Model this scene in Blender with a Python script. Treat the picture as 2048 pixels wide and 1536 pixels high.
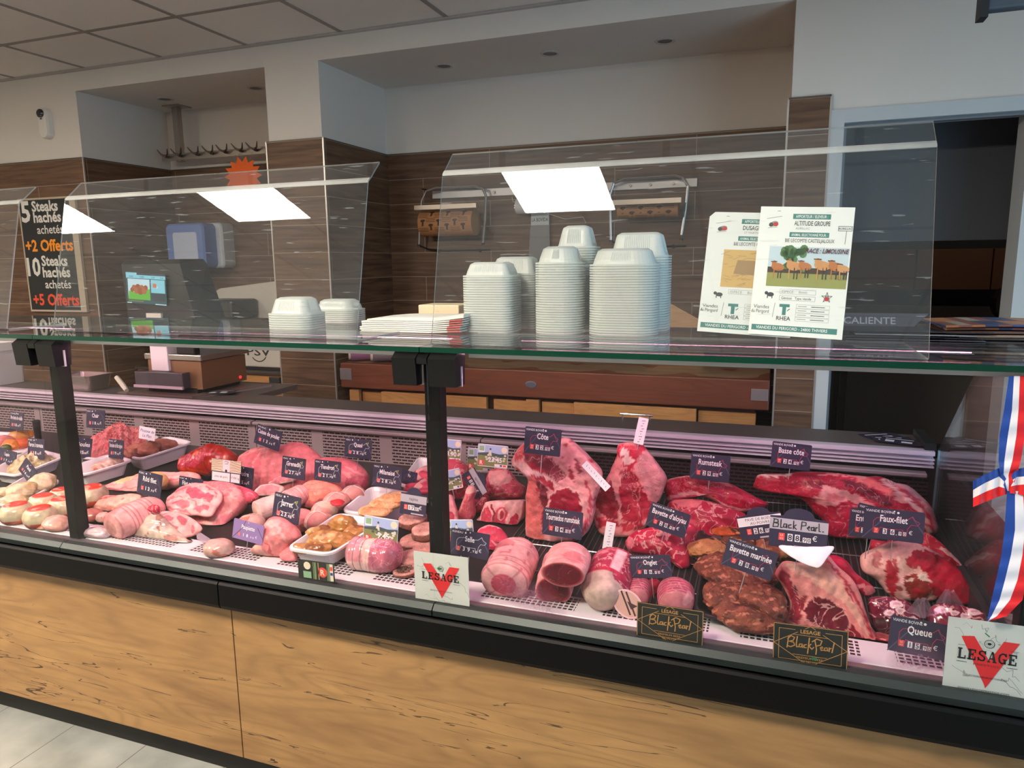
import bpy, bmesh, math, random
import numpy as np
from mathutils import Vector, Matrix

for _o in list(bpy.data.objects):
    bpy.data.objects.remove(_o)
SC = bpy.context.scene
COL = SC.collection
PI = math.pi

# ---------------------------------------------------------------- camera
FPX, YAW, PITCH, ROLL = 1433.04, 0.350413, 0.1676453, -0.01256533
CAM = np.array([0.0, -1.48, 1.50])
_cy, _sy, _cp, _sp = math.cos(YAW), math.sin(YAW), math.cos(PITCH), math.sin(PITCH)
_fwd = np.array([-_sy * _cp, _cy * _cp, -_sp])
_rt = np.array([_cy, _sy, 0.0])
_up = np.cross(_rt, _fwd)
_r2 = _rt * math.cos(ROLL) + _up * math.sin(ROLL)
_u2 = _up * math.cos(ROLL) - _rt * math.sin(ROLL)
camd = bpy.data.cameras.new('camera')
cam = bpy.data.objects.new('camera', camd)
COL.objects.link(cam)
cam.matrix_world = Matrix(((_r2[0], _u2[0], -_fwd[0], CAM[0]), (_r2[1], _u2[1], -_fwd[1], CAM[1]),
                           (_r2[2], _u2[2], -_fwd[2], CAM[2]), (0, 0, 0, 1)))
camd.sensor_width = 36.0
camd.lens = FPX / 2048 * 36.0
camd.clip_start = 0.02
SC.camera = cam

# ---------------------------------------------------------------- view, world, light
SC.view_settings.view_transform = 'Standard'
SC.view_settings.look = 'None'
SC.view_settings.gamma = 1.0
SC.view_settings.use_curve_mapping = False
SC.view_settings.exposure = 0.0
SC.cycles.max_bounces = 7
SC.cycles.diffuse_bounces = 4
SC.cycles.glossy_bounces = 3
SC.cycles.transmission_bounces = 3
SC.cycles.transparent_max_bounces = 28
SC.cycles.caustics_reflective = False
SC.cycles.caustics_refractive = False
SC.cycles.sample_clamp_indirect = 4.0
SC.cycles.use_denoising = True
wd = bpy.data.worlds.new('world')
SC.world = wd
wd.use_nodes = True
wd.node_tree.nodes['Background'].inputs[0].default_value = (0.55, 0.62, 0.7, 1)
wd.node_tree.nodes['Background'].inputs[1].default_value = 0.3

LED_PANEL = 100.0      # ceiling panels (radiance)
LED_STRIP = 42.0     # pink case lighting
WINDOW = 3.6         # daylight from the shop front


def lin(c):
    c = np.asarray(c, float) / 255.0
    return np.where(c <= 0.04045, c / 12.92, ((c + 0.055) / 1.055) ** 2.4)


def L4(c):
    return tuple(float(v) for v in lin(c[:3])) + (1.0,)


def _ray(x, y):
    v = np.array([(x - 1024) / FPX, (y - 768) / FPX])
    return _r2 * v[0] - _u2 * v[1] + _fwd


def at(x, y, X=None, Y=None, Z=None):
    """the place on a real plane (a wall, the shelf top ...) that is seen at photo position x, y"""
    d = _ray(x, y)
    if X is not None: s = (X - CAM[0]) / d[0]
    elif Y is not None: s = (Y - CAM[1]) / d[1]
    else: s = (Z - CAM[2]) / d[2]
    return CAM + s * d


DK = 0.097


def deckz(Y):
    return 0.668 + DK * (Y - 0.16)


def fz(Y):
    """lowest height for food: just above the wire rack, or above the raised air grille in front"""
    Y = np.asarray(Y, float)
    return np.where(Y < 0.162, 0.6735, deckz(Y) + 0.0025)


def atd(x, y, h=0.0):
    """on the sloping display deck, h above it"""
    d = _ray(x, y)
    s = (deckz(CAM[1]) + h - CAM[2]) / (d[2] - DK * d[1])
    return CAM + s * d


def depth(P):
    return float(np.dot(np.asarray(P) - CAM, _fwd))


# ---------------------------------------------------------------- materials
MATS = {}


def _new(name):
    m = bpy.data.materials.new(name)
    m.use_nodes = True
    nt = m.node_tree
    b = nt.nodes['Principled BSDF']
    return m, nt, b


def mat(name, rgb, rough=0.5, metal=0.0, var=0.0, vs=8.0, bump=0.0, bs=60.0, spec=0.5, stretch=None):
    if name in MATS: return MATS[name]
    m, nt, b = _new(name)
    b.inputs['Base Color'].default_value = L4(rgb)
    b.inputs['Roughness'].default_value = rough
    b.inputs['Metallic'].default_value = metal
    b.inputs['Specular IOR Level'].default_value = spec
    tc = nt.nodes.new('ShaderNodeTexCoord')
    src = tc.outputs['Object']
    if stretch:
        mp = nt.nodes.new('ShaderNodeMapping'); mp.inputs['Scale'].default_value = stretch
        nt.links.new(src, mp.inputs[0]); src = mp.outputs[0]
    if var > 0:
        n = nt.nodes.new('ShaderNodeTexNoise'); n.inputs['Scale'].default_value = vs; n.inputs['Detail'].default_value = 4
        nt.links.new(src, n.inputs['Vector'])
        r = nt.nodes.new('ShaderNodeValToRGB')
        c = lin(rgb)
        r.color_ramp.elements[0].position = 0.3; r.color_ramp.elements[1].position = 0.7
        r.color_ramp.elements[0].color = tuple(np.clip(c * (1 - var), 0, 1)) + (1,)
        r.color_ramp.elements[1].color = tuple(np.clip(c * (1 + var), 0, 1)) + (1,)
        nt.links.new(n.outputs['Fac'], r.inputs[0]); nt.links.new(r.outputs[0], b.inputs['Base Color'])
    if bump > 0:
        n = nt.nodes.new('ShaderNodeTexNoise'); n.inputs['Scale'].default_value = bs; n.inputs['Detail'].default_value = 3
        nt.links.new(src, n.inputs['Vector'])
        bp = nt.nodes.new('ShaderNodeBump'); bp.inputs['Strength'].default_value = bump; bp.inputs['Distance'].default_value = 0.004
        nt.links.new(n.outputs['Fac'], bp.inputs['Height']); nt.links.new(bp.outputs[0], b.inputs['Normal'])
    MATS[name] = m
    return m


def emit(name, rgb, strength):
    if name in MATS: return MATS[name]
    m, nt, b = _new(name)
    b.inputs['Base Color'].default_value = (0, 0, 0, 1)
    b.inputs['Emission Color'].default_value = L4(rgb)
    b.inputs['Emission Strength'].default_value = strength
    MATS[name] = m
    return m


def math_node(nt, op, a, b=None, c=None, clamp=False):
    n = nt.nodes.new('ShaderNodeMath'); n.operation = op; n.use_clamp = clamp
    for i, v in enumerate((a, b, c)):
        if v is None: continue
        if isinstance(v, (int, float)): n.inputs[i].default_value = v
        else: nt.links.new(v, n.inputs[i])
    return n.outputs[0]


def mixc(nt, fac, a, b, typ='MIX'):
    n = nt.nodes.new('ShaderNodeMix'); n.data_type = 'RGBA'; n.blend_type = typ
    for i, v in ((0, fac), (6, a), (7, b)):
        if isinstance(v, (int, float)): n.inputs[i].default_value = v
        elif isinstance(v, tuple): n.inputs[i].default_value = v
        else: nt.links.new(v, n.inputs[i])
    return n.outputs[2]


def glass(name, tint, f0=0.04, haze=0.0, haze_rgb=(200, 205, 205), rough=0.0, scratch=0.0):
    """clear sheet: transparent, Schlick reflection, a little scattering from dust and wear"""
    if name in MATS: return MATS[name]
    m, nt, b = _new(name)
    nt.nodes.remove(b)
    out = [n for n in nt.nodes if n.type == 'OUTPUT_MATERIAL'][0]
    lw = nt.nodes.new('ShaderNodeLayerWeight'); lw.inputs[0].default_value = 0.5
    p5 = math_node(nt, 'POWER', lw.outputs['Facing'], 5.0)
    fr = math_node(nt, 'MULTIPLY_ADD', p5, 1.0 - f0, f0, clamp=True)
    tr = nt.nodes.new('ShaderNodeBsdfTransparent'); tr.inputs[0].default_value = tint + (1,)
    gl = nt.nodes.new('ShaderNodeBsdfGlossy'); gl.inputs['Roughness'].default_value = rough
    mx = nt.nodes.new('ShaderNodeMixShader')
    nt.links.new(fr, mx.inputs[0]); nt.links.new(tr.outputs[0], mx.inputs[1]); nt.links.new(gl.outputs[0], mx.inputs[2])
    last = mx.outputs[0]
    if haze > 0:
        df = nt.nodes.new('ShaderNodeBsdfDiffuse'); df.inputs[0].default_value = L4(haze_rgb)
        mh = nt.nodes.new('ShaderNodeMixShader')
        fac = haze
        tc = nt.nodes.new('ShaderNodeTexCoord')
        n = nt.nodes.new('ShaderNodeTexNoise'); n.inputs['Scale'].default_value = 3.0; n.inputs['Detail'].default_value = 5
        nt.links.new(tc.outputs['Object'], n.inputs['Vector'])
        fac = math_node(nt, 'MULTIPLY', n.outputs['Fac'], haze * 2)
        if scratch > 0:
            w = nt.nodes.new('ShaderNodeTexNoise'); w.inputs['Scale'].default_value = 1.0; w.inputs['Detail'].default_value = 2
            mp = nt.nodes.new('ShaderNodeMapping'); mp.inputs['Scale'].default_value = (14, 14, 160); mp.inputs['Rotation'].default_value = (0, 0.35, 0)
            nt.links.new(tc.outputs['Object'], mp.inputs[0]); nt.links.new(mp.outputs[0], w.inputs['Vector'])
            s = math_node(nt, 'GREATER_THAN', w.outputs['Fac'], 0.69)
            s = math_node(nt, 'MULTIPLY', s, scratch)
            fac = math_node(nt, 'ADD', fac, s)
        nt.links.new(fac, mh.inputs[0])
        nt.links.new(last, mh.inputs[1]); nt.links.new(df.outputs[0], mh.inputs[2])
        last = mh.outputs[0]
    nt.links.new(last, out.inputs[0])
    MATS[name] = m
    return m


def meat_mat(name='meat', rough=0.4, bump=0.55, bs=62.0, coat=0.09):
    """colour of the piece itself per vertex (lean, fat, bone); alpha says how marbled it is"""
    if name in MATS: return MATS[name]
    m, nt, b = _new(name)
    a = nt.nodes.new('ShaderNodeAttribute'); a.attribute_name = 'Col'
    tc = nt.nodes.new('ShaderNodeTexCoord')
    n = nt.nodes.new('ShaderNodeTexNoise'); n.inputs['Scale'].default_value = 38; n.inputs['Detail'].default_value = 5
    nt.links.new(tc.outputs['Object'], n.inputs['Vector'])
    v = math_node(nt, 'MULTIPLY_ADD', n.outputs['Fac'], 1.15, 0.22)
    c1 = mixc(nt, 1.0, a.outputs['Color'], v, 'MULTIPLY')
    n2 = nt.nodes.new('ShaderNodeTexNoise'); n2.inputs['Scale'].default_value = 22; n2.inputs['Detail'].default_value = 4; n2.inputs['Distortion'].default_value = 1.2
    nt.links.new(tc.outputs['Object'], n2.inputs['Vector'])
    d = math_node(nt, 'ABSOLUTE', math_node(nt, 'SUBTRACT', n2.outputs['Fac'], 0.5))
    w = math_node(nt, 'MULTIPLY', a.outputs['Alpha'], 0.030)
    k = math_node(nt, 'SUBTRACT', w, d)
    k = math_node(nt, 'MULTIPLY', k, 60.0, clamp=True)
    k = math_node(nt, 'MULTIPLY', k, 0.55)
    c2 = mixc(nt, k, c1, L4((238, 188, 178)))
    hs = nt.nodes.new('ShaderNodeHueSaturation'); hs.inputs['Saturation'].default_value = 1.0; hs.inputs['Hue'].default_value = 0.494; nt.links.new(c2, hs.inputs['Color'])
    nt.links.new(hs.outputs[0], b.inputs['Base Color'])
    b.inputs['Roughness'].default_value = rough
    b.inputs['Specular IOR Level'].default_value = 0.22
    b.inputs['Coat Weight'].default_value = coat
    b.inputs['Coat Roughness'].default_value = 0.12
    n3 = nt.nodes.new('ShaderNodeTexNoise'); n3.inputs['Scale'].default_value = bs; n3.inputs['Detail'].default_value = 4
    nt.links.new(tc.outputs['Object'], n3.inputs['Vector'])
    bp = nt.nodes.new('ShaderNodeBump'); bp.inputs['Strength'].default_value = bump; bp.inputs['Distance'].default_value = 0.006
    nt.links.new(n3.outputs['Fac'], bp.inputs['Height']); nt.links.new(bp.outputs[0], b.inputs['Normal'])
    MATS[name] = m
    return m


def oak_mat(name, c0, c1, crack, scale=1.0, axis='x', rough=0.5):
    """oak decor: long grain along the axis, cathedral waves, dark cracks"""
    if name in MATS: return MATS[name]
    m, nt, b = _new(name)
    tc = nt.nodes.new('ShaderNodeTexCoord')
    mp = nt.nodes.new('ShaderNodeMapping')
    s = (1.1, 6.0, 7.0) if axis == 'x' else (7.0, 6.0, 1.1)
    mp.inputs['Scale'].default_value = tuple(q * scale for q in s)
    nt.links.new(tc.outputs['Object'], mp.inputs[0])
    n = nt.nodes.new('ShaderNodeTexNoise'); n.inputs['Scale'].default_value = 1.5; n.inputs['Detail'].default_value = 6; n.inputs['Distortion'].default_value = 0.6
    nt.links.new(mp.outputs[0], n.inputs['Vector'])
    n2 = nt.nodes.new('ShaderNodeTexNoise'); n2.inputs['Scale'].default_value = 9.0; n2.inputs['Detail'].default_value = 5
    nt.links.new(mp.outputs[0], n2.inputs['Vector'])
    r = nt.nodes.new('ShaderNodeValToRGB')
    r.color_ramp.elements[0].position = 0.3; r.color_ramp.elements[0].color = L4(c1)
    r.color_ramp.elements[1].position = 0.68; r.color_ramp.elements[1].color = L4(c0)
    f = math_node(nt, 'ADD', math_node(nt, 'MULTIPLY', n.outputs['Fac'], 0.7), math_node(nt, 'MULTIPLY', n2.outputs['Fac'], 0.3))
    nt.links.new(f, r.inputs[0])
    # growth rings: contour lines of a smooth field
    n4 = nt.nodes.new('ShaderNodeTexNoise'); n4.inputs['Scale'].default_value = 0.75; n4.inputs['Detail'].default_value = 1.5; n4.inputs['Distortion'].default_value = 0.4
    nt.links.new(mp.outputs[0], n4.inputs['Vector'])
    ring = math_node(nt, 'SINE', math_node(nt, 'MULTIPLY', n4.outputs['Fac'], 120.0))
    ring = math_node(nt, 'MULTIPLY', math_node(nt, 'POWER', math_node(nt, 'MULTIPLY_ADD', ring, 0.5, 0.5), 3.0), 0.28)
    base = mixc(nt, ring, r.outputs[0], L4(tuple(int(v * 0.82) for v in c1)))
    mp2 = nt.nodes.new('ShaderNodeMapping')
    s2 = (1.0, 5.0, 17.0) if axis == 'x' else (17.0, 5.0, 1.0)
    mp2.inputs['Scale'].default_value = tuple(q * scale for q in s2)
    nt.links.new(tc.outputs['Object'], mp2.inputs[0])
    n3 = nt.nodes.new('ShaderNodeTexNoise'); n3.inputs['Scale'].default_value = 1.7; n3.inputs['Detail'].default_value = 3; n3.inputs['Distortion'].default_value = 0.9
    nt.links.new(mp2.outputs[0], n3.inputs['Vector'])
    k = math_node(nt, 'ABSOLUTE', math_node(nt, 'SUBTRACT', n3.outputs['Fac'], 0.5))
    k = math_node(nt, 'LESS_THAN', k, 0.0065)
    gate = math_node(nt, 'GREATER_THAN', n.outputs['Fac'], 0.53)
    k = math_node(nt, 'MULTIPLY', math_node(nt, 'MULTIPLY', k, gate), crack)
    nt.links.new(mixc(nt, k, base, L4((62, 42, 26))), b.inputs['Base Color'])
    b.inputs['Roughness'].default_value = rough
    MATS[name] = m
    return m


def tile_mat(name, axis, c0=(116, 86, 62), c1=(76, 53, 38), grout=(164, 148, 130)):
    """wood-look wall tiles 1.20 x 0.15 with thin pale joints; axis = the horizontal world axis of the wall"""
    if name in MATS: return MATS[name]
    m, nt, b = _new(name)
    g = nt.nodes.new('ShaderNodeNewGeometry')
    sx = nt.nodes.new('ShaderNodeSeparateXYZ'); nt.links.new(g.outputs['Position'], sx.inputs[0])
    h = sx.outputs['X'] if axis == 'x' else sx.outputs['Y']
    z = math_node(nt, 'ADD', sx.outputs['Z'], 0.83)     # joints fall at 2.17, 2.02 ...
    h2 = math_node(nt, 'ADD', h, 30.43)
    cv = nt.nodes.new('ShaderNodeCombineXYZ'); nt.links.new(h2, cv.inputs[0]); nt.links.new(z, cv.inputs[1])
    br = nt.nodes.new('ShaderNodeTexBrick')
    br.offset = 0.37; br.inputs['Scale'].default_value = 1.0
    br.inputs['Brick Width'].default_value = 1.2; br.inputs['Row Height'].default_value = 0.15
    br.inputs['Mortar Size'].default_value = 0.0014; br.inputs['Mortar Smooth'].default_value = 0.0
    nt.links.new(cv.outputs[0], br.inputs['Vector'])
    cg = nt.nodes.new('ShaderNodeCombineXYZ')
    nt.links.new(math_node(nt, 'MULTIPLY', h2, 2.0), cg.inputs[0]); nt.links.new(math_node(nt, 'MULTIPLY', z, 28.0), cg.inputs[1])
    row = math_node(nt, 'FLOOR', math_node(nt, 'DIVIDE', z, 0.15))
    nt.links.new(math_node(nt, 'MULTIPLY', row, 3.3), cg.inputs[2])
    n = nt.nodes.new('ShaderNodeTexNoise'); n.inputs['Scale'].default_value = 1.6; n.inputs['Detail'].default_value = 7; n.inputs['Distortion'].default_value = 0.5
    nt.links.new(cg.outputs[0], n.inputs['Vector'])
    r = nt.nodes.new('ShaderNodeValToRGB')
    r.color_ramp.elements[0].position = 0.32; r.color_ramp.elements[0].color = L4(c1)
    r.color_ramp.elements[1].position = 0.66; r.color_ramp.elements[1].color = L4(c0)
    nt.links.new(n.outputs['Fac'], r.inputs[0])
    nt.links.new(mixc(nt, br.outputs['Fac'], r.outputs[0], L4(grout)), b.inputs['Base Color'])
    b.inputs['Roughness'].default_value = 0.55
    MATS[name] = m
    return m


# ---------------------------------------------------------------- object helpers
def setp(o, label=None, cat=None, group=None, kind=None):
    if label: o['label'] = label
    if cat: o['category'] = cat
    if group: o['group'] = group
    if kind: o['kind'] = kind
    return o


def thing(name, label, cat, loc=(0, 0, 0), group=None, rotz=0.0):
    o = bpy.data.objects.new(name, None)
    o.empty_display_size = 0.05
    COL.objects.link(o)
    o.location = tuple(float(v) for v in loc)
    o.rotation_euler = (0, 0, rotz)
    return setp(o, label, cat, group)


def mk(name, V, F, mats, parent=None, mi=None, smooth=False, col=None, label=None, cat=None, group=None, kind=None, local=False, mtx=None):
    """one mesh object from world-space points (shifted so that its origin sits at its own base, or at its parent's)"""
    V = np.asarray(V, float).reshape(-1, 3)
    if local: org = np.zeros(3)
    elif parent is not None:
        org = np.zeros(3); p = parent
        while p is not None:
            org = org + np.array(p.location); p = p.parent
    else:
        lo, hi = V.min(0), V.max(0)
        org = np.array([(lo[0] + hi[0]) / 2, (lo[1] + hi[1]) / 2, lo[2]])
    me = bpy.data.meshes.new(name)
    me.from_pydata((V - org).tolist(), [], F)
    if not isinstance(mats, (list, tuple)): mats = [mats]
    for m in mats: me.materials.append(m)
    if mi is not None: me.polygons.foreach_set('material_index', np.asarray(mi, np.int32))
    if smooth: me.polygons.foreach_set('use_smooth', np.ones(len(me.polygons), bool))
    if col is not None:
        a = me.color_attributes.new('Col', 'FLOAT_COLOR', 'POINT')
        a.data.foreach_set('color', np.asarray(col, np.float32).ravel())
    me.update()
    o = bpy.data.objects.new(name, me)
    COL.objects.link(o)
    if parent is not None: o.parent = parent
    elif not local: o.location = org.tolist()
    if mtx is not None: o.matrix_world = mtx
    return setp(o, label, cat, group, kind)


class MB:
    """collects boxes, tubes, lofts ... into one mesh"""

    def __init__(s):
        s.V = []; s.F = []; s.M = []

    def add(s, V, F, m=0):
        b = len(s.V)
        s.V.extend([tuple(float(q) for q in v) for v in V])
        s.F.extend([tuple(b + i for i in f) for f in F]); s.M.extend([m] * len(F))
        return s

    def box(s, x0, x1, y0, y1, z0, z1, m=0):
        return s.hexa([(x0, y0, z0), (x1, y0, z0), (x1, y1, z0), (x0, y1, z0), (x0, y0, z1), (x1, y0, z1), (x1, y1, z1), (x0, y1, z1)], m)

    def hexa(s, P, m=0):
        return s.add(P, [(0, 3, 2, 1), (4, 5, 6, 7), (0, 1, 5, 4), (1, 2, 6, 5), (2, 3, 7, 6), (3, 0, 4, 7)], m)

    def bbox(s, x0, x1, y0, y1, z0, z1, r=0.004, m=0):
        """box with chamfered edges"""
        b = bmesh.new(); bmesh.ops.create_cube(b, size=1)
        for v in b.verts:
            v.co = Vector(((x0 + x1) / 2 + v.co.x * (x1 - x0), (y0 + y1) / 2 + v.co.y * (y1 - y0), (z0 + z1) / 2 + v.co.z * (z1 - z0)))
        bmesh.ops.bevel(b, geom=list(b.edges), offset=r, segments=2, affect='EDGES', profile=0.5)
        b.verts.index_update()
        s.add([v.co for v in b.verts], [[v.index for v in f.verts] for f in b.faces], m); b.free()
        return s

    def ext(s, prof, x0, x1, m=0):
        """profile of (y, z) points pushed along x"""
        n = len(prof)
        V = [(x0, y, z) for y, z in prof] + [(x1, y, z) for y, z in prof]
        F = [tuple(range(n))[::-1], tuple(range(n, 2 * n))] + [(i, (i + 1) % n, n + (i + 1) % n, n + i) for i in range(n)]
        return s.add(V, F, m)

    def loft(s, rings, m=0, cap0=True, cap1=True, closed=True):
        n = len(rings[0]); V = []; F = []
        for r in rings: V.extend(r)
        for k in range(len(rings) - 1):
            for i in range(n if closed else n - 1):
                j = (i + 1) % n
                F.append((k * n + i, k * n + j, (k + 1) * n + j, (k + 1) * n + i))
        if cap0: F.append(tuple(range(n))[::-1])
        if cap1: F.append(tuple(range((len(rings) - 1) * n, len(rings) * n)))
        return s.add(V, F, m)

    def tube(s, pts, r, n=8, m=0):
        P = [np.asarray(p, float) for p in pts]
        rr = r if isinstance(r, (list, tuple)) else [r] * len(P)
        T0 = P[1] - P[0]; ref = np.array([0, 0, 1.0])
        if abs(T0[2]) > 0.9 * np.linalg.norm(T0): ref = np.array([1.0, 0, 0])
        rings = []
        for i, p in enumerate(P):
            t = P[min(i + 1, len(P) - 1)] - P[max(i - 1, 0)]
            t = t / (np.linalg.norm(t) + 1e-12)
            u = np.cross(ref, t); u /= np.linalg.norm(u) + 1e-12
            w = np.cross(t, u); ref = w if abs(np.dot(w, t)) < 0.9 else ref
            rings.append([p + rr[i] * (math.cos(a) * u + math.sin(a) * w) for a in (2 * PI * k / n for k in range(n))])
        return s.loft(rings, m)

    def cyl(s, p0, p1, r, n=16, m=0):
        return s.tube([p0, p1], r, n, m)

    def build(s, name, mats, parent=None, **k):
        return mk(name, s.V, s.F, mats, parent, mi=s.M, **k)


def struct(name, mb, mats, parent=None, **k):
    return mb.build(name, mats, parent, kind='structure', **k) if parent is None else mb.build(name, mats, parent, **k)


_TXT = {}


def text_geo(t, bold=0.0):
    """letter shapes 1 unit high (2-D), from the built-in font"""
    key = (t, bold)
    if key not in _TXT:
        cu = bpy.data.curves.new('t', 'FONT'); cu.body = t; cu.size = 1.0; cu.resolution_u = 2; cu.offset = bold
        o = bpy.data.objects.new('t', cu)
        me = o.to_mesh()
        V = np.array([v.co[:2] for v in me.vertices]) if len(me.vertices) else np.zeros((0, 2))
        F = [tuple(p.vertices) for p in me.polygons]
        o.to_mesh_clear(); bpy.data.objects.remove(o); bpy.data.curves.remove(cu)
        _TXT[key] = (V, F)
    return _TXT[key]


class Flat:
    """a thin printed plate in its own plane: u to the right, v up, prints stacked in front of it"""

    def __init__(s): s.V = []; s.F = []; s.M = []

    def _a(s, P, F, m, l):
        b = len(s.V)
        s.V.extend([(float(p[0]), -0.0002 * l, float(p[1])) for p in P])
        s.F.extend([tuple(b + i for i in f) for f in F]); s.M.extend([m] * len(F))

    def plate(s, P, t, m):
        n = len(P); b = len(s.V)
        s.V.extend([(float(p[0]), 0.0, float(p[1])) for p in P] + [(float(p[0]), t, float(p[1])) for p in P])
        s.F.extend([tuple(b + i for i in range(n)), tuple(b + n + i for i in range(n))[::-1]] + [(b + i, b + n + i, b + n + (i + 1) % n, b + (i + 1) % n) for i in range(n)])
        s.M.extend([m] * (n + 2))
        return s

    def poly(s, P, m, l=1): s._a(P, [tuple(range(len(P)))], m, l); return s

    def rect(s, u0, v0, u1, v1, m, l=1): return s.poly([(u0, v0), (u1, v0), (u1, v1), (u0, v1)], m, l)

    def disc(s, u, v, r, m, l=1, ry=None, n=20, rot=0.0):
        ry = ry or r
        P = [(r * math.cos(2 * PI * i / n), ry * math.sin(2 * PI * i / n)) for i in range(n)]
        c, d = math.cos(rot), math.sin(rot)
        return s.poly([(u + p[0] * c - p[1] * d, v + p[0] * d + p[1] * c) for p in P], m, l)

    def line(s, P, w, m, l=1, closed=False):
        P = [np.asarray(p, float) for p in P]
        if closed: P = P + [P[0]]
        for a, b in zip(P[:-1], P[1:]):
            d = b - a; q = np.linalg.norm(d)
            if q < 1e-9: continue
            d /= q; nn = np.array([-d[1], d[0]]) * w / 2; e = d * w * 0.3
            s._a([a - nn - e, b - nn + e, b + nn + e, a + nn - e], [(0, 1, 2, 3)], m, l)
        return s

    def frame(s, u0, v0, u1, v1, w, m, l=1): return s.line([(u0, v0), (u1, v0), (u1, v1), (u0, v1)], w, m, l, True)

    def text(s, t, u, v, h, m, l=2, al='c', xs=1.0, bold=0.0, wmax=None, shear=0.0, rot=0.0):
        V, F = text_geo(t, bold)
        if not len(V): return s
        V = V * h; V = V * np.array([xs, 1.0])
        w = V[:, 0].max() - V[:, 0].min()
        if wmax and w > wmax: V = V * np.array([wmax / w, 1.0]); w = wmax
        x0 = V[:, 0].min()
        V[:, 0] -= x0 + (w / 2 if al == 'c' else w if al == 'r' else 0)
        V[:, 0] += shear * V[:, 1]
        if rot:
            c, d = math.cos(rot), math.sin(rot)
            V = np.stack([V[:, 0] * c - V[:, 1] * d, V[:, 0] * d + V[:, 1] * c], 1)
        s._a(V + np.array([u, v]), F, m, l)
        return s

    def build(s, name, mats, mtx=None, parent=None, **k):
        o = mk(name, s.V, s.F, mats, parent, mi=s.M, local=True, **k)
        if mtx is not None:
            if parent is None: o.matrix_world = mtx
            else: o.matrix_local = mtx
        return o


def rrect(w, h, r, n=4, u0=0.0, v0=0.0):
    P = []
    for cx, cy, a in ((w / 2 - r, h / 2 - r, 0), (-w / 2 + r, h / 2 - r, 90), (-w / 2 + r, -h / 2 + r, 180), (w / 2 - r, -h / 2 + r, 270)):
        for i in range(n + 1):
            t = math.radians(a + 90 * i / n); P.append((u0 + cx + r * math.cos(t), v0 + cy + r * math.sin(t)))
    return P


def frame_m(P, roll=0.0, tilt=0.0, yaw=0.0):
    """matrix for a plate at P facing the customer side: roll clockwise in its plane, tilt leaning back, yaw turning (degrees)"""
    return Matrix.Translation(Vector([float(v) for v in P])) @ Matrix.Rotation(math.radians(yaw), 4, 'Z') @ Matrix.Rotation(-math.radians(tilt), 4, 'X') @ Matrix.Rotation(math.radians(roll), 4, 'Y')


def dup(root, loc, label=None, group=None, rotz=None, scale=None):
    """copy of a thing with copies of its parts and sub-parts"""
    r = root.copy(); COL.objects.link(r); r.location = tuple(float(v) for v in loc)
    if rotz is not None: r.rotation_euler = (0, 0, rotz)
    if scale is not None: r.scale = scale
    if label: r['label'] = label
    if group: r['group'] = group
    for ch in list(root.children):
        c = ch.copy(); COL.objects.link(c); c.parent = r
        for g in list(ch.children):
            d = g.copy(); COL.objects.link(d); d.parent = c
    return r
# ---------------------------------------------------------------- big room lights
YW = 1.957           # face of the wall behind the counter
ZC = 2.69            # suspended ceiling
ZT = 2.17            # top of the wall tiles
ZN = 2.569           # soffit of the niches
NX0, NX1 = -4.075, -2.672      # left niche
MX0, MX1 = -2.327, 0.031       # right niche
YN = 2.65            # back of the niches
XL, XR, YB = -6.6, 1.9, -4.6


def ceiling_panel(x0, x1, y0, y1, label, power):
    t = thing('led_ceiling_panel', label, 'ceiling light', ((x0 + x1) / 2, (y0 + y1) / 2, ZC - 0.012), 'square LED panels in the shop ceiling')
    b = MB(); w = 0.012
    b.box(x0 - w, x1 + w, y0 - w, y0, ZC - 0.012, ZC - 0.001); b.box(x0 - w, x1 + w, y1, y1 + w, ZC - 0.012, ZC - 0.001)
    b.box(x0 - w, x0, y0, y1, ZC - 0.012, ZC - 0.001); b.box(x1, x1 + w, y0, y1, ZC - 0.012, ZC - 0.001)
    b.build('frame', mat('panel_frame', (225, 225, 222), 0.4), t)
    d = MB(); d.box(x0, x1, y0, y1, ZC - 0.008, ZC - 0.003)
    d.build('diffuser', emit('panel_light_%g' % power, (255, 241, 224), power), t)


ceiling_panel(-1.28, -0.79, -1.85, -1.25, 'square LED panel mirrored in the clear screen before the right tub stacks', LED_PANEL)
ceiling_panel(-3.28, -2.72, -1.74, -1.14, 'square LED panel mirrored in the clear screen before the scale', LED_PANEL)
ceiling_panel(-4.98, -4.41, -1.79, -1.19, 'square LED panel mirrored at the edge of the black poster', LED_PANEL)
# ---------------------------------------------------------------- room shell
white = mat('wall_paint', (224, 218, 209), 0.85, var=0.02, vs=1.5)
soffit = mat('soffit_paint', (224, 218, 212), 0.85)
b = MB(); b.box(XL, XR, YB, YW + 0.1, -0.1, 0)
fm, nt, bb = _new('floor_tile')
g = nt.nodes.new('ShaderNodeNewGeometry'); mp = nt.nodes.new('ShaderNodeMapping'); mp.inputs['Rotation'].default_value = (0, 0, PI / 2); mp.inputs['Location'].default_value = (0.4, -0.355 + 9.3, 0)
nt.links.new(g.outputs['Position'], mp.inputs[0])
br = nt.nodes.new('ShaderNodeTexBrick'); br.offset = 0.5; br.inputs['Scale'].default_value = 1; br.inputs['Brick Width'].default_value = 0.61; br.inputs['Row Height'].default_value = 0.31; br.inputs['Mortar Size'].default_value = 0.0016; br.inputs['Mortar Smooth'].default_value = 0
nt.links.new(mp.outputs[0], br.inputs['Vector'])
n = nt.nodes.new('ShaderNodeTexNoise'); n.inputs['Scale'].default_value = 5; n.inputs['Detail'].default_value = 7; nt.links.new(g.outputs['Position'], n.inputs['Vector'])
r = nt.nodes.new('ShaderNodeValToRGB'); r.color_ramp.elements[0].position = 0.3; r.color_ramp.elements[1].position = 0.7
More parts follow.
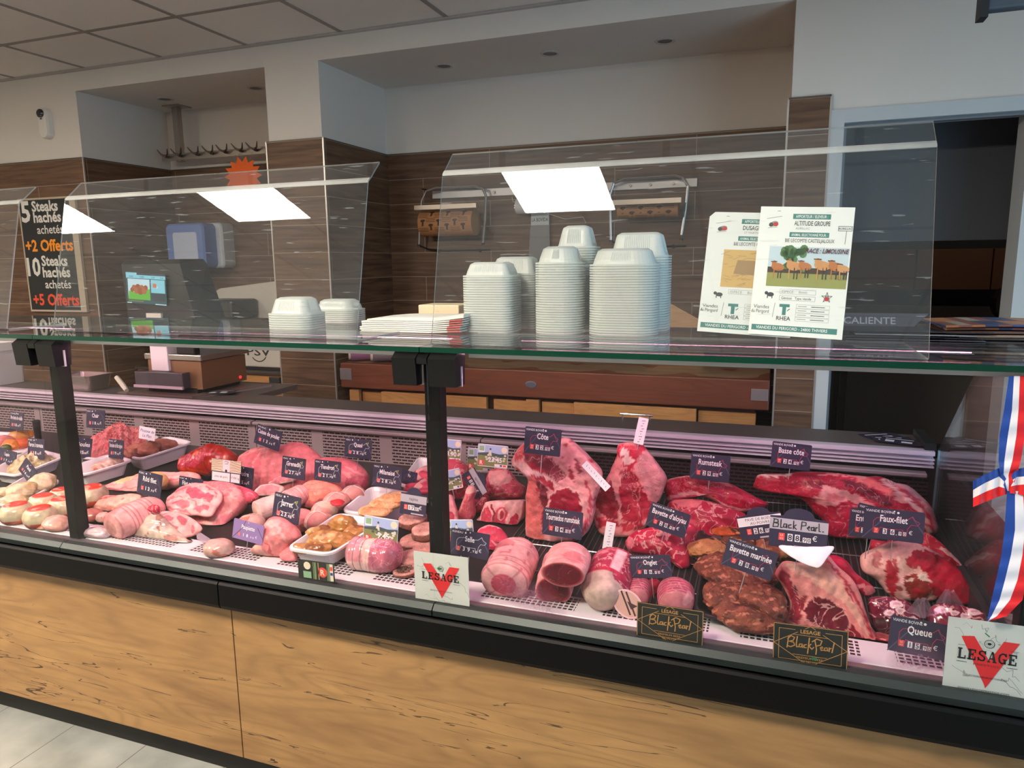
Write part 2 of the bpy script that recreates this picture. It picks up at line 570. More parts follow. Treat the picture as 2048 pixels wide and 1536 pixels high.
r.color_ramp.elements[0].color = L4((122, 124, 119)); r.color_ramp.elements[1].color = L4((166, 167, 160)); nt.links.new(n.outputs['Fac'], r.inputs[0])
nt.links.new(mixc(nt, br.outputs['Fac'], r.outputs[0], L4((88, 86, 82))), bb.inputs['Base Color']); bb.inputs['Roughness'].default_value = 0.35
struct('floor', b, fm)
b = MB(); b.box(XL, XR, YW, 5.2, -0.1, 0); struct('floor_back', b, mat('back_floor', (92, 84, 76), 0.6))

# suspended ceiling, 60 cm grid
cm, nt, bb = _new('ceiling_tile')
g = nt.nodes.new('ShaderNodeNewGeometry'); sx = nt.nodes.new('ShaderNodeSeparateXYZ'); nt.links.new(g.outputs['Position'], sx.inputs[0])
def _grid(o, off):
    v = math_node(nt, 'FRACT', math_node(nt, 'DIVIDE', math_node(nt, 'ADD', o, off), 0.6))
    return math_node(nt, 'LESS_THAN', math_node(nt, 'ABSOLUTE', math_node(nt, 'SUBTRACT', v, 0.5)), 0.0)
n = nt.nodes.new('ShaderNodeTexNoise'); n.inputs['Scale'].default_value = 260; nt.links.new(g.outputs['Position'], n.inputs['Vector'])
r = nt.nodes.new('ShaderNodeValToRGB'); r.color_ramp.elements[0].color = L4((232, 225, 216)); r.color_ramp.elements[1].color = L4((243, 237, 229)); nt.links.new(n.outputs['Fac'], r.inputs[0])
nt.links.new(r.outputs[0], bb.inputs['Base Color']); bb.inputs['Roughness'].default_value = 0.9
b = MB(); b.box(XL, XR, YB, YW + 0.05, ZC, ZC + 0.1)
ceil = struct('ceiling', b, cm)
b = MB(); gx = -3.97
for k in range(-5, 12):
    x = gx + 0.6 * k
    if XL < x < XR: b.box(x - 0.012, x + 0.012, YB, YW, ZC - 0.003, ZC + 0.002)
for k in range(0, 11):
    y = 1.45 - 0.6 * k
    b.box(XL, XR, y - 0.012, y + 0.012, ZC - 0.0034, ZC + 0.002)
struct('trim_1', b, mat('ceiling_grid', (150, 142, 134), 0.5))
b = MB(); b.box(XL, XR, YW - 0.02, YW, ZC - 0.012, ZC - 0.002); struct('trim_2', b, mat('ceiling_angle', (176, 170, 164), 0.6))

# wall behind the counter with two niches and a doorway
DX0, DX1, DZ = 0.243, 0.905, 2.06
b = MB()
b.box(XL, NX0, YW, 2.9, 0, ZN); b.box(NX1, MX0, YW, 2.9, 0, ZN); b.box(MX1, 0.19, YW, 2.9, 0, ZN)
b.box(NX0, NX1, YN + 0.01, 2.9, 0, ZN); b.box(MX0, MX1, YN, 2.9, 0, ZN)
b.box(0.19, XR, YW, YW + 0.14, DZ + 0.055, ZN); b.box(DX1 + 0.045, XR, YW, YW + 0.14, 0, DZ + 0.055)
b.box(XL, XR, YW, 2.9, ZN, ZC + 0.05)
struct('wall_back', b, white)
b = MB(); b.box(XL - 0.1, XL, YB, 2.9, 0, ZC); struct('wall_left', b, white)
shopw = mat('shop_wall_paint', (96, 90, 84), 0.85)
b = MB(); b.box(XL, XR, YB - 0.1, YB, 0, ZC); struct('wall_front', b, shopw)
WY0, WY1 = -2.2, 0.9
b = MB(); b.box(XR, XR + 0.1, YB, WY0, 0, ZC); b.box(XR, XR + 0.1, WY1, 2.1, 0, ZC); b.box(XR, XR + 0.1, WY0, WY1, 0, 0.25); b.box(XR, XR + 0.1, WY0, WY1, 2.45, ZC)
struct('wall_right', b, white)
b = MB(); b.box(XR + 0.05, XR + 0.06, WY0, WY1, 0.25, 2.45)
w1 = struct('window_1', b, emit('daylight', (170, 214, 244), WINDOW))
for y in (WY0 + .02, -.65, WY1 - .02): b = MB(); b.box(XR, XR + 0.05, y - 0.03, y + 0.03, 0.25, 2.45); b.build('window_frame', mat('window_alu', (70, 72, 76), 0.4), w1)
for z in (0.28, 2.42): b = MB(); b.box(XR, XR + 0.05, WY0, WY1, z - 0.03, z + 0.03); b.build('window_frame', mat('window_alu', (70, 72, 76), 0.4), w1)

tx = tile_mat('wood_tile_x', 'x'); ty = tile_mat('wood_tile_y', 'y')
tw = 0.012
b = MB()
b.box(XL, NX0 + tw, YW - tw, YW, 0, ZT); b.box(NX1 - tw, MX0 + tw, YW - tw, YW, 0, ZT); b.box(MX1 - tw, 0.187, YW - tw, YW, 0, ZT)
b.box(NX0, NX1, YN - 0.002, YN + 0.01, 0, ZT); b.box(MX0, MX1, YN - tw, YN, 0, ZT)
struct('wall_back_tiles', b, tx)
b = MB()
b.box(NX0, NX0 + tw, YW, YN, 0, ZT); b.box(NX1 - tw, NX1, YW, YN, 0, ZT); b.box(MX0, MX0 + tw, YW, YN, 0, ZT); b.box(MX1 - tw, MX1, YW, YN, 0, ZT)
struct('wall_niche_tiles', b, ty)
alu = mat('edge_profile', (196, 190, 182), 0.3, 0.6)
alud = mat('edge_profile_dark', (98, 90, 84), 0.4, 0.5)
b = MB()
for x0, x1 in ((XL, NX0 + tw), (NX1 - tw, MX0 + tw), (MX1 - tw, 0.187)): b.box(x0, x1, YW - tw - 0.002, YW, ZT, ZT + 0.008)
for x in (NX0, NX1 - tw, MX0, MX1 - tw): b.box(x - 0.0, x + tw, YW, YN, ZT, ZT + 0.008)
b.box(NX0, NX1, YN - tw, YN + 0.01, ZT, ZT + 0.008); b.box(MX0, MX1, YN - tw, YN, ZT, ZT + 0.008)
struct('trim_3', b, alud)
b = MB()
for x in (NX0 + tw, NX1 - tw, MX0 + tw, MX1 - tw, 0.187): b.box(x - 0.004, x + 0.004, YW - tw - 0.002, YW - tw + 0.006, 0, ZT + 0.008)
struct('trim_4', b, alu)

# door frame and the dark room behind it
dm = mat('door_frame_paint', (196, 202, 204), 0.5)
b = MB()
b.box(0.19, DX0, YW - 0.012, YW + 0.15, 0, DZ + 0.055); b.box(DX1, DX1 + 0.05, YW - 0.012, YW + 0.15, 0, DZ + 0.055); b.box(DX0, DX1, YW - 0.012, YW + 0.15, DZ, DZ + 0.055)
d1 = struct('door_1', b, dm)
b = MB()
b.box(DX0, DX0 + 0.012, YW + 0.02, YW + 0.06, 0, DZ); b.box(DX0 + 0.012, DX1, YW + 0.02, YW + 0.06, DZ - 0.012, DZ)
b.build('door_stop', mat('door_stop_paint', (120, 126, 132), 0.5), d1)
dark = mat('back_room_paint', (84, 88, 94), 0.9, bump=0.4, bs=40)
b = MB()
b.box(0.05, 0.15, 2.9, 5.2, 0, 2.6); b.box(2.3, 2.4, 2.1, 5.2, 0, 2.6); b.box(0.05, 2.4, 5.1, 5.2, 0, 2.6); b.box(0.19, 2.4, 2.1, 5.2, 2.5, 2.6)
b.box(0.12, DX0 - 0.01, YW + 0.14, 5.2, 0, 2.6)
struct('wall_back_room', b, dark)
zb = at(1950, 480, Y=2.35)[2]
b = MB(); b.box(DX0 - 0.02, 1.6, 2.35, 2.42, zb, 2.5)
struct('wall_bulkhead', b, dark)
b = MB(); b.box(0.24, 2.3, 5.05, 5.1, 0, 1.12); struct('wall_back_room_tiles', b, mat('pale_tiles', (150, 140, 128), 0.5))

t = thing('back_room_fill', 'unseen dim fill light added to the room behind the doorway', 'ceiling light', (1.3, 3.6, 2.49))
b = MB(); b.box(1.1, 1.5, 3.4, 3.8, 2.47, 2.499); b.build('housing', mat('panel_frame', (225, 225, 222), 0.4), t)
b = MB(); b.box(1.12, 1.48, 3.42, 3.78, 2.46, 2.4699); b.build('diffuser', emit('dim_fill', (255, 226, 190), 7.0), t)  # added glowing panel, out of view, to brighten the dark room

# ---------------------------------------------------------------- the refrigerated counter
XA, XB = -5.3, 0.52
SEAM = (-2.005, -0.752)          # joints of the glazing
black = mat('black_powder_coat', (9, 9, 9), 0.5, spec=0.14)
counter = thing('display_counter', 'long refrigerated butcher counter with oak front, black bumper and glass shelf', 'counter', (-1.4, 0.5, 0))
oak = oak_mat('oak_decor', (176, 136, 86), (134, 98, 60), 0.9)
oak_edge = mat('oak_edge', (176, 138, 90), 0.5)
b = MB(); b.box(XA, XB, 0.05, 0.12, 0, 0.1); b.build('plinth', mat('plinth', (26, 25, 24), 0.6), counter)
for x0, x1 in ((XA, -2.9), (-2.896, -1.384), (-1.380, XB)):
    b = MB(); b.box(x0, x1, 0, 0.02, 0.099, 0.560, 0); b.ext([(0.0, 0.560), (0.004, 0.566), (0.02, 0.566), (0.02, 0.560)], x0, x1, 1)
    b.build('oak_panel', [oak, oak_edge], counter)
for x0, x1 in ((XA, -1.384), (-1.380, XB)):
    b = MB(); b.ext([(0.012, 0.566), (-0.036, 0.578), (-0.043, 0.590), (-0.043, 0.650), (-0.038, 0.6555), (-0.03, 0.6545), (-0.026, 0.640), (0.012, 0.636)], x0, x1)
    b.build('bumper', black, counter)
b = MB(); b.box(XA, XB, 0.02, 0.04, 0.1, 0.66); b.box(XA, XB, 0.04, 1.09, 0.1, 0.14); b.box(XA, XB, 1.07, 1.09, 0.14, 0.90); b.box(XA, XB, 0.95, 1.07, 0.45, 0.47)
b.build('carcass', mat('carcass', (40, 40, 42), 0.5), counter)
ledge_m = mat('ledge_anodised', (46, 53, 51), 0.42, 0.3, var=0.12, vs=14, stretch=(1, 4, 4))
segs = ((XA, SEAM[0] - 0.0015), (SEAM[0] + 0.0015, SEAM[1] - 0.0015), (SEAM[1] + 0.0015, XB))
for x0, x1 in segs:
    b = MB(); b.ext([(-0.014, 0.650), (-0.014, 0.664), (-0.002, 0.676), (0.02, 0.676), (0.02, 0.650)], x0, x1); b.build('glass_ledge', ledge_m, counter)
b = MB(); b.ext([(0.02, 0.65), (0.02, 0.679), (0.05, 0.672), (0.05, 0.65)], XA, XB); b.build('inner_lip', mat('inner_lip', (132, 122, 126), 0.3, 0.6), counter)

# perforated air grille along the front: groups of square holes
pm, nt, bb = _new('perforated_white')
g = nt.nodes.new('ShaderNodeNewGeometry'); sx = nt.nodes.new('ShaderNodeSeparateXYZ'); nt.links.new(g.outputs['Position'], sx.inputs[0])
px_ = math_node(nt, 'FRACT', math_node(nt, 'DIVIDE', math_node(nt, 'ADD', sx.outputs['X'], 20.0), 0.0135))
py_ = math_node(nt, 'FRACT', math_node(nt, 'DIVIDE', math_node(nt, 'ADD', sx.outputs['Y'], 1.0 - 0.078), 0.0135))
grp = math_node(nt, 'FRACT', math_node(nt, 'DIVIDE', math_node(nt, 'ADD', sx.outputs['X'], 20.05), 0.3127))
hole = math_node(nt, 'MULTIPLY', math_node(nt, 'GREATER_THAN', px_, 0.28), math_node(nt, 'GREATER_THAN', py_, 0.34))
hole = math_node(nt, 'MULTIPLY', hole, math_node(nt, 'LESS_THAN', grp, 0.78))
hole = math_node(nt, 'MULTIPLY', hole, math_node(nt, 'GREATER_THAN', sx.outputs['Y'], 0.082))
hole = math_node(nt, 'MULTIPLY', hole, math_node(nt, 'LESS_THAN', sx.outputs['Y'], 0.149))
nt.links.new(mixc(nt, hole, L4((214, 206, 210)), L4((34, 20, 26))), bb.inputs['Base Color']); bb.inputs['Roughness'].default_value = 0.4
for x0, x1 in segs:
    b = MB(); b.ext([(0.055, 0.64), (0.055, 0.668), (0.058, 0.671), (0.154, 0.671), (0.157, 0.668), (0.157, 0.64)], x0 + 0.02, x1 - 0.02); b.build('air_grille', pm, counter)
deckm = mat('deck_black', (17, 16, 17), 0.45)
b = MB(); b.ext([(0.157, 0.62), (0.157, 0.6665), (0.888, deckz(0.888) - 0.004), (0.888, 0.62)], XA, XB); b.build('deck', deckm, counter)
# wire racks of the right module
chrome = mat('chrome_wire', (196, 196, 198), 0.2, 0.9)
wire = mat('dark_wire', (112, 108, 112), 0.3, 0.7)
b = MB(); x = -0.70
while x < 0.44:
    b.add([(x - .0015, .17, deckz(.17)), (x + .0015, .17, deckz(.17)), (x + .0015, .88, deckz(.88)), (x - .0015, .88, deckz(.88)), (x, .17, deckz(.17) - .003), (x, .88, deckz(.88) - .003)], [(0, 1, 2, 3), (0, 4, 1), (0, 3, 5, 4), (1, 4, 5, 2)])
    x += 0.0165
b.build('wire_rack', wire, counter, label='dark wire rods of the meat rack')
b = MB()
for y in (0.255, 0.40, 0.56, 0.72, 0.86): b.tube([(-0.71, y, deckz(y) - 0.001), (0.45, y, deckz(y) - 0.001)], 0.0025, 6)
b.build('rack_bar', chrome, counter)
# slotted rear air grille
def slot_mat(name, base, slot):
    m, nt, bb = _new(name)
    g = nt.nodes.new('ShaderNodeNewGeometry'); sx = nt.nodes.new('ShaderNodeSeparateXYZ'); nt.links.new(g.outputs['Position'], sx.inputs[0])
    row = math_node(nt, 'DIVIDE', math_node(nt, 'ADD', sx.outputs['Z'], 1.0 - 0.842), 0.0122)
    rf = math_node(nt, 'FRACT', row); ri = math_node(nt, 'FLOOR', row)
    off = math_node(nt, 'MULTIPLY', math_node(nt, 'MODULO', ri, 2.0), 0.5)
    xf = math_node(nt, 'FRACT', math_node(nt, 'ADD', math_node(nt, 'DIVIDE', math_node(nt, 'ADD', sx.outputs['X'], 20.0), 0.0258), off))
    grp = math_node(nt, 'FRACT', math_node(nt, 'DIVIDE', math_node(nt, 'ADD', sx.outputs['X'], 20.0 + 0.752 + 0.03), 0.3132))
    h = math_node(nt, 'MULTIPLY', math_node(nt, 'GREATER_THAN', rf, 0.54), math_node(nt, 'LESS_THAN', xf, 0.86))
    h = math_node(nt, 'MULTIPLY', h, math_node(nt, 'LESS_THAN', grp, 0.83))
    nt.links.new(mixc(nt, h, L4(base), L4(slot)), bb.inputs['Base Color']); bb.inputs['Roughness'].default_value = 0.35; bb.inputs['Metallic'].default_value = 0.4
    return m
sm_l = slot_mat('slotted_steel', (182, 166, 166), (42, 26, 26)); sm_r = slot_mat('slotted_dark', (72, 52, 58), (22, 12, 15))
x = XA
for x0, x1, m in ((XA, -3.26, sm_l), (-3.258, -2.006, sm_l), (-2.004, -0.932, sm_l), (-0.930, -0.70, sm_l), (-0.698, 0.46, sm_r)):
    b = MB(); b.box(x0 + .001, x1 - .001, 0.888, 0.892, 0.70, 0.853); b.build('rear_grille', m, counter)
b = MB()
for x0, x1 in ((XA, -2.01), (-2.0, -0.985), (-0.98, 0.45)): b.ext([(0.868, 0.852), (0.864, 0.856), (0.864, 0.863), (0.868, 0.866), (0.892, 0.868), (0.892, 0.852)], x0, x1)
b.build('rear_lip', mat('rear_lip', (176, 160, 164), 0.4, 0.5), counter)
b = MB(); b.box(XA, XB, 0.91, 0.93, 0.70, 0.90); b.build('rear_channel', mat('dark_channel', (36, 26, 28), 0.6), counter)
rail = mat('rail_anodised', (226, 216, 226), 0.38, 0.15)
b = MB(); prof = [(0.92, 0.9305), (0.888, 0.9305), (0.884, 0.929), (0.883, 0.918)]
for k in range(3):
    z = 0.914 - k * 0.0115; prof += [(0.906, z), (0.906, z - 0.0058), (0.883, z - 0.006), (0.883, z - 0.0105)]
prof += [(0.92, 0.880)]
b.ext(prof, XA, 0.47); b.build('rail', rail, counter)
b = MB(); b.box(XA, 0.47, 0.92, 1.105, 0.900, 0.9300); b.box(-2.85, -2.16, 1.105, 1.39, 0.905, 0.9300); b.build('worktop', mat('worktop_slate', (92, 84, 82), 0.42, var=0.06, vs=30, stretch=(1, 6, 6)), counter)
# posts and glass clamps
for xc in (-2.003, -0.758):
    b = MB(); b.bbox(xc - 0.02, xc + 0.02, 0.035, 0.075, 0.66, 1.29, 0.003); b.box(xc - 0.016, xc + 0.016, 0.05, 0.49, 1.278, 1.296)
    b.build('post', black, counter)
clm = mat('clamp_black', (13, 14, 15), 0.3, spec=0.4)
def clamp(x0, x1, par, z0=1.222):
    b = MB(); b.loft([[(x0, y, z), (x1, y, z)] for y, z in ()] or [[(x0, 0.0, 1.299), (x1, 0.0, 1.299), (x1, 0.02, 1.299), (x0, 0.02, 1.299)]] * 0 or [[(x0, -0.006, 1.300), (x1, -0.006, 1.300), (x1, 0.035, 1.300), (x0, 0.035, 1.300)], [(x0, -0.026, 1.286), (x1, -0.026, 1.286), (x1, 0.035, 1.286), (x0, 0.035, 1.286)], [(x0, -0.020, z0), (x1, -0.020, z0), (x1, 0.03, z0), (x0, 0.03, z0)]])
    o = b.build('glass_clamp', clm, par)
    p = MB(); p.box(x0 + 0.004, x1 + 0.003, 0.007, 0.012, z0 - 0.002, z0 + 0.045); p.build('clamp_pad', mat('clamp_pad', (188, 182, 192), 0.5), o)
for xc in SEAM:
    clamp(xc - 0.077, xc - 0.016, counter); clamp(xc + 0.016, xc + 0.083, counter)
    b = MB(); b.ext([(-0.006, 1.300), (-0.026, 1.287), (-0.024, 1.274), (0.03, 1.274), (0.03, 1.300)], xc - 0.013, xc + 0.013); b.build('clamp_bridge', clm, counter)
clamp(0.435, 0.50, counter)
b = MB(); b.bbox(0.463, 0.497, 0.03, 0.07, 0.66, 1.29, 0.003); b.build('post', black, counter)
# glazing
gfront = glass('front_glass', (0.975, 0.985, 0.978), 0.017, haze=0.002)
gedge = mat('glass_edge', (8, 56, 42), 0.2, spec=0.6)
gshelf = glass('shelf_glass', (0.90, 0.93, 0.91), 0.045, haze=0.02, haze_rgb=(190, 180, 185))
for x0, x1 in ((XA, SEAM[0] - 0.001), (SEAM[0] + 0.001, SEAM[1] - 0.001), (SEAM[1] + 0.001, 0.498)):
    b = MB(); b.box(x0, x1, 0.0, 0.006, 0.668, 1.2995); b.build('front_glass', gfront, counter)
for i, (x0, x1) in enumerate(((XA, SEAM[0] + 0.002), (SEAM[0] + 0.004, SEAM[1] - 0.008), (SEAM[1] - 0.006, XB))):
    b = MB(); z0, z1 = 1.3005, 1.3125
    V = [(x0, -.02, z0), (x1, -.02, z0), (x1, .60, z0), (x0, .60, z0), (x0, -.02, z1), (x1, -.02, z1), (x1, .60, z1), (x0, .60, z1)]
    b.add(V, [(4, 5, 6, 7), (0, 3, 2, 1)], 0); b.add(V, [(0, 1, 5, 4), (1, 2, 6, 5), (2, 3, 7, 6), (3, 0, 4, 7)], 1)
    b.build('shelf_glass', [gshelf, gedge], counter)
# end pane
b = MB(); V = []
for x in (0.478, 0.484): V += [(x, 0.02, 0.72), (x, 0.905, 0.72), (x, 0.890, 0.935), (x, 0.47, 1.2995), (x, 0.02, 1.2995)]
b.add(V, [(0, 1, 2, 3, 4), (9, 8, 7, 6, 5)], 0); b.add(V, [(i, 5 + i, 5 + (i + 1) % 5, (i + 1) % 5) for i in (0, 3, 4)] , 0)
b.add(V, [(1, 6, 7, 2)], 1); b.add(V, [(2, 7, 8, 3)], 2)
gend = glass('end_glass', (0.94, 0.95, 0.95), 0.05, haze=0.03)
b.build('end_pane', [gend, mat('pane_edge_bright', (150, 200, 205), 0.3), mat('pane_edge_dark', (18, 18, 18), 0.4)], counter)
b = MB(); b.ext([(0.06, 0.66), (0.06, 0.735), (0.90, 0.735), (0.90, 0.66)], 0.462, 0.478); b.build('end_frame', mat('end_frame', (44, 40, 42), 0.4), counter)
b = MB(); b.box(0.445, 0.475, 0.90, 1.10, 0.9302, 0.952); b.build('worktop_stop', mat('stop_black', (22, 22, 22), 0.4), counter)
# outer side panel
b = MB(); b.box(0.5, XB, 0.03, 1.09, 0.1, 0.9); b.build('side_panel', black, counter)
# pink LED bars under the shelf
led = emit('pink_led', (255, 166, 206), LED_STRIP)
for x0, x1 in ((XA + 0.05, -2.09), (-1.93, -0.84), (-0.66, 0.43)):
    b = MB(); b.ext([(0.036, 1.300), (0.036, 1.284), (0.040, 1.284), (0.040, 1.296), (0.066, 1.296), (0.066, 1.300)], x0, x1, 0)
    o = b.build('light_bar', mat('led_profile', (170, 168, 172), 0.35, 0.7), counter)
    e = MB(); e.ext([(0.044, 1.2955), (0.044, 1.291), (0.060, 1.291), (0.060, 1.2955)], x0, x1); e.build('led_strip', led, o)
    b = MB(); b.ext([(0.402, 1.300), (0.402, 1.286), (0.424, 1.286), (0.424, 1.300)], x0, x1, 0)
    o = b.build('light_bar', mat('led_profile', (170, 168, 172), 0.35, 0.7), counter)
    e = MB(); e.ext([(0.407, 1.2858), (0.407, 1.283), (0.419, 1.283), (0.419, 1.2858)], x0, x1); e.build('led_strip', led, o)
# ================================================================ things behind the counter
def spot(px, py, label):
    P = at(px, py, Z=ZN)
    t = thing('recessed_spotlight', label, 'ceiling spotlight', (P[0], P[1], ZN), 'recessed spots in the niche soffits')
    b = MB(); n = 24
    ring = lambda r, z: [(P[0] + r * math.cos(2 * PI * i / n), P[1] + r * math.sin(2 * PI * i / n), ZN + z) for i in range(n)]
    b.loft([ring(.052, -.0002), ring(.050, -.004), ring(.040, -.004), ring(.036, -.001)], cap0=False, cap1=False)
    b.build('ring', mat('spot_ring', (190, 184, 178), 0.4), t)
    b = MB(); b.loft([ring(.036, -.001), ring(.030, -.0006), ring(.012, -.0004)], cap0=False); b.build('lamp', mat('spot_lamp_off', (84, 72, 64), 0.4), t)


for q, l in (((330, 198), 'left spotlight in the small niche above the hook rail'), ((512, 176), 'right spotlight in the small niche above the hook rail'),
             ((888, 132), 'leftmost of the three spotlights in the wide niche'), ((1100, 107), 'middle one of the three spotlights in the wide niche'), ((1330, 82), 'rightmost of the three spotlights in the wide niche')):
    spot(q[0], q[1], l)

# motion detector on the left wall
P = at(97, 245, Y=YW)
t = thing('motion_detector', 'white rounded motion detector with black lens on the left wall', 'detector', (P[0], YW, P[2]))
def rr_ring(cx, cz, w, h, y, r=None, n=6):
    return [(cx + p[0], y, cz + p[1]) for p in rrect(w, h, r or min(w, h) * 0.49, n)]
b = MB(); b.loft([rr_ring(P[0], P[2] - .01, .078, .185, YW), rr_ring(P[0], P[2] - .01, .078, .185, YW - .03), rr_ring(P[0], P[2] - .01, .066, .172, YW - .042)])
b.build('housing', mat('detector_white', (232, 228, 220), 0.5), t, smooth=False)
b = MB(); b.loft([rr_ring(P[0] - .008, P[2] + .048, .058, .052, YW - .030), rr_ring(P[0] - .008, P[2] + .048, .056, .050, YW - .048), rr_ring(P[0] - .008, P[2] + .048, .034, .03, YW - .056)]); b.build('lens', mat('detector_lens', (24, 30, 40), 0.15), t)
b = MB(); b.box(P[0] - .014, P[0] + .0, YW - .046, YW - .040, P[2] + .012, P[2] + .019); b.build('indicator', mat('indicator', (60, 50, 46), 0.4), t)

# hook rail hanging in the small niche
YH = 2.50
A, B_ = at(324, 316, Y=YH), at(530, 297, Y=YH)
TP = at(358, 214, Z=ZN)
steel = mat('stainless', (176, 168, 158), 0.28, 0.85, var=0.08, vs=30, stretch=(1, 8, 8))
t = thing('hook_rail', 'stainless meat hook rail hanging from the niche soffit on a post', 'hook rail', (TP[0], YH, ZN))
b = MB(); b.box(A[0], B_[0], YH, YH + .006, A[2] - .022, A[2] + .022); b.build('rail', steel, t)
b = MB(); b.box(TP[0] - .022, TP[0] + .022, YH + .006, YH + .045, A[2] - .03, ZN - .004); b.box(TP[0] - .07, TP[0] + .07, YH - .03, YH + .09, ZN - .006, ZN - .0002); b.build('post', steel, t)
for px in (336, 363, 397, 426, 454, 485, 514):
    x = at(px, 305, Y=YH)[0]; z = A[2] + .002
    b = MB(); b.tube([(x - .045, YH - .05, z + .045), (x - .028, YH - .035, z + .015), (x, YH - .022, z), (x + .028, YH - .035, z + .015), (x + .045, YH - .05, z + .045)], [.003, .006, .008, .006, .003], 8); b.cyl((x, YH - .022, z), (x, YH + .002, z), .009, 8)
    b.build('hook', mat('hook_steel', (120, 108, 98), 0.3, 0.8), t)

# orange star card hanging in front of the hook rail
SP = at(486, 352, Y=2.44)
t = thing('star_card', 'fluorescent orange star-burst price card hanging below the hook rail', 'price card', tuple(SP))
f = Flat(); pts = []
for i in range(28):
    a = 2 * PI * i / 28; r = .135 if i % 2 == 0 else .096
    pts.append((r * 1.12 * math.cos(a), r * .92 * math.sin(a)))
f.plate(pts, .0015, 0)
f.build('card', [mat('fluo_orange', (255, 112, 30), 0.6)], Matrix.Identity(4), t)
for dx in (-.06, .06):
    b = MB(); b.tube([(SP[0] + dx, 2.4405, SP[2] + .085), (SP[0] + dx * .9, 2.47, A[2] - .02), (SP[0] + dx * .9, 2.498, A[2] - .01)], .0008, 5)
    b.build('thread', mat('thread', (210, 200, 190), 0.7), t)

# paper towel dispenser
P0, P1 = at(333, 447, Y=YN - .22), at(420, 530, Y=YN - .22)
t = thing('towel_dispenser', 'blue and white paper towel dispenser on the niche wall', 'dispenser', ((P0[0] + P1[0]) / 2, YN, P1[2]))
def rbox(b, x0, x1, y0, y1, z0, z1, r, m=0, taper=0.0):
    cx, cz = (x0 + x1) / 2, (z0 + z1) / 2
    b.loft([rr_ring(cx, cz, x1 - x0, z1 - z0, y1, r), rr_ring(cx, cz, (x1 - x0) * (1 - taper), (z1 - z0) * (1 - taper), y0 + r * .4, r), rr_ring(cx, cz, (x1 - x0) * (1 - taper) - r * .6, (z1 - z0) * (1 - taper) - r * .6, y0, r * .8)], m)
b = MB(); rbox(b, P0[0], P1[0] + .03, YN - .12, YN - .005, P1[2] - .02, P0[2], .03); b.build('back_shell', mat('dispenser_white', (206, 212, 220), 0.4), t)
b = MB(); rbox(b, P0[0] - .0, P1[0] - .02, YN - .24, YN - .119, P1[2] - .02, P0[2] - .005, .035); b.build('blue_cover', mat('dispenser_blue', (112, 136, 196), 0.25), t)
b = MB(); rbox(b, P0[0] + .06, P1[0] - .07, YN - .243, YN - .238, P1[2] + .03, P0[2] - .06, .02); b.build('paper_window', mat('dispenser_paper', (196, 206, 228), 0.4), t)
xm = (P0[0] + P1[0]) / 2 + .03
b = MB(); b.loft([[(xm - .03, YN - .16, P1[2] - .02), (xm + .03, YN - .17, P1[2] - .02), (xm + .03, YN - .15, P1[2] - .02), (xm - .03, YN - .145, P1[2] - .02)], [(xm - .012, YN - .18, P1[2] - .085), (xm + .035, YN - .17, P1[2] - .09), (xm + .034, YN - .165, P1[2] - .09), (xm - .012, YN - .175, P1[2] - .085)]]); b.build('paper_tip', mat('tissue', (236, 236, 232), 0.8), t)

# cabinet and vacuum sealer in the small niche
wood_l = oak_mat('light_wood', (206, 152, 92), (176, 120, 66), 0.3, 1.4)
t = thing('side_cabinet', 'light wood cabinet carrying the white vacuum sealer in the small niche', 'cabinet', (-3.2, 2.35, 0))
b = MB(); b.bbox(-3.98, NX1 - .03, 2.12, 2.62, .10, .835, .004); b.build('body', wood_l, t)
b = MB(); b.box(-3.98, NX1 - .02, 2.10, 2.63, .836, .85); b.build('top_plate', mat('cabinet_top', (60, 52, 46), 0.5), t)
P = at(552, 770, Y=2.115); b = MB(); b.bbox(P[0] - .04, P[0] + .04, 2.10, 2.119, P[2] - .05, P[2] + .05, .004); b.build('lock_plate', mat('lock_plate', (54, 56, 60), 0.4), t)
b = MB(); b.box(-3.95, NX1 - .06, 2.16, 2.6, 0, .10); b.build('plinth', mat('plinth', (26, 25, 24), 0.6), t)
shell = mat('sealer_shell', (206, 202, 190), 0.4)
P0, P1 = at(472, 688, Y=2.2), at(560, 737, Y=2.2)
t = thing('vacuum_sealer', 'white vacuum sealing machine with raised lid in the small niche', 'vacuum machine', ((P0[0] + P1[0]) / 2, 2.35, .85))
b = MB(); b.bbox(P0[0], NX1 - .03, 2.2, 2.62, .866, P0[2] + .06, .01); b.build('body', shell, t)
b = MB(); b.box(P0[0], NX1 - .03, 2.21, 2.6, .851, .866); b.build('foot', mat('rubber_black', (22, 22, 22), 0.6), t)
L = [at(x, y, Y=2.56) for x, y in ((430, 610), (432, 582), (440, 577), (555, 562), (560, 700), (470, 700))]
b = MB(); b.loft([[(p[0], 2.56, p[2]) for p in L], [(p[0], 2.585, p[2]) for p in L]]); b.build('lid', shell, t)
H0, H1 = at(392, 600, Y=2.3), at(466, 640, Y=2.3)
b = MB(); b.bbox(H0[0], H1[0], 2.3, 2.56, H1[2], H0[2], .02); b.build('control_head', mat('machine_black', (36, 33, 32), 0.45), t)
b = MB(); b.box(H0[0] + .1, P0[0] + .05, 2.4, 2.5, 1.0, H1[2]); b.build('head_arm', mat('machine_black', (36, 33, 32), 0.45), t)
x = at(418, 621, Y=2.3); b = MB(); b.cyl((x[0], 2.292, x[2]), (x[0], 2.302, x[2]), .012, 12); b.build('red_button', mat('red_button', (200, 50, 50), 0.4), t)
f = Flat(); w = .17
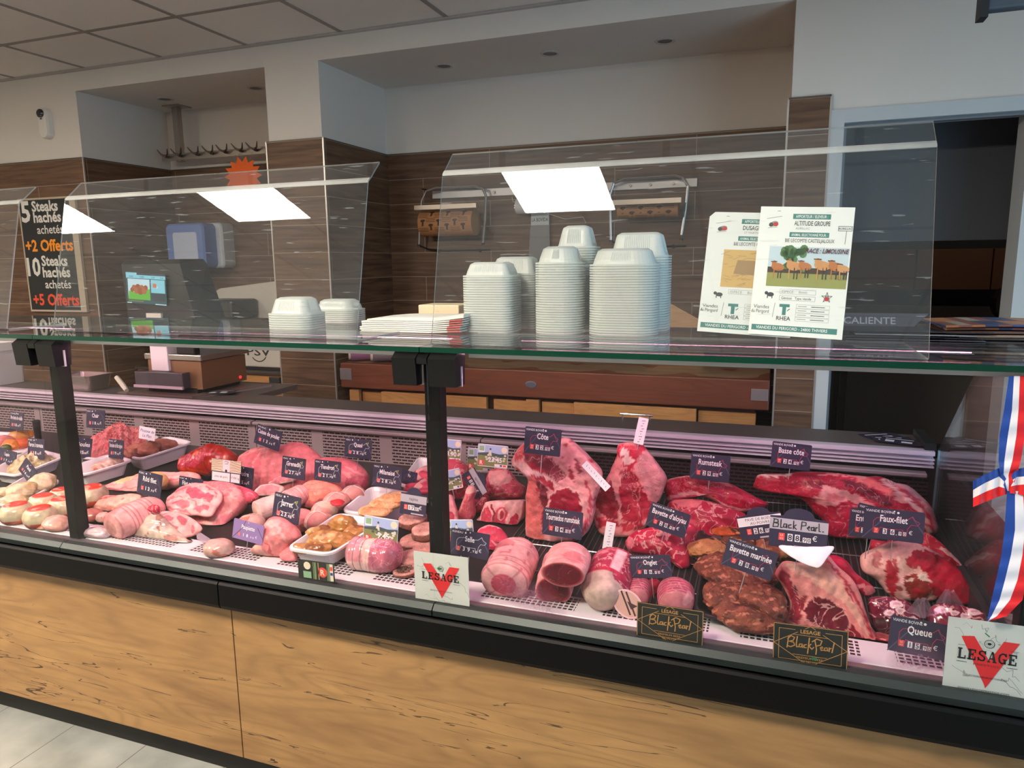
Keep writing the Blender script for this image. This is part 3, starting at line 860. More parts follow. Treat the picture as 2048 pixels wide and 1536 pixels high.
f.text('PSV', 0, 0, .07, 0, 1, xs=1.7, bold=.012); f.line([(.062 * math.cos(a) , .024 + .062 * math.sin(a)) for a in np.linspace(.6, 2.5, 9)], .006, 0); f.line([(.062 * math.cos(a), .024 + .062 * math.sin(a)) for a in np.linspace(3.8, 5.7, 9)], .006, 0)
Q = at(518, 711, Y=2.2)
f.build('lettering', [mat('ink_dark', (58, 54, 50), 0.5)], Matrix.Translation((Q[0] - t.location[0], 2.199 - 2.35, Q[2] - .85)), t)

# framed posters on the left wall
WH, OR, RD, BK, GR = (mat('ink_white', (226, 224, 216), 0.6), mat('ink_orange', (246, 150, 24), 0.6), mat('ink_redorange', (238, 84, 50), 0.6), mat('poster_black', (26, 32, 32), 0.5), mat('poster_frame', (188, 172, 150), 0.3))
YP = YW - tw - .02
C = [at(x, y, Y=YP) for x, y in ((36, 398), (151, 391), (61, 625), (171, 622))]
x0 = (C[0][0] + C[2][0]) / 2; x1 = (C[1][0] + C[3][0]) / 2; z1 = (C[0][2] + C[1][2]) / 2; z0 = (C[2][2] + C[3][2]) / 2
W_, H_ = x1 - x0, z1 - z0
f = Flat(); f.plate([(0, 0), (W_, 0), (W_, H_), (0, H_)], .018, 4); f.rect(.012, .012, W_ - .05, H_ - .012, 3, 1)
def T(t_, u, v, h, m, al='l', b_=.02, wm=None): f.text(t_, u * W_, v * H_, h * H_, m, 2, al, bold=b_, wmax=wm and wm * W_)
T('5', .04, .80, .25, 0, b_=.03, wm=.16); T('Steaks', .24, .885, .125, 0, b_=.03, wm=.50); T('hachés', .25, .79, .125, 0, b_=.03, wm=.54); T('achetés', .29, .69, .105, 0, b_=.012, wm=.56)
T('+2 Offerts', .05, .54, .14, 1, b_=.03, wm=.84); T('10', .03, .325, .22, 0, b_=.03, wm=.24); T('Steaks', .30, .41, .125, 0, b_=.03, wm=.50); T('hachés', .30, .31, .125, 0, b_=.03, wm=.54); T('achetés', .32, .21, .105, 0, b_=.012, wm=.56); T('+5 Offerts', .07, .06, .14, 2, b_=.03, wm=.82)
o = f.build('promotion_poster', [WH, OR, RD, BK, GR], Matrix.Translation((x0, YP, z0)), label='framed black poster lettered in white and orange on the left wall', cat='poster')
# hanging screen, top right
P = at(1957, 30, Y=1.0)
t = thing('hanging_screen', 'dark hanging monitor cut by the top right corner of the picture', 'monitor', (P[0] + .3, 1.0, ZC - .0))
b = MB(); b.bbox(P[0] + .012, P[0] + .9, .985, 1.03, P[2] + .006, P[2] + .48, .008); b.build('case', mat('screen_case', (66, 74, 82), 0.5), t)
b = MB(); b.box(P[0], P[0] + .02, .98, 1.035, P[2] - .012, P[2] + .06); b.build('end_clip', mat('bracket_black', (18, 18, 20), 0.5), t)
b = MB(); b.box(P[0] + .4, P[0] + .46, 1.03, 1.06, P[2] + .2, ZC - .001); b.build('bracket', mat('bracket_black', (18, 18, 20), 0.5), t)

# ---------------------------------------------------------------- butcher block
red_wood = oak_mat('block_red_wood', (126, 66, 40), (98, 48, 30), 0.25, 0.8)
worn = oak_mat('block_worn_top', (158, 128, 100), (112, 84, 62), 0.2, 1.6)
BX0, BX1, BY0, BY1, BZ0, BZ1 = -2.285, 0.0, 1.95, 2.60, .815, .962
t = thing('butcher_block', 'long butcher block table with red-brown sides and worn top', 'table', ((BX0 + BX1) / 2, 2.25, 0))
b = MB(); b.bbox(BX0, BX1, BY0, BY1, BZ0, BZ1 - .006, .006); b.build('block', red_wood, t)
b = MB(); V = [];
nx, ny = 40, 8; rnd = random.Random(4)
for j in range(ny + 1):
    for i in range(nx + 1):
        e = .004 if j in (0, ny) or i in (0, nx) else 0
        V.append((BX0 + .004 + (BX1 - BX0 - .008) * i / nx, BY0 + .004 + (BY1 - BY0 - .008) * j / ny, BZ1 - .004 - e + .003 * math.sin(i * .9) * math.sin(j * 1.3)))
b.add(V, [(j * (nx + 1) + i, j * (nx + 1) + i + 1, (j + 1) * (nx + 1) + i + 1, (j + 1) * (nx + 1) + i) for j in range(ny) for i in range(nx)]); b.build('worn_top', worn, t)
cx = lambda px: at(px, 800, Y=1.98)[0]
b = MB(); b.box(BX0 + .06, BX1 - .06, 2.03, 2.55, .12, BZ0 - .001); b.build('cabinet_body', mat('cabinet_inside', (66, 40, 24), 0.6), t)
for a, c, yy, nm in ((698, 718, 1.985, 'stile'), (718, 763, 2.015, 'drawer_front'), (763, 974, 1.975, 'door'), (982, 1050, 2.01, 'drawer_front'), (1050, 1078, 1.985, 'stile'), (1079, 1146, 2.01, 'drawer_front'), (1147, 1394, 1.975, 'door'), (1395, 1514, 2.01, 'drawer_front')):
    b = MB(); b.bbox(cx(a) + .002, cx(c) - .002, yy, yy + .03, .14, BZ0 - .016 - (0.012 if yy > 2 else 0), .003); b.build(nm, wood_l, t)
for x in (BX0 + .08, -1.14, BX1 - .08):
    for y in (2.06, 2.44): b = MB(); b.box(x - .04, x + .04, y, y + .08, 0, .12); b.build('leg', mat('block_leg', (40, 30, 24), 0.6), t)
for px, py, w, h in ((692, 748, .075, .065), (1519, 790, .075, .055)):
    Q = at(px, py, Y=1.95); b = MB(); b.bbox(Q[0] - w / 2, Q[0] + w / 2, 1.946, 1.9498, Q[2] - h / 2, Q[2] + h / 2, .0015); b.build('metal_corner_plate', mat('zinc_plate', (150, 140, 142), 0.4, 0.5), t)
Q = at(1062, 769, Y=1.95); b = MB(); n = 20
b.loft([[(Q[0] + r * .032 * math.cos(2 * PI * i / n), y, Q[2] + r * .018 * math.sin(2 * PI * i / n)) for i in range(n)] for r, y in ((1, 1.9498), (.95, 1.946), (.8, 1.9455))]); b.build('maker_badge', mat('badge_grey', (132, 136, 150), 0.3, 0.6), t)

# two rolls of film lying on the block
for px, py, lab, c in ((697, 706, 'pink film roll lying at the left end of the butcher block', (150, 100, 130)), (741, 707, 'clear film roll on the block beside the pink one', (120, 104, 108))):
    P = at(px, py, Y=1.99); R_ = .034; P[2] = BZ1 + R_
    t = thing('film_roll', lab, 'film roll', (P[0], 1.99, BZ1), 'film rolls on the block')
    d = np.array([.42, .30]); d /= np.linalg.norm(d); n_ = np.array([-d[1], d[0]])
    ring = lambda s, r: [(P[0] + d[0] * s + n_[0] * r * math.cos(a), 1.99 + d[1] * s + n_[1] * r * math.cos(a), BZ1 + R_ + r * math.sin(a)) for a in (2 * PI * i / 20 for i in range(20))]
    b = MB(); b.loft([ring(.01, R_ * .75), ring(.012, R_), ring(.30, R_), ring(.302, R_ * .75)], cap0=False, cap1=False); b.build('film', mat('film_%d' % c[0], c, 0.15), t)
    b = MB(); b.loft([ring(.0, R_ * .55), ring(.0, R_ * .78), ring(.32, R_ * .78), ring(.32, R_ * .55), ring(.0, R_ * .55)], cap0=False, cap1=False); b.build('core', mat('card_core', (206, 190, 178), 0.7), t)

# tan board leaning at the right of the block
P = [at(x, y, Y=2.35) for x, y in ((1300, 605), (1345, 608), (1402, 640), (1410, 690), (1300, 690))]
b = MB(); zb_ = BZ1 - .001
prof = [(p[0], max(p[2], zb_)) for p in P[:3]] + [(P[3][0], zb_), (P[4][0], zb_)]
b.loft([[(x, 2.33, z) for x, z in prof], [(x, 2.36, z) for x, z in prof]]); b.build('cutting_board', oak_mat('board_tan', (206, 164, 116), (180, 136, 92), 0.1, 1.2), label='tan wooden board standing on the block behind the tub stacks', cat='cutting board')

# bar with hooks on the tiles, paper roll holders, string holder
YR = YN - tw
A, B_ = at(865, 392, Y=YR - .01), at(1395, 358, Y=YR - .01)
t = thing('wall_bar', 'long white magnetic bar screwed to the tiles behind the paper rolls', 'wall bar', ((A[0] + B_[0]) / 2, YR, A[2]))
b = MB(); b.bbox(A[0], B_[0], YR - .014, YR, A[2] - .018, A[2] + .028, .002); b.build('strip', mat('bar_white', (186, 182, 180), 0.35, 0.3), t)
for px in (990, 1228, 1262, 1302, 1348):
    x = at(px, 365, Y=YR)[0]; b = MB(); b.cyl((x, YR - .024, A[2] + .004), (x, YR - .014, A[2] + .004), .008, 10); b.build('screw', mat('hook_steel', (120, 108, 98), 0.3, 0.8), t)
tube_m = mat('tube_steel', (186, 180, 174), 0.25, 0.8)
kraft = mat('kraft_paper', (176, 122, 76), 0.75, var=0.05, vs=20)
def holder(pts, roll, bar, lab, cut):
    q = [at(x, y, Y=YR - .07) for x, y in pts]
    t = thing('paper_roll_holder', lab, 'paper roll holder', (q[0][0], YR, q[0][2]), 'kraft paper roll holders on the tiled wall')
    b = MB(); b.tube([(p[0], YR - .07, p[2]) for p in q], .0085, 8); b.build('tube_frame', tube_m, t)
    z = q[0][2]; b = MB(); xs = sorted((q[0][0], q[-1][0]))
    b.tube([(xs[0], YR - .07, z - .006), (xs[0] + .05, YR - .035, z - .03), (xs[0] + .14, YR - .012, z - .04), (xs[1] + .02, YR - .012, z - .04)], .005, 6)
    b.build('wall_bracket', mat('bracket_dark', (58, 50, 46), 0.4, 0.5), t)
    for p in (q[0], q[-1]): b = MB(); b.tube([(p[0], YR - .07, z), (p[0], YR - .07, z - .012)], .010, 8); b.build('end_cap', mat('bracket_dark', (58, 50, 46), 0.4, 0.5), t)
    for x in (xs[0] + .1, xs[1] - .05): b = MB(); b.cyl((x, YR - .014, z - .04), (x, YR, z - .04), .012, 10); b.build('screw', mat('bracket_dark', (58, 50, 46), 0.4, 0.5), t)
    for x in (xs[0] + .03, xs[1] - .03): b = MB(); b.cyl((x, YR - .07, q[len(q) // 2][2]), (x, YR, q[len(q) // 2][2]), .005, 8); b.build('spacer', mat('bracket_dark', (58, 50, 46), 0.4, 0.5), t)
    a, c = at(roll[0], roll[1], Y=YR - .16), at(roll[2], roll[3], Y=YR - .16)
    R_ = abs(a[2] - c[2]) / 2; zc = (a[2] + c[2]) / 2; n = 24; yc = YR - .095
    b = MB(); b.loft([[(x, yc + r * math.cos(2 * PI * i / n), zc + r * math.sin(2 * PI * i / n)) for i in range(n)] for x, r in ((a[0], R_ * .3), (a[0], R_), (c[0], R_), (c[0], R_ * .3))], cap0=True); ro = b.build('paper_roll', kraft, t)
    g = Flat(); m = 0
    rnd = random.Random(7)
    for i in range(6):
        for j in range(3):
            u = a[0] + (c[0] - a[0]) * (.1 + .15 * i); v = (j - 1) * .042 + (.016 if i % 2 else 0)
            if (i + j) % 2: g.poly([(u - .008, v - .02), (u + .004, v - .018), (u + .006, v + .004), (u + .018, v + .014), (u + .006, v + .02), (u - .012, v + .018), (u - .016, v + .008), (u - .006, v + .004)], 0)
            else:
                for k in range(3): g.line([(u - .03, v + .01 * k - .01), (u + .03, v + .01 * k - .01)], .0028, 0)
    # wrap the print round the roll
    g.V = [(x, yc - (R_ + .0006) * math.cos(z / R_), zc + (R_ + .0006) * math.sin(z / R_)) for x, y, z in g.V]
    mk('print', g.V, g.F, [mat('kraft_print', (70, 44, 30), 0.7)], ro)
    a, c = at(bar[0], bar[1], Y=YR - .17), at(bar[2], bar[3], Y=YR - .17)
    b = MB(); b.box(a[0], c[0], YR - .20, YR - .165, a[2] - .014, a[2] + .012); b.build('cutter_bar', mat('cutter_bar', (176, 164, 150), 0.3, 0.6), t)
holder([(838, 489), (840, 440), (843, 402), (852, 383), (872, 376), (915, 374), (950, 372), (966, 378), (972, 392), (970, 440), (966, 486)], (836, 420, 944, 470), (833, 416, 956, 412), 'kraft paper roll holder left of the tub stacks', 1)
holder([(1222, 480), (1221, 430), (1220, 390), (1228, 366), (1250, 358), (1300, 355), (1350, 351), (1366, 356), (1376, 372), (1371, 420), (1363, 470)], (1232, 405, 1354, 432), (1222, 406, 1364, 398), 'kraft paper roll holder right of the mirrored lamp', 1)
P = at(1062, 412, Y=YR - .06)
t = thing('string_roll', 'white roll of kitchen string on the tiles between the paper rolls', 'string roll', (P[0], YR, P[2]))
b = MB(); n = 20; b.loft([[(P[0] + dx, YR - .065 + r * math.cos(2 * PI * i / n), P[2] + r * math.sin(2 * PI * i / n)) for i in range(n)] for dx, r in ((-.085, .01), (-.083, .045), (.083, .045), (.085, .01))]); b.build('spool', mat('string_white', (214, 212, 206), 0.8, bump=.4, bs=200), t)
b = MB(); b.cyl((P[0] - .1, YR - .065, P[2]), (P[0] + .1, YR - .065, P[2]), .006, 8); b.build('holder', tube_m, t)
for s_ in (-.1, .094): b = MB(); b.box(P[0] + s_, P[0] + s_ + .006, YR - .07, YR, P[2] - .01, P[2] + .01); b.build('arm', tube_m, t)
q = [at(x, y, Y=YR - .03) for x, y in ((1024, 394), (1026, 404), (1040, 404), (1070, 412), (1098, 428), (1130, 438), (1166, 434), (1172, 446))]
b = MB(); b.tube([tuple(p) for p in q], .0016, 5); b.build('string_end', mat('string_white', (214, 212, 206), 0.8), t)
q = [at(x, y, Y=YR - .02) for x, y in ((1062, 425), (1098, 425), (1100, 520), (1057, 520))]
t = thing('hanging_sleeve', 'grey plastic sleeve printed with dark capitals hanging under the string roll', 'plastic sleeve', (q[0][0], YR, q[2][2]))
b = MB(); b.loft([[(q[3][0], YR - .02, q[3][2]), (q[2][0], YR - .02, q[2][2]), (q[2][0], YR - .004, q[2][2]), (q[3][0], YR - .004, q[3][2])], [(q[0][0], YR - .016, q[0][2]), (q[1][0], YR - .016, q[0][2]), (q[1][0], YR - .004, q[0][2]), (q[0][0], YR - .004, q[0][2])]]); b.build('sleeve', mat('sleeve_grey', (120, 116, 114), 0.4), t)
f = Flat(); f.rect(-.055, -.03, .055, .045, 1, 1); f.text('LA BOVIDA', 0, -.008, .03, 0, 2, bold=.01, wmax=.10)
Q = at(1080, 440, Y=YR - .022); f.build('lettering', [mat('ink_dark', (58, 54, 50), 0.5), mat('sleeve_label', (190, 190, 188), 0.5)], Matrix.Translation((Q[0] - t.location[0], -.0225, Q[2] - t.location[2])), t)

# ---------------------------------------------------------------- weighing scale on the worktop
WT = .930
t = thing('weighing_scale', 'black shop scale with customer screen on a white column', 'scale', (-2.25, 1.05, WT))
plum = mat('scale_plum', (66, 56, 64), 0.35); sblack = mat('scale_black', (19, 19, 20), 0.4)
F0, F1 = at(268, 742, Y=.955), at(367, 782, Y=.955)
x0, x1 = F0[0], F1[0]; zf0, zf1 = WT + .035, F0[2]
b = MB(); b.bbox(x0, x1, .955, 1.16, zf0, zf1, .004); b.build('terminal_body', plum, t)
b = MB(); b.box(x0 - .0, x1 + .005, .945, .9549, zf0, zf0 + .012); b.build('terminal_lip', mat('scale_lip', (176, 150, 164), 0.4), t)
c0, c1 = at(301, 700, Y=.99)[0], at(331, 700, Y=.99)[0]
zt_ = at(310, 640, Y=1.0)[2]
b = MB(); b.bbox(c0, c1 + .012, .985, 1.06, zf1 + .0002, zt_, .004); b.build('column', mat('column_white', (222, 206, 214), 0.4), t)
b = MB(); b.box(c0 + .02, c1 - .03, .9835, .985, at(310, 686, Y=.985)[2], at(310, 680, Y=.985)[2]); b.build('green_sticker', mat('sticker_green', (28, 150, 70), 0.4), t)
# screen head
hp = [at(x, y, Y=.965) for x, y in ((238, 520), (352, 514), (396, 634), (258, 640))]
hx0, hx1 = hp[0][0], at(362, 515, Y=.965)[0]; hz0, hz1 = hp[3][2], hp[0][2]
b = MB(); b.loft([[(hx0 + .02, .965, hz0), (hx1 + .05, .965, hz0), (hx1 + .10, 1.10, hz0 - .02), (hx0 + .03, 1.10, hz0 - .02)], [(hx0, .975, hz1 - .02), (hx1 - .02, .975, hz1 - .02), (hx1 + .03, 1.08, hz1 - .02), (hx0 + .02, 1.08, hz1 - .02)], [(hx0 + .01, .99, hz1), (hx1 - .03, .99, hz1), (hx1 + .02, 1.07, hz1), (hx0 + .03, 1.07, hz1)]]); b.build('screen_housing', sblack, t)
S0, S1 = at(249, 544, Y=.960), at(333, 606, Y=.960)
sw, sh = S1[0] - S0[0], S0[2] - S1[2]
f = Flat(); f.plate([(0, 0), (sw, 0), (sw, sh), (0, sh)], .003, 0)
f.rect(0, sh * .93, sw * .28, sh, 1); f.rect(sw * .28, sh * .93, sw, sh, 2); f.rect(.0, sh * .82, sw, sh * .93, 1)
for u, s_ in ((.08, '0,000'), (.36, '0,000'), (.64, '0,00'), (.86, '0,00')): f.text(s_, sw * u + .012, sh * .845, sh * .08, 2, 2, wmax=sw * .14)
f.rect(sw * .04, sh * .13, sw * .60, sh * .80, 3); f.poly([(sw * .04, sh * .13), (sw * .6, sh * .13), (sw * .6, sh * .5), (sw * .3, sh * .36), (sw * .06, sh * .4)], 4, 2)
for i, (u, v, r_) in enumerate(((.2, .5, .07), (.3, .52, .08), (.4, .5, .075), (.5, .52, .06), (.26, .42, .07), (.36, .41, .08), (.46, .42, .07), (.15, .44, .05))): f.disc(sw * u, sh * v, sh * r_ * 1.5, 5 if i % 2 else 6, 3 + i)
f.rect(sw * .63, sh * .38, sw * .98, sh * .80, 1); f.rect(sw * .68, sh * .55, sw * .77, sh * .68, 7, 2); f.disc(sw * .79, sh * .56, sw * .02, 3, 3); f.rect(sw * .63, sh * .12, sw * .98, sh * .36, 2); f.rect(sw * .04, sh * .06, sw * .42, sh * .10, 8); f.rect(0, 0, sw * .12, sh * .03, 3); f.rect(sw * .72, 0, sw, sh * .03, 3)
E_ = lambda n_, c, s=.8: emit(n_, c, s)
f.build('screen', [E_('scr_bg', (60, 110, 120), .5), E_('scr_cyan', (150, 225, 240)), E_('scr_dark', (60, 80, 90), .5), E_('scr_white', (215, 245, 250)), E_('scr_green', (110, 200, 60)), E_('scr_brown', (170, 90, 50)), E_('scr_rust', (196, 110, 70)), E_('scr_orange', (235, 130, 90)), E_('scr_olive', (150, 160, 70), .6)],
        Matrix.Translation((S0[0] + 2.25, .9595 - 1.05, S1[2] - WT)) @ Matrix.Rotation(math.radians(3), 4, 'Y'), t)
Q = at(308, 632, Y=.96); b = MB(); b.box(Q[0] - .04, Q[0] + .045, .955, .967, Q[2] - .012, Q[2] + .012); b.build('name_plate', mat('pale_plate', (206, 200, 190), 0.4), t)
# weighing body behind: steel sides, plate on top
G0, G1 = at(406, 778, Y=1.0), at(494, 760, Y=1.30)
b = MB(); xw0 = x0 + .04; b.hexa([(xw0, 1.0, WT + .03), (G0[0], 1.0, WT + .03), (G0[0] - .0, 1.285, WT + .03), (xw0, 1.285, WT + .03), (xw0, 1.0, WT + .155), (G0[0], 1.0, WT + .155), (G0[0], 1.285, WT + .155), (xw0, 1.285, WT + .155)]); b.build('weighing_body', mat('brown_steel', (150, 112, 84), 0.3, 0.6), t)
b = MB(); b.bbox(xw0 - .01, G0[0] + .01, .99, 1.295, WT + .158, WT + .185, .004); b.build('weighing_plate', steel, t)
b = MB(); b.bbox(c1 + .06, c1 + .16, .99, 1.03, WT + .185, WT + .23, .006); b.build('printer_cover', sblack, t)
Q = at(482, 752, Y=1.2); b = MB(); b.cyl((G0[0] + .0005, 1.24, WT + .05), (G0[0] + .004, 1.24, WT + .05), .007, 8); b.build('red_light', emit('red_led', (255, 40, 40), 2.0), t)
b = MB(); b.box(x0 + .03, G0[0] - .03, 1.0, 1.27, WT + .0125, WT + .034); b.build('foot', mat('rubber_black', (22, 22, 22), 0.6), t)
b = MB(); b.hexa([(x0 - .03, .935, WT + .0005), (G0[0] + .0, .935, WT + .0005), (G0[0] + .14, 1.29, WT + .0005), (x0 - .03, 1.29, WT + .0005), (x0 - .03, .93, WT + .012), (G0[0] + .0, .93, WT + .012), (G0[0] + .14, 1.295, WT + .012), (x0 - .03, 1.295, WT + .012)]); b.build('base_board', mat('steel_board', (140, 118, 112), 0.35, 0.5), t)
f = Flat(); f.plate(rrect(.12, .08, .006), .001, 0); f.line([(-.05, .02), (.045, .02)], .006, 1); f.rect(-.05, -.03, -.02, -.005, 1); f.rect(0, -.03, .03, -.005, 1)
Q = (G0[0] + .05, 1.06, WT + .0132)
f.build('price_card', [mat('card_slate', (56, 50, 66), 0.3), WH], Matrix.Translation(Q) @ Matrix.Rotation(.35, 4, 'Z') @ Matrix.Rotation(-PI / 2, 4, 'X'), label='dark price card lying flat beside the scale', cat='price card')
# ================================================================ on the glass shelf
ZS = 1.3127
LEAN = (0.090 - 0.003) / (1.709 - 1.3165)
clear = glass('acrylic', (0.965, 0.972, 0.972), 0.026, haze=0.022, haze_rgb=(190, 200, 205), scratch=0.10)
edge_fold_glint = glass('acrylic_edge_fold_glint', (0.75, 0.78, 0.78), 0.12, haze=0.35, haze_rgb=(225, 228, 225))


def screen(PL, PR, lab, foot=0.285):
    """bent acrylic sneeze screen: foot on the shelf, leaning face, top folded back"""
    PL, PR = np.asarray(PL, float), np.asarray(PR, float)
    u = PR - PL; u[2] = 0; w = np.linalg.norm(u); u /= w; n = np.array([-u[1], u[0], 0]); up = np.array([0, 0, 1.0])
    prof = [(foot, .0002), (.012, .0002), (.003, .004), (.003 + .388 * LEAN, .390), (.0045 + .391 * LEAN, .3945), (.0085 + .394 * LEAN, .399), (.0145 + .396 * LEAN, .403), (.150, .447)]
    t = .004
    d = [np.array(p) for p in prof]; off = []
    for i in range(len(d)):
        a = d[min(i + 1, len(d) - 1)] - d[max(i - 1, 0)]; a /= np.linalg.norm(a); off.append(np.array([a[1], -a[0]]))
    inner = [p + o * t for p, o in zip(d, off)]
    b = MB(); k = len(d); V = []
    for s in (0.0, w):
        for q in (d, inner):
            for p in q: V.append(PL + u * s + n * p[0] + up * (ZS - PL[2] + p[1]))
    F0 = [(i, i + 1, 2 * k + i + 1, 2 * k + i) for i in range(k - 1)] + [(k + i, 3 * k + i, 3 * k + i + 1, k + i + 1) for i in range(k - 1)]
    F1 = [(i, k + i, k + i + 1, i + 1) for i in range(k - 1)] + [(2 * k + i, 2 * k + i + 1, 3 * k + i + 1, 3 * k + i) for i in range(k - 1)] + [(0, 2 * k, 3 * k, k), (k - 1, 2 * k - 1, 4 * k - 1, 3 * k - 1)]
    b.add(V, F0, 0)
    for i in (3, 4, 5): b.M[i] = b.M[k - 1 + i] = 1  # whitish haze on the fold facets paints in its bright highlight line
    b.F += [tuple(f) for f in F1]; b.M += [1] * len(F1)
    return b.build('sneeze_screen', [clear, edge_fold_glint], label=lab, cat='sneeze screen')


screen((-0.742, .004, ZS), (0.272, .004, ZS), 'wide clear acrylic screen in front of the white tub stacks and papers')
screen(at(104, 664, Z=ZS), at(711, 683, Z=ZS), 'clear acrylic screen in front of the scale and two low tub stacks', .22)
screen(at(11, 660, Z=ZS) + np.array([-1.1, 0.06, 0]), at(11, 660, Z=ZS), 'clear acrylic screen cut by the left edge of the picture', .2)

# frosted tubs, stacked upside down
tubm, nt, bb = _new('frosted_plastic')
bb.inputs['Base Color'].default_value = L4((244, 248, 244)); bb.inputs['Roughness'].default_value = 0.32
out = [n for n in nt.nodes if n.type == 'OUTPUT_MATERIAL'][0]
tl = nt.nodes.new('ShaderNodeBsdfTranslucent'); tl.inputs[0].default_value = L4((244, 250, 246))
tp = nt.nodes.new('ShaderNodeBsdfTransparent'); tp.inputs[0].default_value = (.95, .97, .96, 1)
m1 = nt.nodes.new('ShaderNodeMixShader'); m1.inputs[0].default_value = .35; nt.links.new(bb.outputs[0], m1.inputs[1]); nt.links.new(tl.outputs[0], m1.inputs[2])
m2 = nt.nodes.new('ShaderNodeMixShader'); m2.inputs[0].default_value = .14; nt.links.new(m1.outputs[0], m2.inputs[1]); nt.links.new(tp.outputs[0], m2.inputs[2])
nt.links.new(m2.outputs[0], out.inputs[0])


def tub_mesh(w, d, h, r, rim=.010, ribs=True, n=7):
    """open tub upside down: flange below, ribbed walls, flat bottom with rounded edge on top"""
    def ring(s, z, ribbed=0.0, grow=0.0):
        P = rrect(w + 2 * grow - 2 * s, d + 2 * grow - 2 * s, max(r + grow - s * .6, .004), n)
        out = []
        for i in range(len(P)):
            a, c = np.array(P[i]), np.array(P[(i + 1) % len(P)])
            L_ = np.linalg.norm(c - a); nn = np.array([(c - a)[1], -(c - a)[0]]) / (L_ + 1e-9)
            m = 36 if i % (n + 1) == n else 1
            for k in range(m):
                q = a + (c - a) * k / m
                if m > 1 and ribbed and 4 < k < 32: q = q + nn * ribbed * (.5 - .5 * math.cos(k * PI))
                out.append((q[0], q[1], z))
        return out
    b = MB()
    rings = [ring(0, .0, 0, rim), ring(0, .0045, 0, rim), ring(0, .0048, 0, .0015), ring(.001, .012), ring(.002, .016, -.0009 if ribs else 0), ring(h * .16, h - .014, -.0009 if ribs else 0), ring(h * .16 + .003, h - .006), ring(h * .16 + .014, h), ring(h * .16 + .024, h - .003)]
    b.loft(rings, cap0=False); return b


TUB = {}
def stack(cx, yf, n, dims, pitch, where, grp, jit=.00012, rot=0.0, z0=ZS, seed=1):
    w, d, h, r = dims
    key = dims
    rnd = random.Random(seed)
    for k in range(n):
        loc = (cx + rnd.uniform(-jit, jit), yf + d / 2 + rnd.uniform(-jit, jit), z0 + .0004 + k * pitch)
        lab = ('topmost tub of the %s' % where) if k == n - 1 else ('lowest tub of the %s' % where) if k == 0 else ('tub in the middle of the %s' % where)
        if key not in TUB:
            b = tub_mesh(*dims); o = b.build('plastic_tub', tubm, local=True); TUB[key] = o
            o.location = loc; o.rotation_euler = (0, 0, rot); setp(o, lab, 'tub', grp)
        else:
            o = TUB[key].copy(); COL.objects.link(o); o.location = loc; o.rotation_euler = (0, 0, rot); setp(o, lab, 'tub', grp)


def sx_(px, py, Y): return at(px, py, Y=Y)[0]
# (two rows on the right part of the shelf)
YF, YR2 = .335, .465
stack(sx_(973, 640, YF), YF, 24, (.125, .095, .040, .018), .0065, 'square white stack at the left front', 'tubs of the left front stack', seed=2)
stack(sx_(1111, 640, YF), YF, 29, (.112, .095, .046, .042), .0065, 'rounded white stack in the middle front', 'tubs of the middle front stack', seed=3)
stack(sx_(1240, 640, YF), YF, 28, (.160, .100, .044, .046), .0065, 'wide rounded white stack at the right front', 'tubs of the right front stack', seed=4)
stack(sx_(1024, 600, YR2), YR2, 24, (.128, .095, .052, .018), .0066, 'half hidden stack behind the left front one', 'tubs of the left rear stack', seed=5)
stack(sx_(1147, 600, YR2), YR2, 34, (.098, .090, .062, .022), .0068, 'tallest stack in the second row', 'tubs of the tallest stack', seed=6)
stack(sx_(1272, 600, YR2), YR2, 30, (.145, .10, .066, .024), .0068, 'right rear stack beside the leaning papers', 'tubs of the right rear stack', seed=7)
P = at(562, 664, Z=ZS)
stack(P[0] + .01, P[1] + .015, 8, (.125, .10, .050, .026), .0066, 'low stack beside the scale', 'tubs of the low left stack', seed=8)
P = at(664, 646, Z=ZS)
stack(P[0], P[1] - .0, 7, (.135, .10, .036, .03), .0065, 'flat stack next to the left screen edge', 'tubs of the flat stack', seed=9)

# folded white paper bags
bagm = mat('white_paper', (240, 238, 230), 0.75, var=.02, vs=12)
redp = mat('bag_print_red', (206, 90, 84), 0.7)
B0, B1 = at(718, 664, Z=ZS), at(868, 672, Z=ZS)
for k in range(7):
    rnd = random.Random(30 + k)
    x0, x1 = B0[0] + rnd.uniform(-.004, .006) + (.02 if k == 6 else 0), B1[0] + .05 + rnd.uniform(-.006, .006)
    y0 = .28 + rnd.uniform(-.003, .003); y1 = y0 + .15; z = ZS + .001 + .0052 * k
    b = MB(); m = 16; top = []; bot = []
    for i in range(m + 1):
        s = i / m; x = x0 + (x1 - x0) * s
        lift = .0006 + .010 * max(0, s - .72) / .28 * (0.35 + k / 9)
        fold = .006 * math.sin(min(1, s * 3) * PI / 2) if k == 6 else 0
        top.append((x, z + .0034 + lift + fold)); bot.append((x, z + (lift if s > .72 else 0)))
    pr = bot + top[::-1]
    V = [(x, y0, zz) for x, zz in pr] + [(x, y1, zz) for x, zz in pr]; n = len(pr)
    F = [(i, i + 1, 2 * m - i, 2 * m + 1 - i) for i in range(m)]
    F += [tuple(n + q for q in f[::-1]) for f in F] + [(i, n + i, n + (i + 1) % n, (i + 1) % n) for i in range(n)]
    mi = [0] * len(F)
    for i in range(m):
        if i >= m - 2 and k < 6: mi[i] = 1; mi[m + i] = 1
    mk('paper_bag', V, F, [bagm, redp], mi=mi, label=('top white paper bag of the pile, its fold raised' if k == 6 else 'lowest white paper bag of the pile between the screens' if k == 0 else 'white paper bag inside the pile between the screens'), cat='paper bag', group='flat paper bags between the screens')
A, B_ = at(844, 628, Y=.50), at(925, 612, Y=.50)
b = MB(); z = ZS + .0005
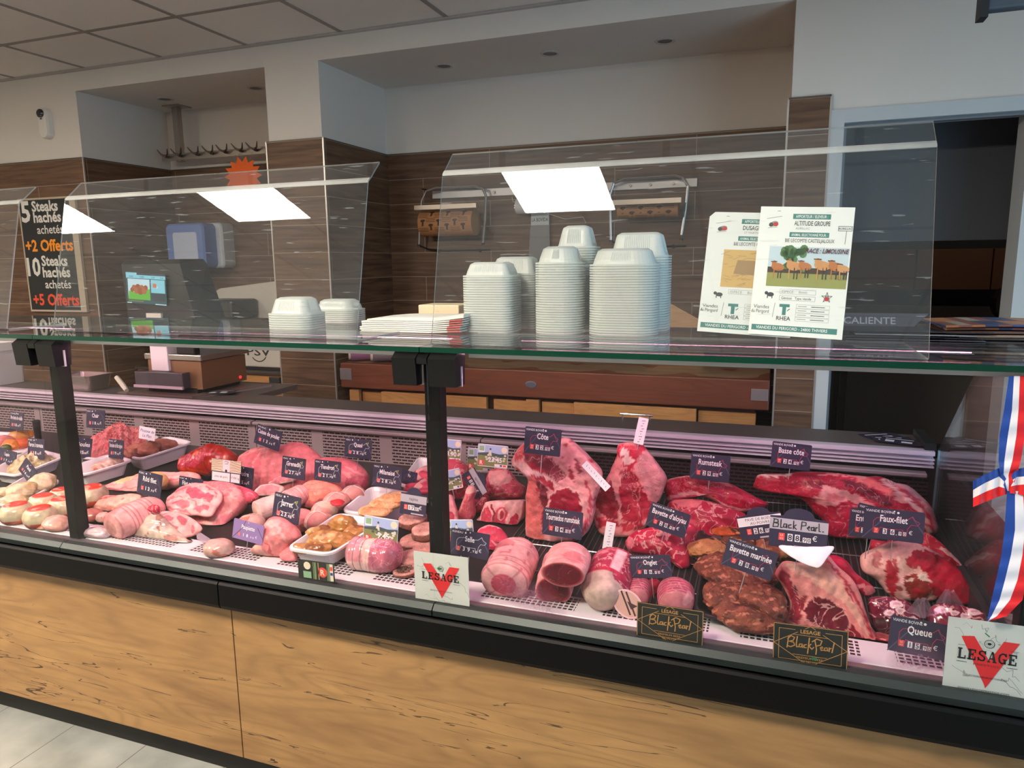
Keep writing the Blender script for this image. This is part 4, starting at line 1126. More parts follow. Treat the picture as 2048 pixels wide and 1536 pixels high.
b.bbox(A[0], B_[0], .47, .58, z, A[2] - .001, .003, 0); b.bbox(A[0] + .002, B_[0], .472, .58, A[2] - .0005, B_[2] + .004, .003, 1)
b.build('orange_packet', [mat('packet_orange', (240, 120, 24), 0.5), mat('packet_cream', (244, 226, 190), 0.6)], label='orange packet with cream top behind the paper bags', cat='packet')

# the two breeder sheets leaning behind the wide screen
def scr_pt(x, y, off):
    """on the plane just behind the leaning face of the wide screen"""
    d = _ray(x, y); n = np.array([0, -1.0, LEAN]); p0 = np.array([0, .006 + off, ZS + .004])
    return CAM + d * (np.dot(p0 - CAM, n) / np.dot(d, n))
paper = mat('sheet_white', (236, 240, 234), 0.7); teal = mat('sheet_teal', (70, 132, 124), 0.7); ink = mat('sheet_ink', (70, 74, 76), 0.7); inkl = mat('sheet_ink_pale', (150, 152, 150), 0.7)
PM = [paper, teal, ink, inkl, mat('p_sky', (196, 216, 222), .7), mat('p_tree', (92, 132, 84), .7), mat('p_cow', (186, 118, 66), .7), mat('p_cow_dark', (74, 60, 50), .7), mat('p_grass', (150, 154, 86), .7), mat('p_straw', (214, 178, 110), .7), mat('p_straw_dark', (168, 138, 96), .7), mat('p_red', (190, 60, 60), .7), mat('p_maroon', (96, 44, 54), .7), mat('p_cow_pale', (206, 150, 96), .7)]
SW, SH = .21, .297
def sheet(BL, BR, TL, off, kind, lab):
    bl, br, tl = scr_pt(*BL, off), scr_pt(*BR, off), scr_pt(*TL, off)
    ex = br - bl; ex /= np.linalg.norm(ex); nv = np.array([0, -1.0, LEAN]); nv /= np.linalg.norm(nv); ez = np.cross(ex, -nv); ez = -ez if ez[2] < 0 else ez
    ey = -nv
    f = Flat()
    P = [(0, 0), (SW, 0), (SW, SH), (0.012, SH), (0, SH - .012)] if kind == 2 else [(0, 0), (SW, 0), (SW, SH), (0, SH)]
    f.plate(P, .0004, 0)
    X = lambda a: a * SW
    Z = lambda a: a * SH
    # letterhead
    f.disc(X(.16), Z(.865), .010, 3, 1, .006, rot=.3); f.disc(X(.18), Z(.862), .006, 11, 2, .005); f.disc(X(.13), Z(.858), .005, 2, 2); f.line([(X(.08), Z(.905)), (X(.24), Z(.925))], .0012, 3); f.line([(X(.1), Z(.832)), (X(.2), Z(.84))], .0012, 3)
    f.rect(X(.36), Z(.905), X(.76), Z(.945), 1); f.text('APPORTEUR / ELEVEUR :', X(.56), Z(.914), .0095, 0, 2, bold=.01, wmax=X(.34))
    f.text('ALTITUDE GROUPE' if kind == 1 else 'DUSAGE PASCAL', X(.38), Z(.855), .015, 2, 2, 'l', bold=.012, wmax=X(.38))
    f.text('AURILLAC' if kind == 1 else 'ST MARTIAL D\'ARTENSET', X(.40), Z(.825), .007, 3, 2, 'l')
    f.rect(X(.34), Z(.765), X(.76), Z(.803), 1); f.text('ANIMAL SELECTIONNÉ POUR :', X(.55), Z(.773), .0085, 0, 2, bold=.01, wmax=X(.38))
    f.text('BIE LECOMTE CASTELJALOUX', X(.30), Z(.725), .012, 2, 2, 'l', wmax=X(.52))
    if kind == 1:
        f.frame(X(.85), Z(.82), X(.99), Z(.855), .001, 2, 1); f.text('AURILLAC', X(.92), Z(.83), .0065, 2, 2, bold=.01); f.line([(X(.935), Z(.82)), (X(.93), Z(.72))], .001, 2)
        f.rect(X(.14), Z(.38), X(.985), Z(.69), 4, 1); f.rect(X(.14), Z(.38), X(.985), Z(.49), 8, 2)
        for i in range(26):
            q = random.Random(i); f.disc(X(.40 + q.uniform(-.13, .13)), Z(.60 + q.uniform(-.08, .085)), .0075 * q.uniform(.7, 1.3), 5, 3, n=9)
        f.rect(X(.14), Z(.485), X(.985), Z(.53), 7, 2)
        for i, (u, v, s) in enumerate(((.25, .53, 1.0), (.42, .54, 1.15), (.54, .54, 1.0), (.72, .55, 1.2), (.86, .545, 1.1), (.94, .53, .9))):
            c = 6 if i % 2 == 0 else 13
            f.disc(X(u), Z(v), .015 * s, c, 4 + i, .009 * s, 14, rot=-.15); f.disc(X(u) - .009 * s, Z(v) + .008 * s, .0055 * s, c, 5 + i, .0065 * s, 10)
            for l in (-.008, .002, .008): f.rect(X(u) + l * s - .0012, Z(v) - .026 * s, X(u) + l * s + .0014, Z(v) - .004, c if l < 0 else 7, 4 + i)
            f.line([(X(u) - .016 * s, Z(v) + .012 * s), (X(u) - .003 * s, Z(v) + .012 * s)], .002 * s, 7, 5 + i)
        f.text('RACE : LIMOUSINE', X(.53), Z(.645), .0145, 12, 12, 'l', shear=.25, bold=.018, wmax=X(.44))
    else:
        f.rect(X(.20), Z(.38), X(.96), Z(.69), 9, 1)
        q = random.Random(3)
        for i in range(70):
            u, v, a = q.uniform(.22, .94), q.uniform(.39, .68), q.uniform(-.6, .6); l = q.uniform(.004, .011)
            f.line([(X(u) - l * math.cos(a), Z(v) - l * math.sin(a)), (X(u) + l * math.cos(a), Z(v) + l * math.sin(a))], .0009, 10, 2)
        f.poly([(X(.33), Z(.49)), (X(.82), Z(.48)), (X(.84), Z(.60)), (X(.36), Z(.605))], 10, 3)
    # lower part: cow mark, data lines, letter mark
    f.disc(X(.20), Z(.315), .008, 2, 1, .005); f.rect(X(.165), Z(.285), X(.175), Z(.315), 2); f.rect(X(.215), Z(.285), X(.225), Z(.315), 2); f.disc(X(.155), Z(.325), .004, 2, 1)
    f.frame(X(.30), Z(.325), X(.68), Z(.36), .0006, 3); f.text('ESPECE     Bovin', X(.32), Z(.332), .0085, 3, 2, 'l')
    if kind == 1: f.frame(X(.30), Z(.275), X(.68), Z(.31), .0006, 3); f.text('Génisse   Type viande', X(.32), Z(.283), .0085, 2, 2, 'l', wmax=X(.32))
    f.text('Viandes', X(.20), Z(.205), .0115, 2, 2, 'r'); f.text('du Périgord', X(.20), Z(.17), .0115, 2, 2, 'r', wmax=X(.19)); f.line([(X(.245), Z(.14)), (X(.26), Z(.25))], .0008, 2)
    f.rect(X(.31), Z(.222), X(.42), Z(.245), 1); f.rect(X(.345), Z(.16), X(.385), Z(.225), 1); f.poly([(X(.40), Z(.19)), (X(.43), Z(.21)), (X(.415), Z(.21)), (X(.395), Z(.195))], 1); f.text('RHEA', X(.365), Z(.12), .013, 2, 2, bold=.012)
    for i in range(4): f.frame(X(.49), Z(.12 + .033 * i), X(.84), Z(.148 + .033 * i), .0005, 3); f.line([(X(.51), Z(.134 + .033 * i)), (X(.60), Z(.134 + .033 * i))], .0012, 3, 2); f.line([(X(.65), Z(.134 + .033 * i)), (X(.79), Z(.134 + .033 * i))], .0014, 2, 2)
    if kind == 1:
        f.line([(X(.80) + .012 * math.cos(a), Z(.31) + .012 * math.sin(a)) for a in (1.57, 4.08, .31, 2.83, 5.34)], .0012, 2, 2, True); f.disc(X(.80), Z(.30), .005, 11, 3)
    f.rect(X(.03), Z(.035), X(.94), Z(.078), 1); f.text('VIANDES DU PERIGORD - 24800 THIVIERS', X(.46), Z(.046), .0098, 0, 2, bold=.012, wmax=X(.76))
    f.line([(X(.19), Z(.965)), (X(.22), Z(.966))], .001, 2)
    M = Matrix(((ex[0], ey[0], ez[0], bl[0]), (ex[1], ey[1], ez[1], bl[1]), (ex[2], ey[2], ez[2], bl[2]), (0, 0, 0, 1)))
    k = np.linalg.norm(tl - bl) / SH
    M = M @ Matrix.Diagonal((np.linalg.norm(br - bl) / SW, 1, k, 1))
    return f.build('breeder_sheet', PM, M, label=lab, cat='paper sheet')
sheet((1496, 667), (1684, 680), (1530, 413), .0045, 1, 'white printed sheet with a photo of brown cows, leaning behind the screen')
sheet((1394, 662), (1580, 676), (1431, 424), .008, 2, 'white printed sheet with a straw photo, half behind the cow sheet')

# catalogues and plastic sleeves at the right end of the shelf
rnd = random.Random(11)
cols = [(120, 116, 122), (92, 90, 100), (70, 68, 76), (150, 150, 158), (60, 58, 64)]
A = at(1690, 684, Z=ZS)
for k in range(5):
    x0, x1 = A[0] + rnd.uniform(-.02, .03), A[0] + .27 + rnd.uniform(-.02, .03); y0 = .30 + rnd.uniform(-.01, .02); y1 = y0 + .19; z = ZS + .001 + .0052 * k
    b = MB(); nx = 14; V = []
    for s in (0, 1):
        for j in range(4):
            for i in range(nx + 1):
                u = i / nx; V.append((x0 + (x1 - x0) * u, y0 + (y1 - y0) * j / 3, z + .0016 * s + .0012 * math.sin(u * 9 + k) * (j % 2) + (.0006 * k)))
    m = (nx + 1) * 4; q = lambda j, i: j * (nx + 1) + i
    F = [(q(j, i), q(j + 1, i), q(j + 1, i + 1), q(j, i + 1)) for j in range(3) for i in range(nx)]; F += [tuple(m + v for v in f_[::-1]) for f_ in F]
    F += [(q(0, i), q(0, i + 1), m + q(0, i + 1), m + q(0, i)) for i in range(nx)] + [(q(3, i), m + q(3, i), m + q(3, i + 1), q(3, i + 1)) for i in range(nx)] + [(q(j, 0), m + q(j, 0), m + q(j + 1, 0), q(j + 1, 0)) for j in range(3)] + [(q(j, nx), q(j + 1, nx), m + q(j + 1, nx), m + q(j, nx)) for j in range(3)]
    b.add(V, F); o = b.build('plastic_sleeve', mat('sleeve_%d' % k, cols[k], 0.25), label='top grey plastic sleeve with pale capitals, beside the papers' if k == 4 else 'grey plastic sleeve inside the flat pile beside the papers', cat='plastic sleeve', group='flat grey sleeves')
S = at(1742, 655, Y=.34)
f = Flat(); f.plate([(-.10, -.013), (.07, -.013), (.10, .019), (-.10, .019)], .001, 1); f.text('CALIENTE', -.02, -.008, .024, 0, 2, bold=.012, wmax=.125)
f.build('printed_sleeve', [mat('sleeve_letters', (176, 176, 182), .4), mat('sleeve_dark', (78, 74, 82), .3)], Matrix.Translation((S[0] + .015, .335, ZS + .0325 + .0145)) @ Matrix.Rotation(-.5, 4, 'X'), label='dark printed sleeve edge with pale capitals standing on the grey pile', cat='plastic sleeve')
A = at(1880, 683, Z=ZS); pal = [(66, 62, 62), (120, 96, 80), (150, 124, 104), (96, 70, 60), (168, 150, 140), (60, 72, 120)]
for k in range(6):
    rnd = random.Random(60 + k); x0 = A[0] + rnd.uniform(-.02, .03); y0 = .33 + rnd.uniform(-.02, .02); z = ZS + .001 + .0068 * k
    V = []; F = []; nx = 12; w = .30; d = .21; r_ = rnd.uniform(-.12, .12)
    for s in (0, 1):
        for j in range(3):
            for i in range(nx + 1):
                u = i / nx; X_, Y_ = w * u, d * j / 2
                V.append((x0 + X_ * math.cos(r_) - Y_ * math.sin(r_), y0 + X_ * math.sin(r_) * .4 + Y_, z + .0046 * s + .004 * math.sin(u * PI) * k / 5))
    m = (nx + 1) * 3; q = lambda j, i: j * (nx + 1) + i
    F = [(q(j, i), q(j + 1, i), q(j + 1, i + 1), q(j, i + 1)) for j in range(2) for i in range(nx)]; F += [tuple(m + v for v in f_[::-1]) for f_ in F]
    nf = len(F); F += [(q(0, i), q(0, i + 1), m + q(0, i + 1), m + q(0, i)) for i in range(nx)] + [(q(2, i), m + q(2, i), m + q(2, i + 1), q(2, i + 1)) for i in range(nx)] + [(q(j, 0), m + q(j, 0), m + q(j + 1, 0), q(j + 1, 0)) for j in range(2)] + [(q(j, nx), q(j + 1, nx), m + q(j + 1, nx), m + q(j, nx)) for j in range(2)]
    mi = [0] * len(F)
    if k >= 4:
        for i in range(nf // 2, nf):
            mi[i] = [1, 2, 3, 2, 4, 1, 3][(i * 5 + k) % 7]
        for i in range(nf, nf + nx): mi[i] = [0, 1, 4, 4, 2, 2, 3, 2, 1, 3, 0, 0][(i - nf + k) % 12]
    mk('catalogue', V, F, [mat('cat_%d' % k, pal[k], 0.4), mat('cat_blue', (50, 58, 92), .4), mat('cat_orange', (160, 104, 62), .4), mat('cat_red', (120, 70, 62), .4), mat('cat_cream', (150, 138, 124), .4)], mi=mi, label='glossy top catalogue with blue and orange pictures, right end of shelf' if k == 5 else 'brownish catalogue inside the fanned pile at the right end of the shelf', cat='catalogue', group='pile of catalogues')

# ---------------------------------------------------------------- back room and worktop oddments
t = thing('prep_table', 'dim work table seen through the doorway', 'table', (1.2, 4.4, 0))
b = MB(); b.bbox(.45, 2.1, 4.1, 4.8, .86, .90, .004); b.build('table_top', mat('dim_top', (150, 146, 142), .5), t)
for x in (.5, 2.05):
    for y in (4.15, 4.75): b = MB(); b.box(x - .02, x + .02, y - .02, y + .02, 0, .86); b.build('leg', mat('bracket_dark', (58, 50, 46), 0.4, 0.5), t)
t = thing('round_grinder', 'dark round machine on the table through the doorway', 'machine', (1.55, 4.4, .90))
b = MB(); b.bbox(1.38, 1.72, 4.25, 4.55, .902, 1.06, .02); b.build('base', mat('dim_steel', (110, 104, 100), .4, .5), t)
b = MB(); b.tube([(1.55, 4.25, 1.18), (1.55, 4.4, 1.18)], .13, 20); b.build('drum', mat('machine_black', (36, 33, 32), .45), t)
t = thing('wall_cupboard', 'dark brown wall cupboard at the back of the dim room', 'cupboard', (1.2, 4.9, 1.3))
for i, x in enumerate((.5, 1.0, 1.5)): b = MB(); b.bbox(x + .004, x + .496, 4.75, 5.04, 1.26, 1.56, .004); b.build('cupboard_door', mat('cupboard_brown', (118, 84, 62), .5), t)
P = at(188, 786, Z=.95)
t = thing('knife', 'knife with pale handle lying on the worktop left of the scale', 'knife', (-2.95, 1.0, .931))
b = MB(); q = [at(205, 790, Y=1.0), at(187, 760, Y=1.0)]
b.tube([(-2.80, .98, .938), (-2.84, 1.0, .955), (-2.90, 1.02, .99)], [.010, .012, .011], 8); b.build('handle', mat('knife_handle', (214, 206, 190), .5), t)
b = MB(); b.hexa([(-2.83, .955, .9308), (-2.76, .95, .9308), (-2.76, .965, .9308), (-2.83, .985, .9308), (-2.83, .955, .934), (-2.76, .95, .932), (-2.76, .965, .932), (-2.83, .985, .934)]); b.build('blade', steel, t)
t = thing('steel_tub', 'small steel container on the worktop by the left post', 'container', (-3.1, 1.0, .931))
b = MB(); rr = lambda s, z: [(-3.08 + p[0], 1.0 + p[1], z) for p in rrect(.20 + s, .14 + s, .02)]
b.loft([rr(-.02, .931), rr(0, 1.0), rr(-.004, 1.0), rr(-.024, .934)]); b.build('body', steel, t)
b = MB(); b.loft([rr(0, 1.0), rr(.012, 1.0), rr(.012, 1.003), rr(0, 1.003), rr(0, 1.0)], cap0=False, cap1=False); b.build('rim', steel, t)
t = thing('plastic_crate', 'white ribbed plastic crate on the worktop at the left edge', 'crate', (-3.75, 1.0, .931))
b = MB(); rr = lambda s, z: [(-3.78 + p[0], 1.005 + p[1], z) for p in rrect(.40 + s, .17 + s, .02)]
b.loft([rr(-.02, .931), rr(-.01, 1.10), rr(0, 1.10), rr(0, 1.14), rr(-.012, 1.14), rr(-.03, .936)]); b.build('body', mat('crate_white', (206, 204, 200), .5), t)
for i in range(16): b = MB(); x = -3.96 + i * .024; b.box(x, x + .008, .916, .924, 1.06, 1.10); b.build('rib', mat('crate_white', (206, 204, 200), .5), t)
# ================================================================ the display: meat and trays
MEAT = meat_mat(); WET = meat_mat('meat_wet', 0.22, 0.45, 60.0, 0.35); WRAP = meat_mat('meat_wrapped', 0.12, 0.2, 40.0, 0.8); CRUMB = meat_mat('meat_crumb', 0.55, 1.0, 160.0)
GRAIN = meat_mat('minced', 0.4, 1.0, 110.0)


def nz(P, f, seed=0, o=3):
    """smooth pseudo noise of points, about -1..1"""
    r = np.random.RandomState(seed + 17); out = 0; P = np.asarray(P, float); am = 1.0; tot = 0
    for k in range(o):
        for _ in range(3):
            d = r.normal(size=P.shape[-1]); d *= f * (2 ** k) / np.linalg.norm(d)
            out = out + am * np.sin(P @ d + r.uniform(0, 6.28)); tot += am * .6
        am *= .5
    return out / tot


def crom(P, n):
    """closed smooth curve through points, n samples"""
    P = np.asarray(P, float); m = len(P); t = np.linspace(0, m, n * 4, endpoint=False); i = t.astype(int); f = (t - i)[:, None]
    a, b, c, d = P[(i - 1) % m], P[i % m], P[(i + 1) % m], P[(i + 2) % m]
    Q = .5 * (2 * b + (c - a) * f + (2 * a - 5 * b + 4 * c - d) * f ** 2 + (3 * b - a - 3 * c + d) * f ** 3)
    L = np.r_[0, np.cumsum(np.linalg.norm(np.diff(np.vstack([Q, Q[:1]]), axis=0), axis=1))]
    s = np.linspace(0, L[-1], n, endpoint=False)
    return np.stack([np.interp(s, L, np.r_[Q[:, k], Q[0, k]]) for k in (0, 1)], 1)


def inpoly(X, Y, P):
    P = np.asarray(P, float); r = np.zeros(X.shape, bool); j = len(P) - 1
    for i in range(len(P)):
        xi, yi, xj, yj = P[i, 0], P[i, 1], P[j, 0], P[j, 1]
        r ^= ((yi > Y) != (yj > Y)) & (X < (xj - xi) * (Y - yi) / (yj - yi + 1e-12) + xi); j = i
    return r


def paint(XY, base, regs, seed=0, wob=2.0):
    """colour of each point from the drawn areas of lean, fat and bone: (shape, rgb, marbling)"""
    n = len(XY); C = np.zeros((n, 4)); C[:, :3] = lin(base[:3]); C[:, 3] = base[3] if len(base) > 3 else 0.0
    q = XY + wob * np.stack([nz(XY, .35, seed, 2), nz(XY, .35, seed + 5, 2)], 1)
    for reg in regs:
        sh, rgb = reg[0], reg[1]; mb = reg[2] if len(reg) > 2 else 0.0
        X, Y = q[:, 0], q[:, 1]
        if sh[0] == 'e':
            _, cx, cy, rx, ry = sh[:5]; a = math.radians(sh[5]) if len(sh) > 5 else 0
            u = (X - cx) * math.cos(a) + (Y - cy) * math.sin(a); v = -(X - cx) * math.sin(a) + (Y - cy) * math.cos(a)
            k = (u / rx) ** 2 + (v / ry) ** 2 < 1
        elif sh[0] == 'l':
            k = np.zeros(n, bool); w = sh[2] / 2
            for a, b in zip(sh[1][:-1], sh[1][1:]):
                a, b = np.array(a, float), np.array(b, float); d = b - a; t = np.clip(((X - a[0]) * d[0] + (Y - a[1]) * d[1]) / (d @ d), 0, 1)
                k |= np.hypot(X - a[0] - t * d[0], Y - a[1] - t * d[1]) < w
        elif sh[0] == 'n':     # noisy patches: frequency, threshold
            k = nz(XY, sh[1], seed + 31, 3) > sh[2]
        else: k = inpoly(X, Y, sh)
        C[k, :3] = lin(rgb); C[k, 3] = mb
    return C


def slab(name, label, cat, outl, Y, T, base, regs=(), tilt=8.0, amp=.0042, seed=0, mat_=None, group=None, pf=2.2, n=132, rings=26, wob=2.0, bump_f=60.0, yaw=0.0, back_shrink=.0, parent=None, parts=(), shift=0.0):
    """a cut of meat: its outline on its own standing or leaning plane at depth Y, T = (front bulge, depth behind)"""
    O = crom(outl, n); c = O.mean(0)
    ymax = O[:, 1].max(); cb = np.array([O[np.argmax(O[:, 1]), 0], ymax])
    P0 = at(cb[0], cb[1], Y=Y)
    ty, tt = math.radians(yaw), math.radians(tilt)
    nv = np.array([math.sin(ty) * math.cos(tt), -math.cos(ty) * math.cos(tt), math.sin(tt)])
    # several pixel -> plane rays at once
    def plane(XY):
        V = np.stack([(XY[:, 0] - 1024) / FPX, (XY[:, 1] - 768) / FPX], 1)
        D = V[:, :1] * _r2 - V[:, 1:] * _u2 + _fwd
        return CAM + D * (((P0 - CAM) @ nv) / (D @ nv))[:, None]
    V = []; XY = []
    Tf, Tb = T
    fr = 1 - (1 - np.linspace(0, 1, rings + 1)[1:]) ** 1.0
    for s in fr:
        q = c + (O - c) * s; XY.append(q); w = plane(q)
        h = Tf * max(0.0, 1 - s ** pf) ** .5
        V.append(w + nv * h)
    nb = 7
    for k in range(1, nb + 1):
        a = k / nb; s = math.cos(a * PI / 2) ** .55 if k < nb else 0.02
        s = s * (1 - back_shrink * a)
        q = c + (O - c) * max(s, .02); XY.append(O * .999 + c * .001); V.append(plane(q) - nv * Tb * math.sin(a * PI / 2) ** .9 if k < nb else plane(q) - nv * Tb)
    cen = plane(c[None])[0] + nv * Tf
    V = np.vstack([cen[None]] + V); XY = np.vstack([c[None]] + XY)
    R = rings + nb
    F = [(0, 1 + (i + 1) % n, 1 + i) for i in range(n)]
    for k in range(R - 1):
        F += [(1 + k * n + i, 1 + k * n + (i + 1) % n, 1 + (k + 1) * n + (i + 1) % n, 1 + (k + 1) * n + i) for i in range(n)]
    F.append(tuple(1 + (R - 1) * n + i for i in range(n)))
    d = nz(V, bump_f, seed, 3)[:, None]
    V = V + nv * (d + .45 * nz(V, bump_f * 3.2, seed + 11, 2)[:, None]) * amp + (V - cen) * (nz(V, bump_f * .6, seed + 3, 2)[:, None] * amp * 2.0)
    # keep it out of the deck
    V[:, 2] = np.maximum(V[:, 2], fz(V[:, 1]))
    C = paint(XY, base, regs, seed, wob)
    return mk(name, V, F, mat_ or MEAT, parent, smooth=True, col=C, label=label, cat=cat, group=group)


def roast(name, label, cat, A, B, ra, rb, colf, ends=(.12, .12), rads=None, seed=0, amp=.0032, grooves=0, gdepth=.0025, mat_=None, group=None, n=56, m=56, pe=2.0, twist=0.0, parent=None):
    """a rolled or whole piece lying from A (near end centre) to B: half width ra, half height rb"""
    A, B = np.asarray(A, float), np.asarray(B, float); d = B - A; L = np.linalg.norm(d); d /= L
    s = np.cross(d, [0, 0, 1.0]); s /= np.linalg.norm(s); u = np.cross(s, d)
    cap = 9
    us = [0.0] * cap + list(np.linspace(0, 1, m)) + [1.0] * cap
    rs = list(np.linspace(.03, 1, cap + 1)[:-1]) + [1.0] * m + list(np.linspace(1, .03, cap + 1)[1:])
    V = []; U = []; RH = []; TH = []
    th = np.linspace(0, 2 * PI, n, endpoint=False)
    ux = np.linspace(0, 1, len(rads)) if rads is not None else None
    for k, (t, r) in enumerate(zip(us, rs)):
        g = np.interp(t, ux, rads) if rads is not None else 1.0
        e0, e1 = ends
        if t < e0 and e0 > 0: g *= (1 - (1 - t / e0) ** pe * .45) if k >= cap else .55
        if t > 1 - e1 and e1 > 0: g *= (1 - (1 - (1 - t) / e1) ** pe * .45) if k < cap + m else .55
        if grooves and cap <= k < cap + m: g *= 1 - gdepth / ra * (abs(math.sin(PI * (t * grooves + .5 + twist))) < .22)
        off = 0.0
        if k < cap: off = -L * .035 * (1 - r * r) * (e0 > 0)
        if k >= cap + m: off = L * .035 * (1 - r * r) * (e1 > 0)
        p = A + d * (L * t + off)
        V.append(p + (np.cos(th)[:, None] * s * ra + np.sin(th)[:, None] * u * rb) * g * r)
        U.append(np.full(n, t)); RH.append(np.full(n, r if (k < cap or k >= cap + m) else 2.0)); TH.append(th)
    V = np.vstack(V); U = np.concatenate(U); RH = np.concatenate(RH); TH = np.concatenate(TH); K = len(us)
    F = [tuple(range(n))]
    for k in range(K - 1): F += [(k * n + i, (k + 1) * n + i, (k + 1) * n + (i + 1) % n, k * n + (i + 1) % n) for i in range(n)]
    F.append(tuple((K - 1) * n + i for i in range(n))[::-1])
    V = V + nz(V, 55, seed, 3)[:, None] * amp * (V - (A + d * ((V - A) @ d)[:, None])) / max(ra, rb)
    V[:, 2] = np.maximum(V[:, 2], fz(V[:, 1]))
    C = colf(U, TH, RH, V, seed)
    return mk(name, V, F, mat_ or MEAT, parent, smooth=True, col=C, label=label, cat=cat, group=group)


def cols(n, rgb, a=0.0):
    C = np.zeros((n, 4)); C[:, :3] = lin(rgb); C[:, 3] = a; return C


def put(C, k, rgb, a=0.0): C[k, :3] = lin(rgb); C[k, 3] = a


FAT, PALE, LEAN_R, DEEP, PINK, BRIGHT = (240, 178, 170), (246, 200, 190), (186, 26, 40), (128, 18, 30), (238, 140, 140), (214, 30, 50)

# ---- white display trays
TRAY = mat('melamine_white', (228, 220, 222), 0.25)


def tray(label, corners, h, dpt, name='display_tray', mt=None, group=None, lip=.008):
    """corners: four photo positions of the rim (near left, near right, far right, far left), h: rim height above the deck"""
    Q = [atd(x, y, h) for x, y in corners]
    zc = max(q[2] for q in Q) * 0 + sum(q[2] for q in Q) / 4
    c = sum(Q) / 4
    def ring(sc, dz, rad=.16):
        out = []
        for i in range(4):
            a, b_, c_ = Q[i - 1], Q[i], Q[(i + 1) % 4]
            for t in np.linspace(0, 1, 6):
                # rounded corner by a quadratic curve
                p0 = b_ + (a - b_) * rad * min(1, .10 / np.linalg.norm(a - b_)) * 2; p2 = b_ + (c_ - b_) * rad * min(1, .10 / np.linalg.norm(c_ - b_)) * 2
                p = (1 - t) ** 2 * p0 + 2 * t * (1 - t) * b_ + t * t * p2
                r_ = np.linalg.norm(p - c); k = (r_ + sc) / r_
                q = c + (p - c) * k; out.append((q[0], q[1], q[2] + dz))
        return out
    b = MB()
    floor_ = [max(0, 0)] 
    b.loft([ring(-.030, -dpt), ring(-.022, -dpt), ring(-.004, -.008), ring(lip, -.006), ring(lip, 0), ring(lip - .003, .0012), ring(-.001, .001), ring(-.007, -.008), ring(-.026, -dpt + .004), ring(-.034, -dpt + .0035)])
    o = b.build(name, mt or TRAY, label=label, cat='tray', group=group, smooth=False)
    return Q


def lump(name, label, cat, cen, rx, ry, rz, rgb, regs=None, seed=0, amp=.12, f=50.0, mat_=None, group=None, a=0.0, rot=0.0, spots=None, nu=40, nv_=24, cut=None, parent=None, flat=None, crumb=0.0):
    """rounded piece of meat about a centre (world), rough surface; spots: list of (threshold, frequency, rgb, marbling)"""
    th = np.linspace(0, 2 * PI, nu, endpoint=False); ph = np.linspace(.04, PI - .04, nv_)
    D = np.array([[math.sin(p) * math.cos(t), math.sin(p) * math.sin(t), math.cos(p)] for p in ph for t in th])
    r = 1 + amp * nz(D, 2.6, seed, 4)
    V = D * r[:, None] * np.array([rx, ry, rz])
    if flat: V[:, 2] = np.where(V[:, 2] > flat, flat + (V[:, 2] - flat) * .12, V[:, 2])
    c_, s_ = math.cos(math.radians(rot)), math.sin(math.radians(rot))
    V = np.stack([V[:, 0] * c_ - V[:, 1] * s_, V[:, 0] * s_ + V[:, 1] * c_, V[:, 2]], 1) + np.asarray(cen, float)
    F = [tuple(range(nu))]
    for k in range(nv_ - 1): F += [(k * nu + i, (k + 1) * nu + i, (k + 1) * nu + (i + 1) % nu, k * nu + (i + 1) % nu) for i in range(nu)]
    F.append(tuple((nv_ - 1) * nu + i for i in range(nu))[::-1])
    V[:, 2] = np.maximum(V[:, 2], fz(V[:, 1]))
    if crumb:
        V = V + D * ((nz(V, 190, seed + 7, 3) + .7 * nz(V, 90, seed + 8, 2)) * crumb)[:, None]
        V[:, 2] = np.maximum(V[:, 2], fz(V[:, 1]))
    C = cols(len(V), rgb, a)
    for t_, f_, c2, a2 in (spots or ()): put(C, nz(V, f_, seed + 40 + int(t_ * 100), 3) > t_, c2, a2)
    return mk(name, V, F, mat_ or MEAT, parent, smooth=True, col=C, label=label, cat=cat, group=group)


def heap(name, label, cat, Q, h0, top, grain, rgb, rgb2, seed=0, mat_=None, n=60, shrink=.8, peak=(.5, .5), kind=None, sharp=1.4, a=0.0):
    """loose food in a tray: a rough mound over the tray floor. Q: rim corners"""
    c = sum(Q) / 4; V = []; UV = []
    for j in range(n):
        for i in range(n):
            u, v = i / (n - 1), j / (n - 1)
            p = (Q[0] * (1 - u) + Q[1] * u) * (1 - v) + (Q[3] * (1 - u) + Q[2] * u) * v
            p = c + (p - c) * shrink
            e = max(0, 1 - (max(abs(u - peak[0]) / max(peak[0], 1 - peak[0]), abs(v - peak[1]) / max(peak[1], 1 - peak[1]))) ** sharp * 1.0) ** .7
            V.append((p[0], p[1], p[2] - h0 + top * e)); UV.append((u, v))
    V = np.array(V); d = nz(V, grain, seed, 3) * .008 + nz(V, grain * 3.1, seed + 9, 2) * .0065
    V[:, 2] += d * np.clip((V[:, 2] - V[:, 2].min()) / .01, 0, 1)
    F = [(j * n + i, j * n + i + 1, (j + 1) * n + i + 1, (j + 1) * n + i) for j in range(n - 1) for i in range(n - 1)]
    # closed underside
    m = len(V); W = V.copy(); W[:, 2] = V[:, 2] - .0015; V[:, 2] += .001; V = np.vstack([V, W])
    F += [tuple(m + q for q in f[::-1]) for f in F]
    bd = [i for i in range(n)] + [j * n + n - 1 for j in range(1, n)] + [(n - 1) * n + i for i in range(n - 2, -1, -1)] + [j * n for j in range(n - 2, 0, -1)]
    F += [(bd[(i + 1) % len(bd)], bd[i], m + bd[i], m + bd[(i + 1) % len(bd)]) for i in range(len(bd))]
    C = cols(len(V), rgb, a); k = nz(V, grain * 1.7, seed + 3, 3) > .25; put(C, k, rgb2, a)
    return mk(name, V, F, mat_ or GRAIN, smooth=True, col=C, label=label, cat=cat, kind=kind)
